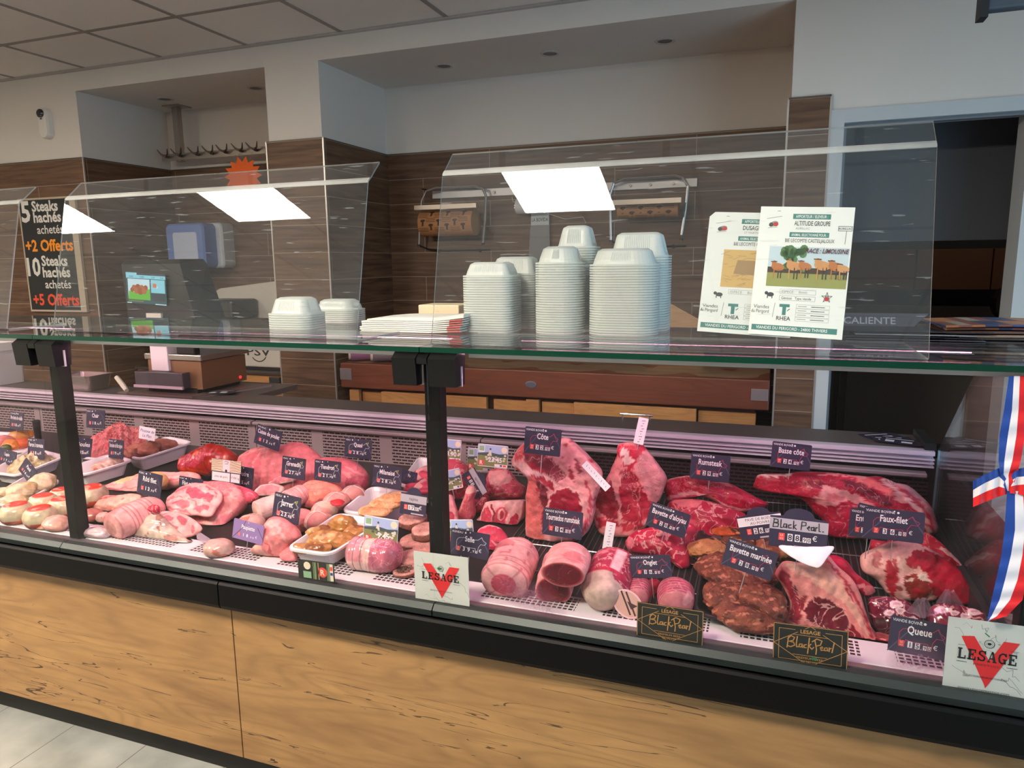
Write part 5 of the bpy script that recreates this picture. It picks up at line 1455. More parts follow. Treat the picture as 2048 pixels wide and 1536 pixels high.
# ---------------------------------------------------------------- beef, right module
def q1(L, x0, y0, s): return [(x0 + a / s, y0 + b / s) for a, b in L]


M_ = 'meat'
slab('rib_of_beef', 'tall rack of beef rib with red eye and pink fat, under the Côte tag', M_,
     [(1023, 929), (1027, 912), (1044, 889), (1075, 880), (1120, 876), (1134, 878), (1161, 902), (1183, 925), (1199, 946), (1196, 975), (1186, 1007), (1184, 1035), (1167, 1072), (1130, 1086), (1081, 1088), (1055, 1076), (1052, 1044), (1052, 996), (1056, 960), (1042, 946)],
     .43, (.014, .15), (236, 158, 156, .3), [
         ([(1027, 912), (1044, 889), (1068, 882), (1060, 905), (1044, 918), (1030, 925)], (206, 70, 70), .5),
         ([(1044, 905), (1075, 900), (1110, 920), (1135, 950), (1120, 965), (1085, 940), (1050, 925)], (150, 52, 66), .6),
         ([(1022, 930), (1030, 922), (1060, 932), (1095, 950), (1120, 972), (1105, 976), (1075, 958), (1045, 947)], PALE),
         ([(1048, 922), (1066, 926), (1092, 940), (1088, 946), (1060, 934)], (196, 40, 56)),
         ([(1060, 952), (1085, 950), (1108, 965), (1118, 985), (1100, 975), (1080, 962)], (184, 40, 54), .3),
         ([(1055, 958), (1072, 952), (1086, 985), (1088, 1040), (1092, 1086), (1058, 1076), (1052, 1040)], (232, 122, 112), .4),
         (('n', .12, .78), (196, 60, 64)),
         ([(1076, 960), (1096, 972), (1099, 1010), (1096, 1060), (1088, 1070), (1086, 1010)], (124, 28, 40), .3),
         (('e', 1134, 1015, 36, 44, -8), (244, 184, 176)), (('e', 1134, 1016, 32, 41, -8), (166, 24, 44), .12),
         ([(1152, 915), (1166, 935), (1164, 950), (1152, 935)], (150, 52, 64)), ([(1142, 930), (1152, 950), (1148, 958), (1138, 945)], (160, 50, 60)),
         (('l', [(1172, 960), (1182, 990), (1180, 1030), (1166, 1066)], 6), (206, 70, 84)), (('l', [(1160, 1062), (1150, 1080)], 7), (190, 34, 50))],
     tilt=10, seed=1, wob=3)
slab('t_bone_roast', 'pointed beef roast with white bone top and two red lobes, back of the deck', M_,
     [(1236, 892), (1248, 886), (1275, 886), (1294, 902), (1314, 929), (1331, 955), (1329, 970), (1316, 1003), (1306, 1012), (1294, 1050), (1263, 1072), (1232, 1075), (1199, 1066), (1187, 1032), (1187, 1000), (1201, 976), (1218, 947), (1222, 936), (1233, 912)],
     .50, (.016, .14), (232, 146, 142, .2), [
         ([(1236, 890), (1290, 890), (1296, 915), (1270, 938), (1234, 930), (1226, 930)], (204, 36, 58), .3),
         (('e', 1250, 905, 9, 9), (250, 214, 204)), (('e', 1257, 921, 11, 9), (250, 206, 196)), (('e', 1238, 922, 8, 10), (238, 150, 146)),
         ([(1284, 900), (1294, 900), (1334, 955), (1330, 972), (1314, 1006), (1300, 985), (1282, 950), (1270, 932)], (216, 140, 138), .5),
         ([(1222, 946), (1246, 934), (1248, 960), (1239, 990), (1244, 1014), (1234, 1000), (1222, 966)], (242, 164, 158)),
         ([(1200, 984), (1211, 964), (1223, 962), (1233, 988), (1240, 1010), (1238, 1038), (1214, 1034), (1194, 1018), (1188, 1002)], (146, 18, 34), .1),
         ([(1248, 942), (1262, 936), (1279, 956), (1292, 985), (1305, 1006), (1300, 1036), (1280, 1046), (1255, 1044), (1241, 1036), (1244, 1006), (1240, 976)], (176, 26, 44), .55),
         (('l', [(1240, 1000), (1243, 1030), (1240, 1046)], 3), (244, 170, 164)), (('l', [(1276, 955), (1282, 985), (1276, 1012), (1284, 1032)], 1.8), (236, 130, 130)),
         ([(1190, 1030), (1214, 1036), (1240, 1042), (1238, 1052), (1200, 1050)], (196, 44, 56)),
         ([(1240, 1046), (1290, 1046), (1280, 1058), (1250, 1062)], (198, 50, 58), .6), (('n', .16, .9), (188, 50, 56))],
     tilt=12, seed=2, wob=2.4)
slab('rump_steak_piece', 'arched bright red rump piece under the Rumsteak tag', M_,
     [(1328, 975), (1332, 961), (1347, 955), (1375, 951), (1402, 955), (1424, 963), (1455, 966), (1482, 978), (1513, 994), (1538, 1008), (1532, 1014), (1509, 1022), (1490, 1024), (1455, 1021), (1439, 1009), (1421, 999), (1394, 991), (1365, 993), (1345, 997), (1335, 1004), (1330, 990)],
     .64, (.035, .05), (194, 22, 50, .35), [(('l', [(1336, 998), (1365, 990), (1394, 987), (1423, 996), (1445, 1010), (1480, 1021), (1512, 1019)], 7), (242, 160, 158)),
                                             (('l', [(1332, 962), (1350, 955), (1375, 952), (1412, 957)], 3), (240, 158, 156)), (('l', [(1440, 965), (1462, 972)], 5), (232, 120, 120)), (('l', [(1380, 968), (1420, 985), (1460, 995)], 1.6), (226, 90, 100))], tilt=20, seed=3, wob=1.5)
slab('beef_cut', 'deep red marbled cut lying under the arched rump piece', M_,
     [(1338, 1006), (1375, 998), (1420, 1003), (1470, 1020), (1492, 1030), (1488, 1056), (1470, 1078), (1420, 1084), (1395, 1096), (1360, 1080), (1335, 1050)], .55, (.04, .06), (184, 30, 52, .8),
     [([(1340, 1006), (1372, 998), (1405, 1004), (1398, 1020), (1362, 1018)], (228, 118, 118), .3), (('n', .07, .8), (214, 70, 84), .5)], tilt=30, seed=4)
slab('flank_steak', 'bright red marbled flank steak under the Bavette d\'aloyau tag', M_,
     [(1252, 1082), (1267, 1066), (1298, 1056), (1340, 1050), (1378, 1046), (1394, 1058), (1390, 1084), (1384, 1110), (1378, 1136), (1361, 1141), (1345, 1126), (1326, 1116), (1290, 1110), (1266, 1106), (1255, 1097)], .37, (.035, .035), (186, 28, 54, 1.0),
     [(('n', .1, .95), (226, 96, 110), .5), (('e', 1262, 1090, 8, 12), (226, 110, 120), .5)], tilt=35, seed=5)
slab('chuck_rib', 'long red chuck rib with cream fat and bone, under the Basse côte tag', M_,
     [(1507, 974), (1511, 962), (1521, 949), (1577, 948), (1601, 944), (1670, 946), (1736, 954), (1762, 954), (1792, 966), (1816, 971), (1841, 991), (1863, 1015), (1875, 1052), (1872, 1068), (1841, 1070), (1767, 1080), (1694, 1077), (1657, 1070), (1645, 1040), (1631, 1028), (1606, 1001), (1567, 985), (1523, 980)],
     .64, (.03, .13), (184, 26, 46, .3), [
         (('l', [(1518, 950), (1548, 951), (1577, 949)], 5), PALE), (('l', [(1640, 947), (1700, 951), (1735, 956)], 3), (236, 150, 146)),
         ([(1600, 960), (1650, 962), (1660, 976), (1620, 976)], (150, 26, 44), .5),
         ([(1645, 968), (1700, 983), (1748, 1008), (1740, 1016), (1692, 1000), (1662, 1012), (1640, 1008), (1624, 996), (1640, 984)], (240, 168, 158), .0),
         ([(1655, 985), (1690, 992), (1680, 1000), (1650, 1000)], (230, 130, 126), .4),
         ([(1676, 958), (1720, 964), (1765, 990), (1790, 1015), (1760, 1008), (1715, 985)], (122, 20, 38), .4),
         ([(1700, 955), (1745, 958), (1790, 985), (1780, 992), (1738, 972)], (236, 120, 112), .3),
         (('l', [(1763, 958), (1776, 968), (1796, 984)], 8), (244, 190, 180)), (('e', 1800, 995, 13, 10, 20), (238, 166, 156)),
         (('e', 1702, 1024, 29, 17, 8), (226, 120, 122)), (('e', 1702, 1025, 27, 15, 8), (188, 28, 50), .2),
         ([(1650, 1035), (1700, 1042), (1740, 1070), (1690, 1078), (1655, 1066)], (196, 34, 58), .8),
         (('l', [(1775, 960), (1810, 972), (1842, 995), (1866, 1032), (1874, 1066)], 11), (190, 130, 130), .6),
         (('l', [(1812, 996), (1838, 1020), (1852, 1045), (1856, 1070)], 8), PALE)], tilt=12, seed=6, wob=2.6)
slab('sirloin_end', 'red sirloin piece behind the Faux-filet tag', M_,
     [(1740, 1086), (1760, 1068), (1800, 1068), (1850, 1064), (1880, 1084), (1905, 1108), (1926, 1134), (1915, 1150), (1850, 1130), (1790, 1118), (1750, 1108)], .50, (.03, .06), (190, 30, 44, .4),
     [(('l', [(1880, 1098), (1910, 1118), (1926, 1136)], 7), PALE), (('n', .1, 1.0), (230, 120, 116))], tilt=25, seed=7)
slab('sirloin_roast', 'large sirloin roast with smooth red lobe and cream fat, right end of the deck', M_,
     [(1722, 1124), (1726, 1108), (1757, 1093), (1785, 1083), (1824, 1083), (1873, 1104), (1912, 1133), (1932, 1159), (1944, 1182), (1945, 1198), (1938, 1212), (1918, 1210), (1882, 1202), (1843, 1206), (1814, 1206), (1785, 1198), (1772, 1186), (1757, 1164), (1742, 1153), (1727, 1143)],
     .37, (.035, .14), (236, 180, 166, .1), [
         (('n', .13, .75), (170, 84, 84)),
         ([(1812, 1112), (1830, 1097), (1873, 1104), (1914, 1132), (1954, 1182), (1952, 1212), (1915, 1212), (1872, 1200), (1853, 1172), (1852, 1150), (1832, 1132), (1816, 1136), (1806, 1126)], (186, 22, 36), .12),
         ([(1768, 1122), (1784, 1116), (1796, 1140), (1791, 1160), (1787, 1194), (1774, 1184), (1767, 1150)], (178, 34, 40), .1),
         ([(1745, 1105), (1756, 1100), (1760, 1120), (1752, 1140), (1742, 1130)], (190, 110, 104)),
         ([(1800, 1152), (1825, 1146), (1851, 1160), (1856, 1190), (1840, 1202), (1818, 1198), (1806, 1178)], (150, 62, 48), .2),
         (('e', 1838, 1152, 13, 5, 20), (246, 232, 212)), (('e', 1815, 1158, 9, 4, -20), (240, 220, 196)), (('e', 1830, 1180, 10, 6, 30), (190, 40, 40)), (('l', [(1800, 1120), (1796, 1150), (1806, 1190)], 7), PALE)], tilt=20, seed=8, wob=3)
slab('aged_rib_steak', 'large bone-in rib steak with dark marbled eye, behind the second gold-lined sticker', M_,
     [(1550, 1147), (1556, 1136), (1570, 1124), (1605, 1127), (1640, 1122), (1655, 1110), (1677, 1134), (1705, 1159), (1722, 1191), (1731, 1220), (1743, 1255), (1753, 1284), (1750, 1302), (1732, 1302), (1705, 1296), (1673, 1288), (1615, 1266), (1568, 1245), (1572, 1230), (1579, 1206), (1569, 1179), (1554, 1156)],
     .165, (.014, .09), (230, 142, 132, .2), [
         ([(1568, 1124), (1640, 1126), (1682, 1162), (1712, 1208), (1738, 1272), (1716, 1246), (1690, 1206), (1650, 1180), (1612, 1152), (1580, 1142)], (238, 176, 156), .2),
         ([(1556, 1148), (1566, 1138), (1576, 1150), (1592, 1190), (1602, 1232), (1596, 1250), (1578, 1238), (1584, 1206), (1574, 1180)], (156, 32, 42), .3),
         (('l', [(1574, 1146), (1592, 1180), (1600, 1215)], 3), (110, 30, 34)), ([(1590, 1152), (1622, 1166), (1620, 1190), (1606, 1198), (1598, 1172)], (236, 150, 140)),
         ([(1600, 1192), (1614, 1190), (1612, 1206), (1602, 1222), (1598, 1206)], (140, 30, 40), .3),
         ([(1616, 1196), (1632, 1188), (1662, 1194), (1690, 1218), (1702, 1246), (1692, 1264), (1652, 1264), (1614, 1244), (1602, 1222)], (238, 160, 146)),
         ([(1619, 1198), (1633, 1191), (1660, 1197), (1688, 1221), (1698, 1246), (1690, 1260), (1652, 1260), (1617, 1241), (1606, 1221)], (112, 24, 36), .9),
         ([(1612, 1250), (1640, 1262), (1676, 1270), (1674, 1284), (1620, 1264)], (190, 60, 56), .3), ([(1700, 1246), (1726, 1272), (1734, 1296), (1702, 1294), (1692, 1272)], (134, 26, 32), 1.0),
         (('l', [(1656, 1122), (1692, 1165), (1714, 1200), (1730, 1232), (1744, 1275)], 5), (192, 50, 56)), (('l', [(1690, 1175), (1706, 1200)], 4), (190, 50, 54))], tilt=14, seed=9, wob=1.8)
slab('trimmed_strip', 'small bright red strip with pale knob end, right of the bone-in rib steak', M_,
     [(1648, 1114), (1671, 1110), (1693, 1121), (1712, 1147), (1748, 1175), (1747, 1188), (1732, 1192), (1712, 1178), (1683, 1150), (1660, 1135)], .27, (.02, .04), (204, 24, 50, .1), [(('e', 1738, 1182, 14, 10, 30), (226, 120, 120), .5), (('l', [(1712, 1176), (1726, 1172)], 8), (238, 150, 146))], tilt=30, seed=10)
slab('butcher_paper', 'white sheet of paper resting on top of the bone-in rib steak', 'paper', [(1558, 1092), (1600, 1094), (1640, 1093), (1668, 1094), (1655, 1115), (1640, 1134), (1625, 1134), (1595, 1122), (1572, 1108)], .15, (.004, .004), (240, 226, 226), [(('l', [(1600, 1112), (1640, 1110)], 2), (206, 190, 196)), ([(1562, 1104), (1600, 1122), (1626, 1130), (1600, 1126)], (216, 186, 170))], tilt=40, seed=11, mat_=mat('butcher_paper', (240, 228, 230), .7))
slab('pale_strip', 'red strip with pale fat lying before the oxtail packs', M_, [(1752, 1276), (1786, 1282), (1790, 1290), (1788, 1300), (1756, 1300), (1748, 1290)], .165, (.012, .03), (190, 34, 40, .2), [(('l', [(1754, 1278), (1788, 1284)], 9), (236, 150, 140))], tilt=45, seed=12)
for lab, o, bones, Y, sd in (('vacuum pack of oxtail slices beside the bone-in rib steak', [(1736, 1202), (1744, 1194), (1770, 1193), (1800, 1196), (1823, 1208), (1840, 1232), (1846, 1252), (1842, 1272), (1800, 1276), (1764, 1272), (1746, 1250), (1738, 1224)], ((1790, 1210, 14, 8), (1775, 1228, 11, 6), (1798, 1224, 10, 7), (1824, 1241, 11, 6)), .20, 13),
                            ('vacuum pack of oxtail slices above the large sticker with the red V', [(1856, 1222), (1868, 1210), (1884, 1206), (1905, 1209), (1942, 1216), (1976, 1229), (1984, 1246), (1980, 1262), (1930, 1268), (1880, 1264), (1860, 1250)], ((1884, 1222, 16, 7), (1946, 1225, 13, 8), (1928, 1234, 11, 6), (1905, 1228, 9, 5)), .23, 14)):
    slab('oxtail_pack', lab, 'vacuum pack', o, Y, (.02, .05), (126, 32, 52, .9), [([(o[0][0] - 10, o[0][1] + 34), (o[0][0] + 140, o[0][1] + 40), (o[0][0] + 140, o[0][1] + 90), (o[0][0] - 10, o[0][1] + 90)], (74, 26, 34), .3)] + [(('e',) + b_, (240, 206, 208)) for b_ in bones] + [(('e', b_[0], b_[1], b_[2] * .5, b_[3] * .4), (214, 160, 166)) for b_ in bones], tilt=35, seed=sd, mat_=WRAP, group='oxtail packs')
for i, (px, py, r) in enumerate(((1846, 1218, .026), (1900, 1200, .03))):
    P = atd(px, py + 20, .05); f = glass('pack_film', (.93, .86, .93), .10, haze=.10, haze_rgb=(226, 196, 214))
    b = MB(); nn = 9; b.loft([[(P[0] + r * (.7 + .5 * math.sin(3 * t + i)) * math.cos(t) * (1 - k * .35), P[1] + .012 * math.sin(t) * (1 - k * .2) + .02, P[2] + k * .018 + .004 * math.sin(5 * t)) for t in np.linspace(0, 2 * PI, 14, endpoint=False)] for k in range(3)])
    b.build('film_flap', f, label=('crumpled clear film between the two oxtail packs', 'crumpled clear film behind the right oxtail pack')[i], cat='plastic film')

# round and tied pieces, each lying on the rack with its end toward the glass
def fil(U, TH, RH, V, sd):
    C = cols(len(U), (176, 44, 70), .9)
    put(C, (nz(V, 70, sd, 3) > .55), (220, 130, 140), .2)
    put(C, (np.abs(TH - 1.2) < .25) & (U > .35) & (U < .8), (246, 190, 190)); put(C, U > .86, (208, 28, 50), .3)
    put(C, (U < .3) & (nz(V, 45, sd + 2, 2) > -.5), (206, 176, 162)); put(C, (U > .28) & (U < .36) & (TH > .6) & (TH < 2.4), (190, 40, 60), .2)
    return C
def dk(px, py, h): return atd(px, py, h)
roast('beef_fillet', 'whole beef fillet with white fat tip, below the pale paper strip', M_, dk(1199, 1200, .048), dk(1234, 1118, .052), .060, .050, fil, ends=(.35, .2), seed=15, grooves=9, gdepth=.0012)
def tour(U, TH, RH, V, sd):
    C = cols(len(U), (238, 168, 164), .25); put(C, nz(V, 60, sd, 3) > .6, (226, 126, 126), .3)
    put(C, RH < .90, (112, 20, 30), .25); put(C, (RH < .93) & (RH > .89), (186, 60, 64)); return C
roast('tournedos_roll', 'lower tied tournedos roll, its dark red face toward the glass', M_, dk(1107, 1182, .040), dk(1122, 1112, .040), .046, .040, tour, ends=(0, .2), seed=16, grooves=4)
A = dk(1108, 1150, .102); B_ = dk(1122, 1104, .112)
roast('tournedos_roll', 'upper tournedos roll stacked on the other, below the Tournedos tag', M_, A + np.array([.022, 0, .004]), B_ + np.array([.02, .03, -.002]), .054, .034, tour, ends=(0, .25), seed=17, grooves=3)
def netted(U, TH, RH, V, sd):
    C = cols(len(U), (240, 176, 172), .2)
    u = np.abs(np.mod(U * 9, 1) - .5) < .06; t = np.abs(np.mod(TH / (2 * PI) * 12 + .5 * np.floor(U * 9) % 1, 1) - .5) < .06
    put(C, (u | t) & (RH > 1.5), (196, 112, 112)); put(C, nz(V, 60, sd, 2) > .8, (220, 120, 122), .2); put(C, RH < .92, (186, 44, 58), .5); return C
roast('netted_roast', 'pale netted beef roast with red cut end, left of the tournedos rolls', M_, dk(1008, 1168, .050), dk(1040, 1096, .054), .062, .054, netted, ends=(.06, .3), seed=18, grooves=9, gdepth=.002)
def ong(U, TH, RH, V, sd):
    C = cols(len(U), (176, 70, 88), .5); put(C, np.abs(np.mod(U * 8 + nz(V, 30, sd, 2) * .2, 1) - .5) < .12, (216, 140, 146)); put(C, U < .12, (206, 120, 122)); put(C, nz(V, 50, sd + 1, 2) > .75, (226, 150, 150)); return C
roast('hanger_steak', 'striped hanger steak roll just left of the marinade tray', M_, dk(1352, 1212, .036), dk(1350, 1172, .040), .043, .038, ong, ends=(.2, .3), seed=19, grooves=8, gdepth=.0012)
roast('hanger_steak', 'short dark hanger steak piece carrying a round white paper label', M_, dk(1272, 1198, .028), dk(1278, 1166, .030), .032, .028, ong, ends=(.2, .3), seed=20)
slab('red_strip', 'bright red strip hanging between the two hanger steaks', M_, [(1285, 1180), (1296, 1162), (1310, 1158), (1320, 1166), (1312, 1190), (1306, 1210), (1290, 1226), (1272, 1222), (1265, 1208), (1276, 1196)], .20, (.02, .02), (206, 30, 46, .2), tilt=35, seed=21)
f = Flat(); f.plate([(.038 * math.cos(a), .030 * math.sin(a)) for a in np.linspace(0, 2 * PI, 32, endpoint=False)], .001, 0); f.disc(0, 0, .034, 1, 1, .026, 28); f.line([(-.03, .012), (.02, -.014)], .004, 2, 2); f.line([(-.02, .018), (.03, -.008)], .004, 2, 2); f.poly([(-.005, .004), (.02, .012), (.014, -.004)], 2, 3)
P = dk(1260, 1200, .034); f.build('round_label', [mat('label_ring', (226, 180, 186), .5), mat('label_cream', (206, 160, 146), .5), mat('label_ink', (60, 36, 36), .6)], frame_m(P + np.array([0, -.030, .004]), 40, 20, 10), label='round white-rimmed paper label on the short hanger steak', cat='label')
# lamb, next to the centre post
slab('rolled_lamb', 'rolled lamb cut with spiral of fat and red lean', M_, [(954, 1060), (957, 1045), (968, 1011), (977, 1003), (1010, 1001), (1044, 1001), (1048, 1010), (1042, 1036), (1034, 1052), (1022, 1072), (1010, 1070), (1000, 1058), (985, 1053), (972, 1056)], .50, (.01, .09), (240, 180, 176, .1),
     [([(968, 1017), (978, 1012), (986, 1032), (984, 1050), (970, 1056), (958, 1052)], (196, 52, 68), .3), (('e', 1002, 1034, 15, 26, 15), (236, 160, 158)), (('e', 1003, 1034, 12, 23, 15), (202, 64, 78), .2), (('e', 1005, 1028, 7, 13, 15), (238, 166, 162)), (('e', 1006, 1029, 4, 9, 15), (186, 50, 64)), (('e', 1027, 1046, 8, 20, 22), (190, 44, 62), .2), (('l', [(984, 1010), (992, 1025), (986, 1050)], 4), (150, 30, 46))], tilt=12, seed=22, wob=1.4)
slab('lamb_shoulder', 'dark pink lamb shoulder behind the rolled lamb', M_, [(976, 948), (989, 937), (1017, 940), (1034, 962), (1049, 975), (1045, 996), (1015, 1002), (976, 1004), (954, 1016), (946, 1004), (958, 990), (970, 975)], .64, (.04, .06), (194, 62, 80, .5), [([(980, 945), (1015, 940), (1030, 960), (1005, 975), (985, 965)], (226, 150, 150), .3), (('l', [(955, 1005), (990, 992), (1020, 985)], 4), (226, 120, 126)), (('n', .1, .9), (140, 40, 56))], tilt=20, seed=23)
slab('lamb_shank', 'lamb shank bone standing left of the rolled lamb', M_, [(910, 1036), (920, 1016), (930, 990), (935, 974), (944, 970), (951, 980), (946, 1000), (950, 1026), (942, 1040), (922, 1042)], .50, (.02, .03), (206, 84, 92, .4), [(('e', 943, 978, 10, 8), (238, 170, 160)), (('l', [(936, 990), (925, 1020)], 5), (232, 140, 130))], tilt=10, seed=24)
slab('lamb_rack', 'red lamb rack showing just right of the centre post', M_, [(890, 928), (912, 920), (930, 934), (932, 960), (930, 1000), (912, 1016), (890, 1012)], .64, (.03, .07), (200, 60, 74, .6), [(('n', .14, .5), (238, 160, 156))], tilt=10, seed=25)
slab('lamb_breast', 'dark red folded lamb breast between shank and rolled lamb', M_, [(944, 1010), (956, 994), (972, 990), (976, 1006), (964, 1024), (950, 1034)], .56, (.02, .04), (176, 44, 62, .6), [(('l', [(948, 1024), (960, 1004), (972, 994)], 3), (230, 140, 140))], tilt=15, seed=29)
slab('lamb_chop', 'pale lamb chop at the foot of the centre post', M_, [(892, 1000), (902, 990), (912, 1020), (914, 1045), (900, 1062), (890, 1050)], .46, (.012, .03), (236, 150, 150, .4), [(('e', 903, 1035, 7, 14), (206, 60, 76))], tilt=15, seed=26)
for lab, o, Y, sd in (('upper bright red lamb steak left of the netted roast', [(955, 1064), (975, 1050), (1000, 1056), (1014, 1074), (1006, 1092), (985, 1090), (966, 1080)], .38, 27), ('lower bright red lamb steak left of the netted roast', [(960, 1088), (980, 1080), (996, 1090), (997, 1108), (984, 1122), (966, 1112)], .33, 28)):
    slab('lamb_steak', lab, M_, o, Y, (.012, .025), (214, 54, 76, .2), [(('l', [o[0], o[1], o[2]], 5), (240, 160, 158))], tilt=40, seed=sd, group='lamb steaks')
# black trays with marinated beef
BT = mat('tray_black', (26, 26, 28), 0.3)
tray('front black tray holding the marinated flank steaks', [(1392, 1222), (1560, 1262), (1568, 1122), (1410, 1100)], .034, .022, 'black_tray', BT)
for i, (px, py, h, rx, ry, rz, ro) in enumerate(((1445, 1140, .036, .060, .085, .034, 10), (1508, 1150, .040, .062, .075, .034, -20), (1448, 1196, .036, .060, .070, .034, 0), (1518, 1208, .038, .056, .070, .034, 30), (1488, 1236, .030, .072, .042, .028, -10))):
    lump('marinated_steak', ('left rear marinated flank steak in the front black tray', 'marinated flank steak in the middle of the black tray', 'left front marinated flank steak in the black tray', 'right marinated flank steak beside the bone-in rib steak', 'marinated flank steak at the front rim of the black tray')[i], M_, dk(px, py, h), rx, ry, rz, (112, 60, 42), seed=30 + i, amp=.26, mat_=CRUMB, rot=ro, spots=((.15, 150, (138, 78, 54), 0), (.5, 38, (78, 40, 26), 0), (.5, 260, (184, 120, 90), 0)), group='marinated flank steaks', nu=150, nv_=90, crumb=.0028)
tray('rear black tray holding the peppered steaks', [(1386, 1116), (1575, 1126), (1590, 1066), (1402, 1058)], .030, .024, 'black_tray', BT)
for i, (px, py, h, rx, ry, rz, ro) in enumerate(((1418, 1100, .05, .055, .04, .026, 10), (1480, 1090, .042, .05, .05, .022, 0), (1556, 1098, .045, .06, .05, .028, 0), (1460, 1064, .05, .05, .03, .012, 10))):
    lump('peppered_steak', ('ochre peppered steak at the left of the rear black tray', 'dark peppered steak in the middle of the rear black tray', 'peppered steak behind the tag with the handwritten white band', 'orange grilled piece at the back of the rear black tray')[i], M_, dk(px, py, h), rx, ry, rz, ((190, 130, 80), (110, 66, 44), (150, 92, 60), (190, 90, 36))[i], seed=40 + i, amp=.14, mat_=CRUMB, rot=ro, spots=((.3, 120, (206, 150, 96), 0), (.4, 90, (84, 50, 34), 0)), group='peppered steaks', nu=90, nv_=60, crumb=.0022)

# ---------------------------------------------------------------- veal, pork and poultry, left module
slab('veal_breast', 'large smooth pink veal piece below the Cuisse de poulet tag', M_, [(476, 920), (490, 906), (517, 895), (555, 894), (588, 884), (612, 888), (636, 908), (652, 930), (645, 962), (600, 988), (545, 998), (500, 994), (482, 965)], .54, (.05, .06), (242, 134, 132, .1), [([(505, 905), (540, 915), (530, 960), (500, 950)], (236, 112, 114)), (('l', [(540, 900), (520, 935), (530, 975)], 3), (250, 176, 168)), (('l', [(480, 920), (515, 905), (545, 900)], 5), (250, 170, 164)), (('n', .06, 1.0), (250, 170, 164))], tilt=28, seed=50)
slab('veal_rump', 'pink rounded veal joint behind the Tendron tag', M_, [(604, 930), (644, 916), (690, 916), (716, 928), (731, 944), (735, 962), (728, 982), (690, 992), (640, 985), (605, 965)], .58, (.05, .06), (240, 124, 126, .1), [([(706, 960), (735, 950), (735, 985), (700, 990)], (206, 84, 96), .3), (('l', [(700, 935), (728, 950)], 2), (250, 170, 164)), (('n', .08, 1.05), (250, 166, 160))], tilt=22, seed=51)
slab('marinated_pork', 'red-brown marinated pork piece in front of the slotted grille', M_, [(362, 942), (366, 917), (382, 905), (400, 894), (423, 887), (443, 891), (461, 902), (471, 913), (466, 930), (440, 945), (414, 952), (384, 950)], .58, (.04, .05), (176, 50, 26, .1), [([(376, 918), (410, 905), (440, 908), (420, 922), (400, 935), (372, 938)], (206, 58, 72), .4), ([(364, 935), (400, 940), (420, 945), (380, 950)], (210, 80, 36)), (('n', .12, .8), (214, 92, 40))], tilt=20, seed=52, mat_=WET, amp=.010, bump_f=45)
slab('pork_belly', 'upper layered slab of pork belly behind the Rôti filet tag', M_, [(203, 976), (228, 964), (259, 954), (285, 947), (340, 944), (394, 946), (394, 962), (345, 974), (300, 984), (262, 991), (228, 994), (207, 990)], .40, (.02, .05), (246, 170, 160, .1), [(('l', [(206, 986), (240, 984), (290, 976), (390, 956)], 2.5), (226, 110, 112)), (('l', [(206, 978), (250, 968), (300, 960), (392, 952)], 2), (238, 140, 136)), ([(232, 964), (262, 953), (282, 950), (262, 966), (232, 972)], (244, 206, 150)), (('l', [(215, 991), (250, 989)], 4), (214, 70, 76))], tilt=45, seed=53)
slab('pork_belly', 'lower pale slab of pork belly with rind, left of the tied roast', M_, [(178, 1008), (186, 1000), (201, 994), (240, 990), (271, 988), (284, 994), (272, 1010), (248, 1018), (224, 1024), (196, 1020)], .235, (.018, .05), (244, 182, 160, .1), [(('l', [(180, 1010), (200, 1016), (224, 1021), (264, 1010)], 4), (226, 150, 134)), (('l', [(206, 1004), (236, 994)], 3), (232, 96, 84)), (('e', 250, 1002, 2.5, 2), (170, 110, 90))], tilt=50, seed=54)
def tied(U, TH, RH, V, sd):
    C = cols(len(U), (248, 180, 172), .1); put(C, (np.abs(np.mod(U * 13, 1) - .5) < .07) & (RH > 1.5), (206, 116, 118)); put(C, nz(V, 45, sd, 2) > .8, (244, 160, 156)); put(C, RH < .9, (206, 146, 138), .1); put(C, RH < .5, (200, 136, 130)); return C
roast('tied_pork_roast', 'tied pale pink pork roast under the Rôti filet tag', M_, dk(222, 1056, .046), dk(320, 1012, .050), .056, .048, tied, ends=(.05, .3), seed=55, grooves=13, gdepth=.002)
slab('pork_shoulder', 'thick pink pork shoulder beneath the marbled slices', M_, [(404, 968), (440, 962), (474, 971), (487, 995), (482, 1010), (462, 1036), (445, 1064), (404, 1074), (385, 1050), (388, 1000)], .25, (.03, .06), (226, 126, 128, .6), [(('l', [(480, 985), (450, 1030), (420, 1064)], 10), (240, 170, 164)), ([(440, 1000), (482, 1000), (470, 1025), (440, 1040)], (236, 150, 146), .3), (('l', [(404, 1060), (445, 1040)], 6), (238, 176, 166))], tilt=40, seed=56)
slab('pork_rib_piece', 'deep pink pork piece behind the marbled slices', M_, [(371, 974), (404, 963), (440, 967), (478, 971), (513, 986), (505, 1004), (462, 1006), (430, 992), (395, 985)], .36, (.02, .05), (228, 82, 100, .6), [(('l', [(380, 972), (420, 966), (450, 972)], 4), (246, 160, 160)), (('n', .12, .9), (244, 150, 150))], tilt=35, seed=57)
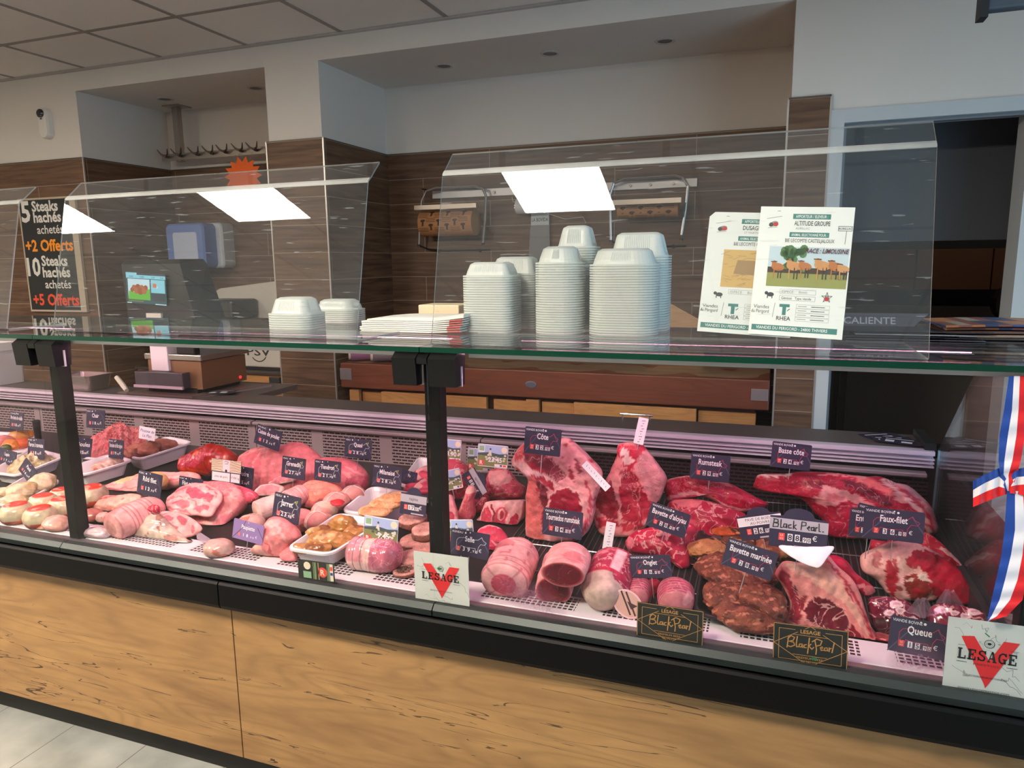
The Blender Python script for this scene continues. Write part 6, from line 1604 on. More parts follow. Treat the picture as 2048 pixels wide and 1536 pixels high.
slab('pork_slice', 'upper marbled pork shoulder slice, largest of the pair', M_, [(333, 1000), (347, 984), (371, 970), (404, 966), (428, 974), (442, 984), (444, 998), (434, 1016), (420, 1034), (394, 1031), (345, 1026), (333, 1014)], .235, (.012, .02), (248, 178, 170, .1), [(('e', 394, 990, 20, 11, 22), (206, 84, 98), .2), (('e', 369, 1011, 14, 9, 10), (216, 116, 118), .2), (('e', 420, 998, 9, 10, 30), (200, 90, 102)), (('e', 405, 1020, 16, 6, -10), (214, 104, 110), .3), (('l', [(350, 985), (372, 978), (385, 976)], 4), (226, 116, 120)), (('l', [(340, 1018), (380, 1026)], 4), (222, 110, 114)), (('l', [(336, 1004), (352, 996), (366, 998)], 2.5), (214, 104, 110)), (('l', [(414, 976), (430, 982), (436, 996)], 3), (212, 96, 104)), (('e', 352, 1008, 6, 4), (206, 92, 100)), (('l', [(378, 1000), (392, 1006), (398, 1016)], 2.5), (226, 126, 126)), (('n', .22, .95), (236, 146, 142))], tilt=52, seed=58, wob=2.2)
slab('pork_slice', 'lower marbled pork shoulder slice overhanging the front grille', M_, [(297, 1040), (311, 1028), (330, 1022), (352, 1024), (375, 1031), (398, 1047), (403, 1060), (385, 1071), (358, 1078), (326, 1066), (304, 1054)], .145, (.012, .02), (248, 182, 174, .1), [(('e', 341, 1040, 11, 5, 0), (206, 98, 106)), (('e', 368, 1044, 7, 12, -35), (206, 100, 108)), (('e', 349, 1059, 11, 6, 0), (210, 104, 110)), (('e', 322, 1050, 9, 4, 35), (214, 110, 114)), (('e', 388, 1060, 5, 7), (206, 98, 106)), (('e', 330, 1030, 9, 3, -10), (216, 116, 118))], tilt=48, seed=59, wob=1.6)
slab('caul_parcel', 'glossy cream parcel in caul fat at the front grille', M_, [(256, 1066), (268, 1046), (291, 1030), (318, 1026), (345, 1050), (372, 1076), (384, 1086), (366, 1096), (330, 1086), (288, 1080)], .12, (.025, .03), (216, 192, 172, .2), [(('n', .16, .5), (170, 124, 106)), (('e', 350, 1080, 14, 6), (196, 140, 130))], tilt=40, seed=60, mat_=WRAP)
lump('red_garnish', 'small bunch of red trimmings on the tied pork roast', 'garnish', dk(310, 1020, .115), .020, .016, .014, (206, 40, 56), seed=61, amp=.35, a=.8)
lump('pale_chicken', 'yellow chicken piece behind the pork belly', M_, dk(312, 962, .055), .05, .035, .035, (240, 184, 122), seed=62, amp=.08, spots=((.6, 40, (244, 206, 160), 0),))
for lab, o, Y, sd in (('front pale veal slice with white rim under the Grenadin tag', [(509, 984), (521, 971), (546, 967), (566, 973), (566, 984), (546, 991), (515, 992)], .46, 63), ('rear pale veal slice with white rim under the Grenadin tag', [(536, 966), (552, 956), (568, 950), (588, 952), (588, 962), (566, 968), (548, 970)], .52, 64)):
    c = np.mean(o, 0); slab('veal_slice', lab, M_, o, Y, (.01, .02), (252, 216, 206), [([tuple(c + (np.array(p) - c) * .82) for p in o], (246, 150, 152), .1)], tilt=30, seed=sd, wob=.8, group='veal slices')
roast('tied_veal_roll', 'small tied veal roll right of the veal slices', M_, dk(574, 1004, .05), dk(612, 985, .055), .040, .036, tied, ends=(.1, .3), seed=65, grooves=7)
slab('veal_flank', 'salmon coloured veal flank below the Tendron tag', M_, [(589, 990), (608, 971), (632, 961), (664, 964), (684, 980), (672, 998), (646, 1014), (620, 1018), (600, 1010)], .42, (.035, .045), (242, 146, 122, .2), [(('l', [(606, 1008), (640, 1012), (668, 998)], 9), (214, 110, 104)), (('l', [(612, 976), (650, 972)], 2), (226, 116, 104)), (('l', [(600, 990), (640, 984), (676, 986)], 1.6), (226, 120, 108))], tilt=35, seed=66)
for i, (px, py, h) in enumerate(((706, 990, .055), (672, 1004, .058), (648, 1022, .048), (634, 1042, .036))):
    P = dk(px, py, h); o = lump('stuffed_parcel', ('rearmost', 'garnished', 'third', 'nearest')[i] + ' tied veal parcel in the row beside the curry tray', 'meat parcel', P, .036, .045, .030, (236, 160, 146), seed=70 + i, amp=.10, rot=-40, spots=((.3, 40, (240, 196, 172), 0), (.7, 55, (222, 120, 116), .3)), group='tied veal parcels')
    b = MB(); n = 20
    for t in (0, 1):
        b.tube([(P[0] + .0375 * math.cos(a) * (1 if t else .2), P[1] + .046 * math.cos(a) * (.2 if t else 1), max(P[2] + .032 * math.sin(a), deckz(P[1]) + .003)) for a in np.linspace(0, 2 * PI, n)], .0011, 5)
    b.build('string', mat('string_white', (214, 212, 206), 0.8), o)
lump('red_garnish', 'red pepper shreds on the garnished veal parcel', 'garnish', dk(672, 1004, .090), .020, .018, .008, (222, 60, 50), seed=75, amp=.4)
def plain(U, TH, RH, V, sd):
    C = cols(len(U), (248, 206, 194), .05); put(C, RH < .88, (228, 180, 164)); put(C, nz(V, 40, sd, 2) > .7, (246, 186, 176)); return C
roast('white_pudding_roll', 'pale cream roll left of the Jarret tag', M_, dk(511, 1024, .035), dk(566, 1004, .038), .040, .034, plain, ends=(.06, .3), seed=76)
slab('veal_shank', 'pink knobbly veal shank in front of the Jarret tag', M_, [(505, 1102), (520, 1084), (532, 1069), (534, 1046), (546, 1033), (566, 1038), (588, 1054), (597, 1074), (584, 1090), (574, 1112), (548, 1114), (515, 1110)], .125, (.04, .05), (242, 146, 140, .3), [(('e', 556, 1046, 14, 8), (248, 180, 170)), (('l', [(540, 1070), (556, 1095), (550, 1110)], 3), (206, 96, 96)), (('l', [(566, 1050), (584, 1080)], 5), (248, 176, 168)), ([(505, 1100), (535, 1085), (545, 1112), (510, 1112)], (246, 180, 164), .2)], tilt=18, seed=77)
slab('veal_shank', 'second veal shank half hidden behind the Jarret tag', M_, [(584, 1040), (600, 1018), (618, 1022), (628, 1038), (620, 1056), (602, 1068), (588, 1058)], .28, (.035, .04), (246, 158, 148, .2), [(('l', [(596, 1030), (606, 1056)], 3), (216, 110, 106))], tilt=20, seed=78)
slab('meat_scrap', 'small pink trimmings between the shank and the curry tray', M_, [(560, 1108), (576, 1094), (590, 1100), (590, 1120), (566, 1122)], .10, (.012, .02), (242, 140, 140, .4), tilt=50, seed=79)
for i, (px, py, h, rx) in enumerate(((438, 1096, .03, .045), (505, 1046, .035, .045))):
    P = dk(px, py, h); lump('wrapped_parcel', ('film wrapped meat parcel at the front grille', 'film wrapped meat parcel above the Paupiette tag')[i], 'meat parcel', P, rx, .04, .028, (226, 178, 162), seed=80 + i, amp=.12, mat_=WRAP, spots=((.3, 50, (206, 120, 100), .2), (.6, 60, (240, 214, 196), 0)), group='film wrapped parcels')
P = dk(395, 1092, .004)
b = MB(); b.loft([[(P[0] + a, P[1] + c, P[2] + z) for a, c, z in ((-.06, .06, .022), (.10, .0, .006), (.13, -.012, -.001), (-.02, .02, .012))], [(P[0] + a, P[1] + c, P[2] + z + .0012) for a, c, z in ((-.06, .06, .022), (.10, .0, .006), (.13, -.012, -.001), (-.02, .02, .012))]])
b.build('plastic_sheet', glass('parcel_film', (.95, .92, .95), .1, haze=.25, haze_rgb=(230, 206, 220)), label='clear film sheet under the front wrapped parcel', cat='plastic film')
# wrapped roast and burger patties near the centre post
def wrapped(U, TH, RH, V, sd):
    C = cols(len(U), (240, 196, 184), .05); k = U > .52 + .08 * nz(V, 30, sd, 2); put(C, k, (206, 110, 128), .6); put(C, (nz(V, 26, sd + 1, 2) > .35) & (TH < 3.0) & ~k, (238, 150, 156), .1); put(C, (np.abs(np.mod(U * 7, 1) - .5) < .05) & (U < .55) & (RH > 1.5), (150, 110, 104)); return C
A, B_ = at(700, 1120, Y=.135), at(800, 1124, Y=.15)
A[2] = deckz(.135) + .046; B_[2] = deckz(.15) + .046
roast('wrapped_roast', 'film wrapped tied roast, half pale half red, left of the red V sticker', M_, A, B_, .050, .046, wrapped, ends=(.16, .2), seed=85, grooves=7, gdepth=.0015, mat_=WRAP)
pat_mat = GRAIN
def patty(lab, P, r, h, sd, tilt=(0, 0)):
    r *= 1.12
    n = 40; prof = [(0.02, h), (r * .5, h), (r * .86, h), (r * .96, h * .93), (r, h * .75), (r * 1.0, h * .3), (r * .96, .05 * h), (r * .5, 0)]
    V = []; Z = []
    for rr_, z in prof:
        for i in range(n):
            a = 2 * PI * i / n; V.append((rr_ * math.cos(a), rr_ * math.sin(a), z)); Z.append(z / h)
    V = np.array(V); F = [tuple(range(n))]
    for k in range(len(prof) - 1): F += [(k * n + i, (k + 1) * n + i, (k + 1) * n + (i + 1) % n, k * n + (i + 1) % n) for i in range(n)]
    F.append(tuple((len(prof) - 1) * n + i for i in range(n))[::-1])
    V += nz(V + sd, 160, sd, 2)[:, None] * .0012
    Z = np.array(Z); C = cols(len(V), (204, 146, 130), .5); put(C, Z < .8, (136, 84, 70), .2); put(C, (nz(V, 300, sd, 2) > .4) & (Z > .8), (226, 176, 158))
    V[:, 2] += V[:, 0] * tilt[0] + V[:, 1] * tilt[1]; V += np.asarray(P)
    V[:, 2] = np.maximum(V[:, 2], fz(V[:, 1]))
    return mk('burger_patty', V, F, pat_mat, smooth=True, col=C, label=lab, cat='burger patty', group='minced beef patties')
for i, (px, py, h, l) in enumerate(((826, 1098, 0.0, 'burger patty half behind the price card with sheep'), (852, 1110, 0.0, 'burger patty low against the centre post'), (822, 1132, 0, 'burger patty in front of the pile, right of the wrapped roast'), (806, 1156, -.002, 'burger patty lying lowest at the front grille'), (850, 1092, .026, 'burger patty of the second layer beside the post'), (823, 1072, .030, 'topmost burger patty of the pile'))):
    P = dk(px, py, 0.0); patty(l, (P[0], P[1] + .012, float(fz(P[1])) + max(0, h)), .040 if i != 3 else .03, .024 if i != 3 else .012, 90 + i, (.05 if i in (4, 5) else .02, .10))
lump('red_meat_ball', 'small red meat ball behind the topmost burger patty', M_, dk(822, 1050, .03), .02, .02, .02, (214, 60, 66), seed=97, amp=.1)
slab('red_offcut', 'red offcut at the lower right of the burger patties', M_, [(832, 1140), (845, 1130), (858, 1136), (856, 1155), (838, 1158)], .10, (.012, .015), (196, 40, 56, .6), tilt=40, seed=98)

# white trays
def lumps(cat_, name, items, rgb, spots, mt, grp, amp=.24, ra=None):
    for i, (lab, px, py, h, rx, ry, rz, ro) in enumerate(items):
        lump(name, lab, cat_, dk(px, py, h), rx, ry, rz, rgb, seed=hash(lab) % 1000 if False else 100 + len(lab) * 7 + i, amp=amp, mat_=mt, rot=ro, spots=spots, group=grp, crumb=.0018, nu=64, nv_=40)
tray('white tray of ochre curry chicken at the front', [(576, 1095), (660, 1107), (764, 1042), (676, 1027)], .062, .047, group='white trays')
lumps('chicken', 'curry_chicken', (('long curry chicken strip at the near end of its tray', 622, 1098, .052, 0.058, 0.024, 0.018, 10), ('curry chicken piece in the middle of the tray', 650, 1078, .056, 0.047, 0.032, 0.020, 30), ('pinkish curry chicken piece at the right rim', 686, 1080, .054, 0.035, 0.040, 0.018, 20), ('curry chicken piece left of the middle one', 640, 1064, .054, 0.039, 0.024, 0.018, 50), ('curry chicken heap at the far end of the tray', 688, 1050, .064, 0.043, 0.032, 0.025, 0), ('curry chicken piece beside the sheep card', 712, 1064, .056, 0.035, 0.032, 0.020, 40)), (188, 134, 70), ((.35, 45, (212, 160, 96), 0), (.6, 50, (150, 96, 44), 0), (.8, 120, (228, 186, 130), 0)), WET, 'curry chicken pieces')
tray('white tray of breaded escalopes under the Milanaise tag', [(686, 1020), (757, 1031), (832, 988), (744, 973)], .060, .058, group='white trays')
lumps('escalope', 'breaded_escalope', (('breaded escalope at the front of its tray', 752, 1022, .058, .055, .05, .016, 20), ('breaded escalope in the middle of the tray', 770, 1008, .066, .055, .045, .016, 30), ('breaded escalope at the far end of the tray', 790, 996, .074, .05, .045, .016, 40)), (238, 184, 132), ((.3, 90, (226, 164, 108), 0), (.7, 60, (246, 206, 160), 0)), CRUMB, 'breaded escalopes', .10)
tray('white tray of lamb bones behind the centre post', [(800, 968), (880, 982), (908, 930), (838, 914)], .060, .058, group='white trays')
for i, (px, py, h, ro) in enumerate(((828, 960, .066, 30), (846, 950, .076, -30), (852, 968, .07, 70), (838, 978, .062, 10), (860, 940, .08, 50))):
    lump('lamb_rib', ('foremost', 'topmost', 'right', 'lowest', 'rearmost')[i] + ' lamb rib in the tray behind the post', M_, dk(px, py, h), .05, .018, .018, (214, 70, 88), seed=120 + i, amp=.2, rot=ro, spots=((.15, 40, (240, 176, 168), 0), (.7, 50, (170, 40, 60), 0)), group='lamb ribs in the white tray')
tray('white tray of brown marinated meat by the handwritten card', [(246, 905), (280, 917), (383, 884), (334, 873)], .060, .058, group='white trays')
lumps('meat', 'brown_marinated_meat', (('brown marinated piece at the near end of its tray', 272, 903, .066, .05, .05, .028, 20), ('brown marinated piece in the middle of the tray', 296, 898, .070, .05, .05, .03, 60), ('small brown marinated piece at the far end', 322, 890, .060, .06, .04, .022, 20)), (176, 108, 86), ((.3, 40, (196, 130, 100), 0), (.6, 50, (120, 70, 52), 0)), WET, 'brown marinated pieces')
tray('white tray of small rolled fillets by the left post', [(136, 936), (166, 949), (264, 920), (216, 909)], .056, .054, group='white trays')
for i, (px, py) in enumerate(((198, 936), (209, 933), (220, 930), (231, 927))):
    roast('rolled_fillet', ('nearest', 'second', 'third', 'farthest')[i] + ' small rolled fillet in the tray by the left post', M_, dk(px - 6, py + 3, .052), dk(px + 8, py - 6, .055), .024, .020, lambda U, TH, RH, V, sd: (lambda C: (put(C, nz(V, 60, sd, 2) > .2, (250, 220, 206)), put(C, RH < .7, (206, 130, 110)), C)[2])(cols(len(U), (234, 190, 170), .1)), seed=130 + i, ends=(.1, .2), n=24, m=18, group='small rolled fillets')
Q = tray('white tray piled with minced meat under the Chair tag', [(118, 908), (205, 918), (318, 874), (246, 862)], .050, .048, group='white trays')
heap('minced_meat', 'tall heap of pink minced meat in the tray under the Chair tag', 'minced meat', Q, .040, .118, 90, (226, 128, 124), (206, 92, 90), 140, peak=(.5, .62), kind='stuff', shrink=.76, n=90, a=.6)
# trays and pieces left of the post
Q = tray('white tray of pale green shredded stuffing left of the post', [(-20, 942), (34, 950), (128, 912), (66, 896)], .050, .048, group='white trays')
heap('shredded_stuffing', 'pale green shredded stuffing heaped in its white tray', 'stuffing', Q, .040, .070, 80, (206, 192, 150), (176, 160, 112), 141, peak=(.55, .6), kind='stuff')
tray('white tray of cream stuffed rolls at the left edge', [(-30, 1000), (30, 1012), (118, 962), (60, 948)], .050, .048, group='white trays')
lumps('stuffed roll', 'cream_roll', (('cream stuffed roll cut by the picture edge', 8, 990, .055, .05, .04, .03, 20), ('cream stuffed roll in the middle of the left tray', 46, 982, .060, .055, .04, .03, 40), ('cream stuffed roll at the far end of the left tray', 84, 966, .062, .05, .045, .032, 30), ('green tinted roll at the near rim of the left tray', 26, 1002, .05, .05, .03, .022, 10)), (224, 204, 166), ((.3, 45, (206, 178, 128), 0), (.65, 50, (184, 166, 110), 0)), WET, 'cream stuffed rolls')
tray('white tray of kebabs in the far left corner', [(-60, 902), (52, 902), (70, 868), (-40, 862)], .050, .048, group='white trays')
for i, (px, py, c, l) in enumerate(((22, 890, (232, 150, 60), 'orange pepper piece at the near end of the kebab tray'), (44, 886, (226, 110, 50), 'orange red kebab piece at the right rim'), (40, 872, (236, 166, 84), 'yellow pepper piece behind the kebabs'), (6, 882, (236, 150, 140), 'pink kebab piece at the picture edge'), (12, 896, (86, 106, 50), 'green pepper end on the kebab tray'), (60, 868, (226, 150, 60), 'small orange kebab piece at the far end'))):
    lump('kebab_piece', l, 'kebab', dk(px, py, .058), .045 if i < 4 else .02, .03 if i < 4 else .02, .024 if i < 4 else .016, c, seed=150 + i, amp=.12, mat_=WET, rot=20 * i)
t = thing('black_spatula', 'black handled spatula standing in the far left trays', 'spatula', tuple(dk(80, 905, .0)))
P = dk(80, 905, .03); T_ = at(72, 842, Y=P[1] - .02); b = MB(); b.tube([tuple(P), tuple(P * .5 + T_ * .5), tuple(T_)], [.010, .013, .015], 10); b.build('handle', mat('handle_black', (30, 28, 30), .4), t)
b = MB(); b.box(P[0] - .03, P[0] + .03, P[1] - .002, P[1] + .002, deckz(P[1]) + .001, P[2] + .006); b.build('blade', steel, t)
def tomato(lab, px, py, h, r, sd):
    P = dk(px, py, h); nu, nv_ = 36, 28
    th = np.linspace(0, 2 * PI, nu, endpoint=False); ph = np.linspace(.03, PI - .03, nv_)
    D = np.array([[math.sin(p) * math.cos(t), math.sin(p) * math.sin(t), math.cos(p)] for p in ph for t in th]); V = D * np.array([r, r, r * .86]) * (1 + .04 * nz(D, 3, sd, 3))[:, None]
    rho = np.hypot(D[:, 0], D[:, 1]); V[:, 2] -= np.where(D[:, 2] > 0, np.clip(.62 - rho, 0, 1) * r * .35, 0)
    C = cols(len(V), (216, 96, 62)); zf = D[:, 2]; put(C, zf > -.25 + .12 * nz(D, 5, sd, 2), (222, 204, 168)); k = (rho < .66) & (zf > 0); put(C, k, (232, 78, 48)); put(C, k & (nz(D, 6, sd + 3, 2) > .55), (246, 170, 140))
    V += P; V[:, 2] = np.maximum(V[:, 2], fz(V[:, 1]))
    F = [tuple(range(nu))]
    for j in range(nv_ - 1): F += [(j * nu + i, (j + 1) * nu + i, (j + 1) * nu + (i + 1) % nu, j * nu + (i + 1) % nu) for i in range(nu)]
    F.append(tuple((nv_ - 1) * nu + i for i in range(nu))[::-1])
    mk('stuffed_tomato', V, F, WET, smooth=True, col=C, label=lab, cat='stuffed tomato', group='stuffed tomatoes')
for i, (px, py, r, l) in enumerate(((33, 1026, .050, 'front left stuffed tomato at the left edge'), (80, 1034, .050, 'front right stuffed tomato beside the joint of the glass'), (88, 1006, .046, 'stuffed tomato behind the front pair'), (126, 1014, .048, 'stuffed tomato partly hidden by the left post'), (122, 992, .04, 'rearmost stuffed tomato above the post foot'), (184, 992, .052, 'stuffed tomato standing right of the left post'))):
    tomato(l, px, py, r * .8, r, 160 + i)
for i, (px, py, rx, c, l) in enumerate(((112, 1048, .05, (230, 170, 150), 'pale poultry piece before the tomatoes'), (92, 1052, .035, (206, 150, 120), 'small browned poultry piece at the front grille'), (182, 1030, .04, (206, 120, 100), 'browned poultry piece right of the post foot'), (206, 1036, .03, (236, 160, 146), 'small pink poultry piece beside the tied roast'))):
    lump('poultry_piece', l, 'poultry', dk(px, py, rx * .5), rx, rx * .7, rx * .55, c, seed=170 + i, amp=.2, mat_=WET, spots=((.4, 40, (238, 196, 180), 0),))
lump('film_bag', 'crumpled clear film bag at the foot of the left post', 'plastic bag', dk(194, 1066, .02), .055, .035, .022, (226, 196, 200), seed=175, amp=.3, mat_=WRAP)
# ================================================================ price tags, stickers, ribbon
def tm(n, c, r=.25): return mat('tag_' + n, c, r)


TAGM = [tm('slate', (58, 54, 74)), tm('white', (232, 228, 232), .5), tm('red_box', (226, 76, 66), .5), tm('outline_red', (176, 44, 78), .4), tm('outline_pale', (186, 190, 196), .4), tm('band_grey', (176, 170, 178), .4), tm('ink', (34, 28, 34), .5), tm('yellow_green', (170, 170, 70), .4), tm('sheen', (86, 82, 104), .2), tm('sky', (166, 182, 222), .4), tm('hill', (70, 84, 84), .4), tm('sheep', (214, 206, 196), .5), tm('olive', (124, 130, 84), .4), tm('cream', (232, 214, 190), .4), tm('flag_blue', (50, 70, 150), .4), tm('grain', (196, 150, 104), .5), tm('lilac_glare', (150, 120, 172), .2), tm('green_box', (140, 176, 140), .4)]
SLATE, WHT, REDB, ORED, OPALE, BAND, INK, YG, SHEEN, SKY, HILL, SHEEP, OLIVE, CREAM, FBLUE, GRAIN_, LILAC_GLARE, GBOX = range(18)
COW = [(.10, .20), (.10, .62), (.16, .74), (.30, .78), (.55, .74), (.74, .78), (.84, .92), (.88, .80), (.98, .70), (.94, .60), (.82, .60), (.76, .44), (.74, .18), (.68, .18), (.67, .38), (.40, .36), (.24, .40), (.20, .18)]
PINM = mat('pin_steel', (196, 190, 194), .3, .7)


def price_row(f, w, h, price, y, box=True):
    """the little wheel figures: red unit box, euros, cents, euro sign"""
    e, c = price.split('.')
    s = h * .17; x = -w * .28
    f.rect(x - s * .40, y - s * .12, x + s * .40, y + s * .92, REDB, 2); f.text('LE', x, y + s * .48, s * .40, WHT, 3); f.text('KG', x, y + .04 * s, s * .34, WHT, 3)
    x += w * .145
    for ch in e:
        if box: f.rect(x - s * .34, y - s * .12, x + s * .34, y + s * .92, WHT, 2)
        f.text(ch, x, y + .02 * s, s * (1.1 if box else 1.3), INK if box else WHT, 3, bold=.02); x += w * .125
    f.rect(x - w * .066, y - s * .12, x - w * .052, y + s * .0, WHT, 2)
    for ch in c:
        if box: f.rect(x - s * .25, y - s * .10, x + s * .25, y + s * .62, WHT, 2)
        f.text(ch, x, y, s * .78, INK if box else WHT, 3, bold=.015); x += w * .075
    f.text('€', x + w * .02, y + s * .25, s * 1.05, WHT, 3)


def tag(px, py, wp, hp, Y, roll, title, price, style, label, header=None, tilt=8.0, yaw=0.0, pin=.06, group=None, glyph=None):
    P = at(px, py, Y=Y); k = depth(P) / FPX; w, h = wp * k, hp * k
    f = Flat(); base = SLATE
    if style == 'arch':
        pts = [(-w / 2, -h / 2), (w / 2, -h / 2), (w / 2, h * .26), (w * .30, h * .28)] + [(w * .26 * math.cos(a), h * .30 + h * .20 * math.sin(a)) for a in np.linspace(.0, PI, 9)] + [(-w * .30, h * .28), (-w / 2, h * .26)]
        f.plate(pts, .0018, 0)
        f.rect(-w / 2, -h * .06, w / 2, h * .22, BAND if glyph != 'white' else WHT, 1)
        if glyph == 'hand':
            X = lambda a: -w * .44 + a * w * .78
            hh = h * .20; y0 = -h * .015
            for st in ([(0, 0), (.02, 1)], [(.0, 1), (.10, .95), (.11, .62), (.02, .52), (.12, .45), (.11, .08), (0, 0)], [(.17, 1), (.17, 0), (.21, .05)], [(.30, .5), (.24, .5), (.23, .1), (.29, .1), (.30, .5), (.31, .05)], [(.40, .5), (.34, .4), (.35, .05), (.41, .1)], [(.45, 1), (.45, 0)], [(.51, .55), (.45, .3), (.52, .0)], [(.62, 0), (.63, 1), (.72, .95), (.72, .6), (.63, .5)], [(.76, .3), (.81, .4), (.79, .55), (.75, .3), (.80, .05)], [(.89, .5), (.84, .45), (.84, .1), (.89, .1), (.9, .5), (.91, .05)], [(.935, .5), (.935, .05)], [(.935, .38), (.955, .52), (.975, .5)], [(1.0, 1), (1.01, .1), (1.04, .08)], [(1.08, .08), (1.11, .08)]):
                f.line([(X(a), y0 + b * hh) for a, b in st], w * .018, INK, 3)
        else:
            for i, l in enumerate(title.split('\n')): f.text(l, 0, (h * .03 if '\n' not in title else h * .10 - i * h * .125), h * (.16 if '\n' not in title else .12), INK, 2, wmax=w * .88)
        price_row(f, w, h * 1.0, price, -h * .30); f.line([(-w * .05, -h * .44), (w * .4, -h * .44)], h * .05, BAND, 2)
    elif style == 'sheep':
        f.plate(rrect(w, h, h * .06), .0018, WHT); f.rect(-w / 2 + .001, h * .08, w / 2 - .001, h * .47, SKY, 1); f.rect(-w / 2 + .001, -h * .47, w / 2 - .001, h * .08, OLIVE, 1)
        f.poly([(-w / 2 + .001, h * .0), (w / 2 - .001, -h * .02), (w / 2 - .001, h * .14), (w * .2, h * .10), (-w * .1, h * .16), (-w / 2 + .001, h * .08)], HILL, 2)
        f.poly([(-w * .16, h * .0), (-w * .02, h * .0), (-w * .05, h * .22), (-w * .10, h * .24)], SHEEP, 3); f.disc(-w * .075, h * .30, h * .045, HILL, 3)
        q = random.Random(int(px))
        for i in range(16): f.disc(q.uniform(-.22, .46) * w, q.uniform(-.20, .06) * h, h * .06, SHEEP if i % 4 else HILL, 3 + i % 5, h * .045, 10)
        f.rect(-w * .46, h * .14, -w * .26, h * .44, WHT, 3); f.rect(-w * .44, h * .20, -w * .28, h * .42, GBOX, 4); f.disc(w * .38, h * .30, h * .14, CREAM, 3)
        f.disc(-w * .36, -h * .33, h * .15, REDB, 4, h * .13); f.text('R', -w * .36, -h * .41, h * .24, WHT, 5, bold=.02)
        f.rect(w * .08, -h * .46, w * .49, -h * .34, WHT, 4); f.rect(w * .26, -h * .44, w * .33, -h * .36, FBLUE, 5); f.rect(w * .36, -h * .44, w * .46, -h * .36, REDB, 5)
        if price: f.text(price, w * .10, -h * .26, h * .30, WHT, 12, bold=.03, wmax=w * .5)
    elif style == 'grain':
        f.plate(rrect(w, h, h * .02), .0018, INK); f.rect(-w / 2, -h * .02, w / 2, h / 2, CREAM, 1)
        for s_ in (-1, 1):
            for i in range(9): f.line([(s_ * (w * .12 + w * .38 * t), h * (.02 + .055 * i + .10 * math.sin(t * 2.4 + i * .2) * (1 - t))) for t in np.linspace(0, 1, 7)], h * .016, GRAIN_ if i % 2 else INK, 2)
        f.rect(-w * .10, -h * .02, w * .13, h / 2, WHT, 4); f.line([(-w * .05, h * .40), (-w * .02, h * .45), (w * .07, h * .42), (w * .06, h * .34), (-w * .04, h * .33)], h * .02, INK, 5); f.disc(w * .01, h * .03, h * .06, INK, 5)
        f.rect(-w * .47, -h * .44, w * .14, -h * .06, WHT, 2); f.rect(w * .17, -h * .44, w * .47, -h * .06, WHT, 2); f.text(title, -w * .16, -h * .29, h * .14, INK, 3, wmax=w * .5); f.text(price, w * .32, -h * .29, h * .14, INK, 3, wmax=w * .27)
    elif style == 'note':
        f.plate(rrect(w, h, h * .06), .0012, WHT)
        for i, l in enumerate(title.split('\n')): f.text(l, 0, h * .08 - i * h * .38, h * .34, FBLUE, 2, wmax=w * .85, shear=.3)
    elif style == 'strip':
        f.plate(rrect(w, h, w * .05), .0012, WHT)
        for i in range(9): f.line([(-w * .1 + (i % 2) * w * .12, -h * .42 + i * h * .10), (w * .06 + (i % 3) * w * .08, -h * .40 + i * h * .10)], w * .05, SHEEN, 2)
    else:
        f.plate(rrect(w, h, h * .05), .0018, LILAC_GLARE if style == 'lilac_glare' else SLATE)  # pale purple plate has glare painted into its colour, others plain slate
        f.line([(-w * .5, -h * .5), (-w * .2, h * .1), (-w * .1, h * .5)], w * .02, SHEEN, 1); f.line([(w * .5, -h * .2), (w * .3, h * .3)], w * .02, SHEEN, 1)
        oc = {'bov': ORED, 'veau': OPALE, 'porc': SHEEN, 'agn': OPALE, 'lilac_glare': OPALE}[style]
        if style != 'lilac_glare': f.line([(-w * .42 + a * w * .86, -h * .46 + b * h * .86) for a, b in COW], h * .016, oc, 2, True)
        if style == 'veau': f.line([(w * .30, h * .30), (w * .38, h * .36), (w * .36, h * .26), (w * .28, h * .30)], h * .02, YG, 3, True)
        if header: f.text(header, -w * .47, h * .36, h * .115, WHT, 3, 'l', wmax=w * .5); f.disc(-w * .47 + min(w * .5, len(header) * h * .085) + h * .06, h * .405, h * .035, WHT, 3)
        f.disc(0, h * .44, h * .022, WHT, 4)
        f.text(title, w * .0, h * .08, h * .30, WHT, 3, bold=.016, xs=.72, wmax=w * .86)
        if price: price_row(f, w, h, price, -h * .30, style == 'bov')
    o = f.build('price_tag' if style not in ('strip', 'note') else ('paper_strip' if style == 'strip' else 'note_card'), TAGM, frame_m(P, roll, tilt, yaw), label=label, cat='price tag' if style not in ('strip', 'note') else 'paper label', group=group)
    if pin:
        b = MB(); b.tube([(0, .0026, -h * .25), (0, .003, -h / 2 - pin)], .0011, 6)
        mk('pin', b.V, b.F, PINM, o, local=True)
    return o


V_ = 'VIANDE BOVINE'
tag(1085, 883, 76, 54, .395, 2, 'Côte', '32.90', 'bov', 'dark tag reading Côte on top of the tall rib of beef', V_)
tag(1125, 1047, 82, 55, .385, 2, 'Tournedos rumsteak', '34.00', 'bov', 'dark tag reading Tournedos rumsteak before the rib of beef', V_)
tag(1420, 935, 76, 53, .60, 2, 'Rumsteak', '29.90', 'bov', 'dark tag reading Rumsteak above the arched rump piece', V_, pin=.03)
tag(1336, 1040, 80, 50, .33, 14, "Bavette d'aloyau", '28.90', 'bov', "tilted tag reading Bavette d'aloyau on the flank steak", V_, pin=.035)
tag(1301, 1133, 82, 46, .19, -8, 'Onglet', '36.00', 'bov', 'tilted tag reading Onglet above the hanger steaks', V_, pin=.05)
tag(1582, 912, 74, 52, .62, 3, 'Basse côte', '24.90', 'bov', 'dark tag reading Basse côte above the long chuck rib', V_, pin=.03)
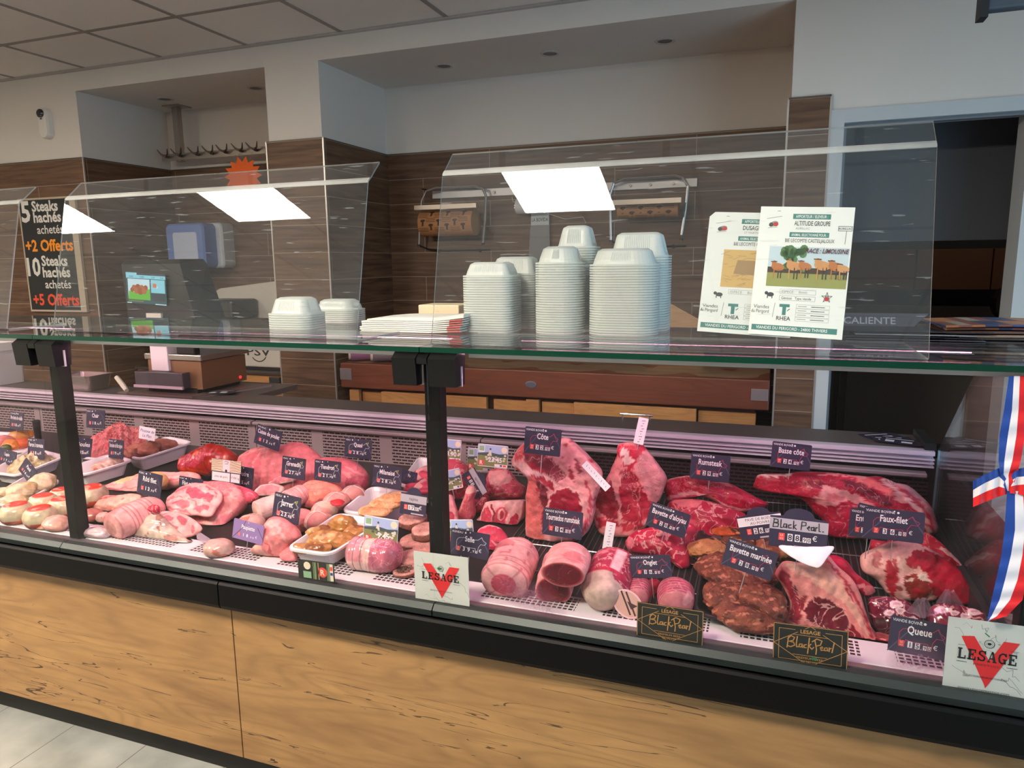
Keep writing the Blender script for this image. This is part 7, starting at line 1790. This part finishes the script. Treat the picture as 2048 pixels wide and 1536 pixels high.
tag(1738, 1049, 72, 58, .37, 3, 'Entrecôte', '38.90', 'bov', 'dark tag half hidden behind the Faux-filet tag', V_, pin=.05)
tag(1752, 1043, 76, 58, .40, 10, 'Entrecôte', '38.90', 'bov', 'rearmost of the three overlapping tags by the sirloin', V_, pin=.05)
tag(1787, 1050, 109, 62, .31, 1, 'Faux-filet', '36.90', 'bov', 'large dark tag reading Faux-filet over the sirloin roast', V_, pin=.05)
tag(1499, 1118, 98, 58, .15, 13, 'Bavette marinée', '28.90', 'bov', 'tilted tag reading Bavette marinée over the front black tray', V_, pin=.05)
tag(1520, 1046, 84, 64, .32, -14, 'PAVE DE BOEUF\nAU POIVRE', '26.90', 'arch', 'tilted arched tag with capitals on a white band', glyph='white', pin=.05)
tag(1597, 1058, 109, 82, .19, 1, '', '88.90', 'arch', 'arched grey tag with a handwritten white band', glyph='hand', pin=.05)
tag(1838, 1276, 106, 74, .045, 3, 'Queue', '15.90', 'bov', 'dark tag reading Queue at the front beside the large red V sticker', V_, pin=0, tilt=5)
tag(939, 1088, 84, 52, .16, 3, 'Selle', '39.90', 'agn', 'bluish tag reading Selle right of the centre post', 'AGNEAU', pin=.05)
tag(918, 1062, 62, 46, .24, -6, '', '', 'sheep', 'sheep picture card behind the Selle tag', pin=.04)
tag(896, 900, 56, 44, .70, 1, '', '33.90', 'sheep', 'sheep picture card cut by the centre post, upper one', pin=.04)
tag(900, 960, 50, 40, .55, -16, '', '', 'sheep', 'tilted sheep picture card right at the centre post', pin=.03)
tag(985, 912, 65, 45, .70, 1, '', '23.45', 'sheep', 'sheep picture card standing before the dark slotted grille', pin=.05)
tag(962, 920, 60, 45, .74, 1, '', '', 'sheep', 'sheep picture card mostly hidden by the one before the slotted grille', pin=.05)
tag(953, 964, 56, 42, .56, 55, 'agneau', '27.90', 'arch', 'steeply turned arched tag on the lamb shoulder', pin=.02)
tag(1282, 862, 20, 54, .55, 10, '', '', 'strip', 'white paper strip stuck on top of the pointed roast', pin=.02)
tag(1218, 1072, 19, 56, .35, 7, '', '', 'strip', 'pale paper strip standing behind the whole beef fillet', pin=.03)
tag(1192, 952, 15, 70, .41, -48, '', '', 'strip', 'white paper label lying across the right edge of the rib of beef', pin=0, tilt=14)
# left module
tag(33, 842, 38, 36, .64, 3, 'Brochette de volaille', '18.90', 'porc', 'bluish tag above the kebab tray at the left edge', 'VOLAILLE')
tag(72, 897, 46, 40, .46, 1, 'Farce à tomate', '10.90', 'porc', 'bluish tag reading Farce à tomate left of the post', 'PORC')
tag(14, 914, 52, 30, .42, 8, 'Lapin', '17.90', 'porc', 'dark tag reading Lapin at the left picture edge', pin=.03)
tag(55, 941, 40, 34, .30, 40, 'Pané', '16.90', 'porc', 'steeply turned dark tag above the cream rolls', pin=.02)
tag(191, 838, 50, 37, .70, 0, 'Chair', '10.90', 'porc', 'bluish tag reading Chair on the minced meat', 'PORC', pin=.05)
tag(167, 896, 30, 40, .54, 9, 'Boules', '15.90', 'porc', 'narrow turned tag just right of the left post', yaw=30, pin=.05)
tag(232, 898, 39, 38, .50, 1, 'Brochette de filet mignon', '19.90', 'porc', 'bluish tag above the small rolled fillets', 'PORC', pin=.04)
tag(294, 867, 42, 25, .62, 5, 'Picanna de\nLa Plan', '', 'note', 'white handwritten card in the tray of brown meat', pin=.02)
tag(299, 968, 62, 47, .27, 6, 'Rôti filet', '13.90', 'porc', 'dark tag reading Rôti filet over the tied pork roast', 'PORC', pin=.04)
tag(381, 975, 60, 40, .34, 3, 'Filet mignon', '17.90', 'porc', 'dark tag reading Filet mignon behind the marbled slices', 'PORC', pin=.03)
tag(452, 943, 73, 46, .44, 1, 'côte de porc', '17.90€ kg', 'grain', 'wood grain card with white boxes above the deep pink pork', pin=.04)
tag(486, 955, 50, 44, .48, 4, 'Poudre', '15.90', 'porc', 'dark tag half hidden behind the wood grain card', pin=.04)
tag(536, 875, 62, 40, .56, 13, 'Cuisse de poulet', '13.90', 'porc', 'tilted tag reading Cuisse de poulet above the veal', 'VOLAILLE', pin=.04)
tag(587, 936, 56, 43, .47, 3, 'Grenadin', '27.90', 'veau', 'dark tag reading Grenadin above the veal slices', 'VEAU', pin=.04)
tag(655, 942, 62, 42, .46, 1, 'Tendron', '21.90', 'veau', 'dark tag reading Tendron right of the Grenadin tag', 'VEAU', pin=.05)
tag(716, 897, 62, 39, .60, 2, 'Quasi', '28.90', 'veau', 'dark tag reading Quasi before the steel grille', 'VEAU', pin=.07)
tag(774, 953, 66, 44, .48, 3, 'Milanaise', '28.90', 'veau', 'dark tag reading Milanaise over the breaded escalopes', 'VEAU', pin=.05)
tag(818, 956, 34, 28, .56, 8, 'Fu', '', 'porc', 'small dark tag peeking out behind the Milanaise tag', pin=.04)
tag(827, 1003, 58, 56, .34, 3, 'tajine', '17.80', 'arch', 'arched grey tag left of the centre post', pin=.05)
tag(573, 1017, 64, 56, .19, 7, 'Jarret', '23.90', 'veau', 'dark tag reading Jarret over the veal shanks', 'VEAU', pin=.04)
tag(496, 1063, 74, 40, .10, 6, 'Paupiette', '18.90', 'lilac_glare', 'tag reading Paupiette on a long pin, glare painted into its colour', pin=.05)
tag(761, 1062, 78, 54, .16, 2, '', '9.45', 'sheep', 'sheep picture card over the film wrapped roast', pin=.02)
# tags lying on the worktop
for i, (px, py, r) in enumerate(((1765, 873, .5), (1788, 880, .2), (1806, 884, -.25))):
    P = at(px, py, Z=.934 + .002 * i); f = Flat(); f.plate(rrect(.12, .075, .005), .0012, SLATE); f.line([(-.045, .018), (.03, .018)], .006, WHT, 1); f.rect(-.045, -.025, -.02, 0, WHT, 1); f.rect(.0, -.025, .03, -.005, WHT, 1)
    f.build('price_tag', TAGM, Matrix.Translation((P[0], P[1] + .02, .9318 + .0022 * i)) @ Matrix.Rotation(r, 4, 'Z') @ Matrix.Rotation(-PI / 2, 4, 'X'), label=('undermost', 'middle', 'topmost')[i] + ' of the three tags lying flat on the dark worktop', cat='price tag', group='tags lying on the worktop')
P = at(1277, 831, Z=.945); t = thing('steel_rod', 'thin bright steel rod lying at the rear edge of the worktop', 'rod', (P[0], 1.09, .930))
b = MB(); b.tube([(P[0] - .07, 1.09, .945), (P[0] + .05, 1.09, .945)], .004, 8); b.build('rod', chrome, t)
for s_ in (-.06, .04): b = MB(); b.tube([(P[0] + s_, 1.09, .9303), (P[0] + s_, 1.09, .945)], .003, 6); b.build('foot', chrome, t)

# ---- plates standing behind the front glass
def on_glass(BL, BR, TL, Y=.0088):
    bl, br, tl = at(*BL, Y=Y), at(*BR, Y=Y), at(*TL, Y=Y)
    w = np.linalg.norm(br - bl); h = tl[2] - bl[2]; r = math.atan2(br[2] - bl[2], br[0] - bl[0])
    return bl, w, h, Matrix.Translation(Vector([float(v) for v in bl])) @ Matrix.Rotation(-r, 4, 'Y')


def slab_letters(f, word, u0, v0, w, h, m, l):
    n = len(word); cw = w / n
    for i, ch in enumerate(word):
        x = u0 + cw * i; X = lambda a: x + a * cw * .94; Z = lambda a: v0 + a * h
        R_ = lambda a, b, c, d: f.rect(X(a), Z(b), X(c), Z(d), m, l)
        if ch in 'LE':
            R_(.14, 0, .40, 1); R_(.04, 0, .92, .13); R_(.04, .87, .52 if ch == 'L' else .90, 1); R_(.78, 0, .92, .34)
            if ch == 'E': R_(.76, .68, .90, 1); R_(.3, .45, .66, .57); R_(.56, .36, .66, .66)
        elif ch == 'A':
            f.poly([(X(.40), Z(1)), (X(.60), Z(1)), (X(.94), Z(.05)), (X(.66), Z(.05))], m, l); f.poly([(X(.42), Z(1)), (X(.52), Z(1)), (X(.20), Z(.05)), (X(.10), Z(.05))], m, l); R_(.26, .30, .72, .40); R_(.0, 0, .34, .10); R_(.58, 0, 1.02, .10)
        elif ch == 'S':
            f.line([(X(.84), Z(.74)), (X(.74), Z(.90)), (X(.48), Z(.94)), (X(.24), Z(.86)), (X(.22), Z(.66)), (X(.46), Z(.54)), (X(.70), Z(.44)), (X(.80), Z(.28)), (X(.70), Z(.10)), (X(.46), Z(.06)), (X(.22), Z(.14)), (X(.12), Z(.30))], cw * .17, m, l); R_(.80, .66, .90, 1.0); R_(.06, 0, .16, .36)
        elif ch == 'G':
            f.line([(X(.86), Z(.76)), (X(.70), Z(.92)), (X(.48), Z(.94)), (X(.24), Z(.80)), (X(.16), Z(.5)), (X(.24), Z(.2)), (X(.48), Z(.06)), (X(.76), Z(.14))], cw * .19, m, l); R_(.66, .02, .90, .44); R_(.52, .38, 1.0, .48); R_(.82, .68, .92, 1.0)


VM = [mat('marble_sheet', (206, 206, 200), .4, var=.06, vs=9), mat('v_red', (222, 34, 40), .45), mat('v_black', (26, 26, 26), .5), mat('v_vein', (150, 158, 154), .5), mat('v_dull_red', (150, 30, 36), .5), mat('v_green', (40, 120, 70), .5)]
def v_plate(BL, BR, TL, label, big):
    bl, w, h, M = on_glass(BL, BR, TL); f = Flat(); f.plate([(0, 0), (w, 0), (w, h), (0, h)], .0008, 0)
    q = random.Random(int(BL[0]))
    for i in range(12):
        u, v = q.uniform(.03, .8) * w, q.uniform(.05, .95) * h; P = [(u, v)]
        for k in range(6): u += q.uniform(-.02, .07) * w; v += q.uniform(-.09, .05) * h; P.append((min(max(u, .002), w - .002), min(max(v, .002), h - .002)))
        f.line(P, w * q.uniform(.003, .009), 3, 1)
    X = lambda a: a * w; Z = lambda a: a * h
    f.poly([(X(.17), Z(.76)), (X(.32), Z(.78)), (X(.56), Z(.40)), (X(.50), Z(.10))], 1, 3); f.poly([(X(.66), Z(.76)), (X(.84), Z(.76)), (X(.50), Z(.08)), (X(.44), Z(.30))], 1, 4)
    slab_letters(f, 'LESAGE', X(.14), Z(.45), X(.70), Z(.15), 2, 6)
    f.line([(X(.14), Z(.41)), (X(.26), Z(.41))], h * .006, 2, 5); f.line([(X(.72), Z(.41)), (X(.84), Z(.41))], h * .006, 2, 5); f.line([(X(.14), Z(.64)), (X(.24), Z(.64))], h * .004, 2, 5); f.line([(X(.74), Z(.64)), (X(.84), Z(.64))], h * .004, 2, 5)
    f.text('PRESTIGE', X(.49), Z(.385), h * .045, 4 if big else 1, 7, xs=1.6, wmax=w * .42)
    f.text('SÉLECTIONNEUR DE VIANDES', X(.49), Z(.22), h * .035, 2, 7, wmax=w * .5)
    f.disc(X(.50), Z(.70), h * .055, 0, 5); f.line([(X(.50) + h * .055 * math.cos(a), Z(.70) + h * .055 * math.sin(a)) for a in np.linspace(0, 6.28, 18)], h * .007, 2, 6); f.line([(X(.50) + h * .038 * math.cos(a), Z(.70) + h * .038 * math.sin(a)) for a in np.linspace(0, 6.28, 14)], h * .004, 2, 6); f.disc(X(.50), Z(.70), h * .024, 2, 6, h * .018)
    if big: f.text('19', X(.39), Z(.70), h * .03, 2, 6); f.text('98', X(.61), Z(.70), h * .03, 2, 6); f.text('WWW.LESAGEPRESTIGE.COM', X(.48), Z(.03), h * .036, 2, 6, xs=1.2, wmax=w * .66); f.line([(X(.44), Z(.84)), (X(.49), Z(.80))], h * .014, 5, 6)
    else: f.disc(X(.47), Z(.70), h * .04, 5, 8, h * .028)
    f.build('shop_plate', VM, M, label=label, cat='sign plate')
v_plate((831, 1196), (939, 1213), (834, 1102), 'small marble look plate with a red V at the centre glass joint', False)
v_plate((1884, 1374), (2056, 1402), (1892, 1232), 'large marble look plate with a red V at the right end', True)

GM = [mat('gold_plate_black', (22, 26, 24), .4), mat('gold_line', (206, 150, 86), .4, .2), mat('v_green', (40, 120, 70), .5)]
def script(f, u0, v0, w, h, m, l):
    """handwriting strokes for the two words on the gold-lined plates"""
    S = ([(.02, .30), (.05, .95)], [(.03, .80), (.10, 1.0), (.18, .92), (.15, .74), (.06, .66), (.16, .64), (.19, .48), (.10, .36), (.02, .40)], [(.24, 1.0), (.22, .60), (.23, .40), (.27, .42)], [(.34, .60), (.29, .58), (.28, .42), (.33, .42), (.35, .60), (.36, .40)], [(.44, .60), (.39, .56), (.39, .42), (.44, .42)], [(.50, 1.0), (.47, .10)], [(.54, .66), (.49, .54), (.56, .38), (.60, .50)],
         [(.62, .88), (.66, .40), (.65, .12)], [(.56, .80), (.66, 1.0), (.77, .92), (.74, .68), (.66, .60)], [(.74, .48), (.79, .52), (.78, .60), (.74, .54), (.76, .38), (.81, .42)], [(.88, .58), (.83, .54), (.83, .40), (.88, .42), (.89, .58), (.90, .40)], [(.93, .60), (.93, .38)], [(.93, .52), (.97, .58)], [(1.03, .92), (.99, .34)])
    for s in S: f.line([(u0 + a * w, v0 + b * h) for a, b in s], h * .055, m, l)
def gold_plate(BL, BR, TL, label, green):
    bl, w, h, M = on_glass(BL, BR, TL); f = Flat(); f.plate([(0, 0), (w, 0), (w, h), (0, h)], .0015, 0); X = lambda a: a * w; Z = lambda a: a * h; t = h * .014
    f.frame(X(.008), Z(.01), X(.992), Z(.99), t, 1); f.frame(X(.08), Z(.12), X(.92), Z(.88), t * .8, 1)
    f.line([(X(.01), Z(.5)), (X(.5), Z(1.0)), (X(.99), Z(.5)), (X(.5), Z(.0))], t * .9, 1, 1, True); f.line([(X(.26), Z(.76)), (X(.74), Z(.76))], t * .8, 1); f.line([(X(.27), Z(.26)), (X(.73), Z(.26))], t * .8, 1)
    f.rect(X(.30), Z(.83), X(.70), Z(.93), 0, 2)
    f.text('LESAGE', X(.5), Z(.81), h * .13, 1, 3, bold=.02); script(f, X(.18), Z(.28), w * .62, h * .44, 1, 4); f.text('PREMIUM BEEF', X(.5), Z(.17), h * .075, 1, 3, xs=1.2); f.text('QUALITY', X(.5), Z(.07), h * .075, 1, 3, xs=1.2)
    if green: f.rect(X(.53), Z(.18), X(.60), Z(.25), 2, 6)
    f.build('gold_lined_plate', GM, M, label=label, cat='sign plate')
gold_plate((1273, 1273), (1405, 1295), (1279, 1204), 'black plate with gold diamond lines before the hanger steaks', False)
gold_plate((1545, 1322), (1694, 1344), (1549, 1244), 'black plate with gold diamond lines before the bone-in rib steak', True)
bl, w, h, M = on_glass((598, 1156), (670, 1166), (602, 1119)); f = Flat(); f.plate([(0, 0), (w, 0), (w, h), (.1 * w, h), (0, h * .85)], .0012, 0)
f.disc(w * .26, h * .72, h * .20, 1, 1); f.rect(w * .14, h * .08, w * .36, h * .42, 3, 1)
for i, (a, c) in enumerate(((.42, 4), (.46, 3), (.49, 4), (.56, 5), (.80, 4), (.84, 3))): f.rect(w * a, h * .06, w * (a + .022), h * .94, c, 1)
f.disc(w * .68, h * .46, h * .26, 2, 1); f.text('R', w * .68, h * .32, h * .40, 1, 2, bold=.02); f.rect(w * .88, h * .06, w * .97, h * .94, 1, 1); f.rect(w * .89, h * .60, w * .96, h * .80, 2, 2); f.rect(w * .89, h * .36, w * .96, h * .50, 6, 2)
f.build('quality_plate', [mat('plate_dark', (34, 36, 34), .4), tm('cream', (232, 214, 190), .4), tm('red_box', (226, 76, 66), .5), tm('green_box', (140, 176, 140), .4), tm('olive', (124, 130, 84), .4), tm('grain', (196, 150, 104), .5), tm('flag_blue', (50, 70, 150), .4)], M, label='small black plate of quality marks before the curry tray', cat='sign plate')

# ---- blue-white-red ribbon knotted at the right end
RB = [mat('ribbon_blue', (24, 66, 150), .55), mat('ribbon_white', (232, 228, 232), .55), mat('ribbon_red', (214, 26, 34), .55)]
t = thing('tricolour_ribbon', 'blue, white and red ribbon knotted at the right end of the front glass', 'ribbon', (.45, -.012, .70))
def band(name, rows, horiz=False):
    V = []; F = []; mi = []
    for s in (0, 1):
        for i, r in enumerate(rows):
            for j in range(4):
                y = -.0125 + .0035 * math.sin(i * 1.3 + j * .5) - .0006 * s
                p = at(r[0], r[1 + j], Y=y) if horiz else at(r[1 + j], r[0], Y=y); V.append(p)
    n = len(rows); m = n * 4
    for i in range(n - 1):
        for j in range(3):
            q = (i * 4 + j, i * 4 + j + 1, (i + 1) * 4 + j + 1, (i + 1) * 4 + j); F.append(q); mi.append(j); F.append(tuple(m + a for a in q[::-1])); mi.append(j)
    mk(name, V, F, RB, t, mi=mi, smooth=True)
def dense(rows, k=5):
    rows = np.array(rows, float); x = np.arange(len(rows)); xx = np.linspace(0, len(rows) - 1, (len(rows) - 1) * k + 1); return np.stack([np.interp(xx, x, rows[:, c]) for c in range(rows.shape[1])], 1)
band('upper_band', dense([(752, 2018, 2028, 2040, 2050), (820, 2008, 2024, 2037, 2052), (870, 1999, 2016, 2033, 2050), (920, 1997, 2009, 2025, 2042), (950, 2000, 2007, 2017, 2034), (984, 2012, 2015, 2018, 2022)]))
band('left_tail', dense([(1946, 962, 980, 996, 1014), (1970, 949, 966, 984, 1004), (1998, 936, 953, 973, 993), (2014, 960, 968, 978, 988)]), True)
band('right_tail', dense([(2016, 958, 966, 974, 986), (2034, 938, 954, 970, 988), (2060, 934, 952, 968, 994)]), True)
band('lower_band', dense([(982, 2014, 2030, 2046, 2060), (1060, 2009, 2030, 2050, 2068), (1110, 2003, 2022, 2045, 2062), (1160, 1992, 2010, 2035, 2054), (1200, 1983, 1999, 2020, 2045), (1232, 1976, 1983, 1994, 2014), (1243, 1974, 1975, 1976, 1978)]))

# ---- condensation on the inside of the front glass
fm, nt, bb = _new('condensation')
nt.nodes.remove(bb); out = [n for n in nt.nodes if n.type == 'OUTPUT_MATERIAL'][0]
at_ = nt.nodes.new('ShaderNodeAttribute'); at_.attribute_name = 'Col'
tc = nt.nodes.new('ShaderNodeTexCoord'); n_ = nt.nodes.new('ShaderNodeTexNoise'); n_.inputs['Scale'].default_value = 28; n_.inputs['Detail'].default_value = 5; nt.links.new(tc.outputs['Object'], n_.inputs['Vector'])
vo = nt.nodes.new('ShaderNodeTexVoronoi'); vo.inputs['Scale'].default_value = 190; nt.links.new(tc.outputs['Object'], vo.inputs['Vector'])
drop = math_node(nt, 'MULTIPLY_ADD', vo.outputs['Distance'], .5, .7)
fac = math_node(nt, 'MULTIPLY', at_.outputs['Alpha'], math_node(nt, 'MULTIPLY', math_node(nt, 'MULTIPLY_ADD', n_.outputs['Fac'], .8, .25), drop), clamp=True)
df = nt.nodes.new('ShaderNodeBsdfTranslucent'); df.inputs[0].default_value = L4((236, 206, 222)); tr = nt.nodes.new('ShaderNodeBsdfTransparent'); mx = nt.nodes.new('ShaderNodeMixShader')
nt.links.new(fac, mx.inputs[0]); nt.links.new(tr.outputs[0], mx.inputs[1]); nt.links.new(df.outputs[0], mx.inputs[2]); nt.links.new(mx.outputs[0], out.inputs[0])
for cx_, cy_, rx_, ry_, an, st in ((1050, 1188, 105, 34, 33, .55), (1832, 1325, 62, 48, 10, .5)):
    V = []; C = []; nn = 26
    for j in range(nn + 1):
        for i in range(nn + 1):
            u, v = i / nn * 2 - 1, j / nn * 2 - 1; a = math.radians(an)
            V.append(at(cx_ + u * rx_ * math.cos(a) - v * ry_ * math.sin(a), cy_ + u * rx_ * math.sin(a) + v * ry_ * math.cos(a), Y=.0066)); C.append((1, 1, 1, st * max(0, 1 - (u * u + v * v)) ** .8))
    V = np.array(V); V[:, 2] = np.maximum(V[:, 2], .678)
    mk('condensation', V, [(j * (nn + 1) + i, j * (nn + 1) + i + 1, (j + 1) * (nn + 1) + i + 1, (j + 1) * (nn + 1) + i) for j in range(nn) for i in range(nn)], fm, counter, col=np.array(C))
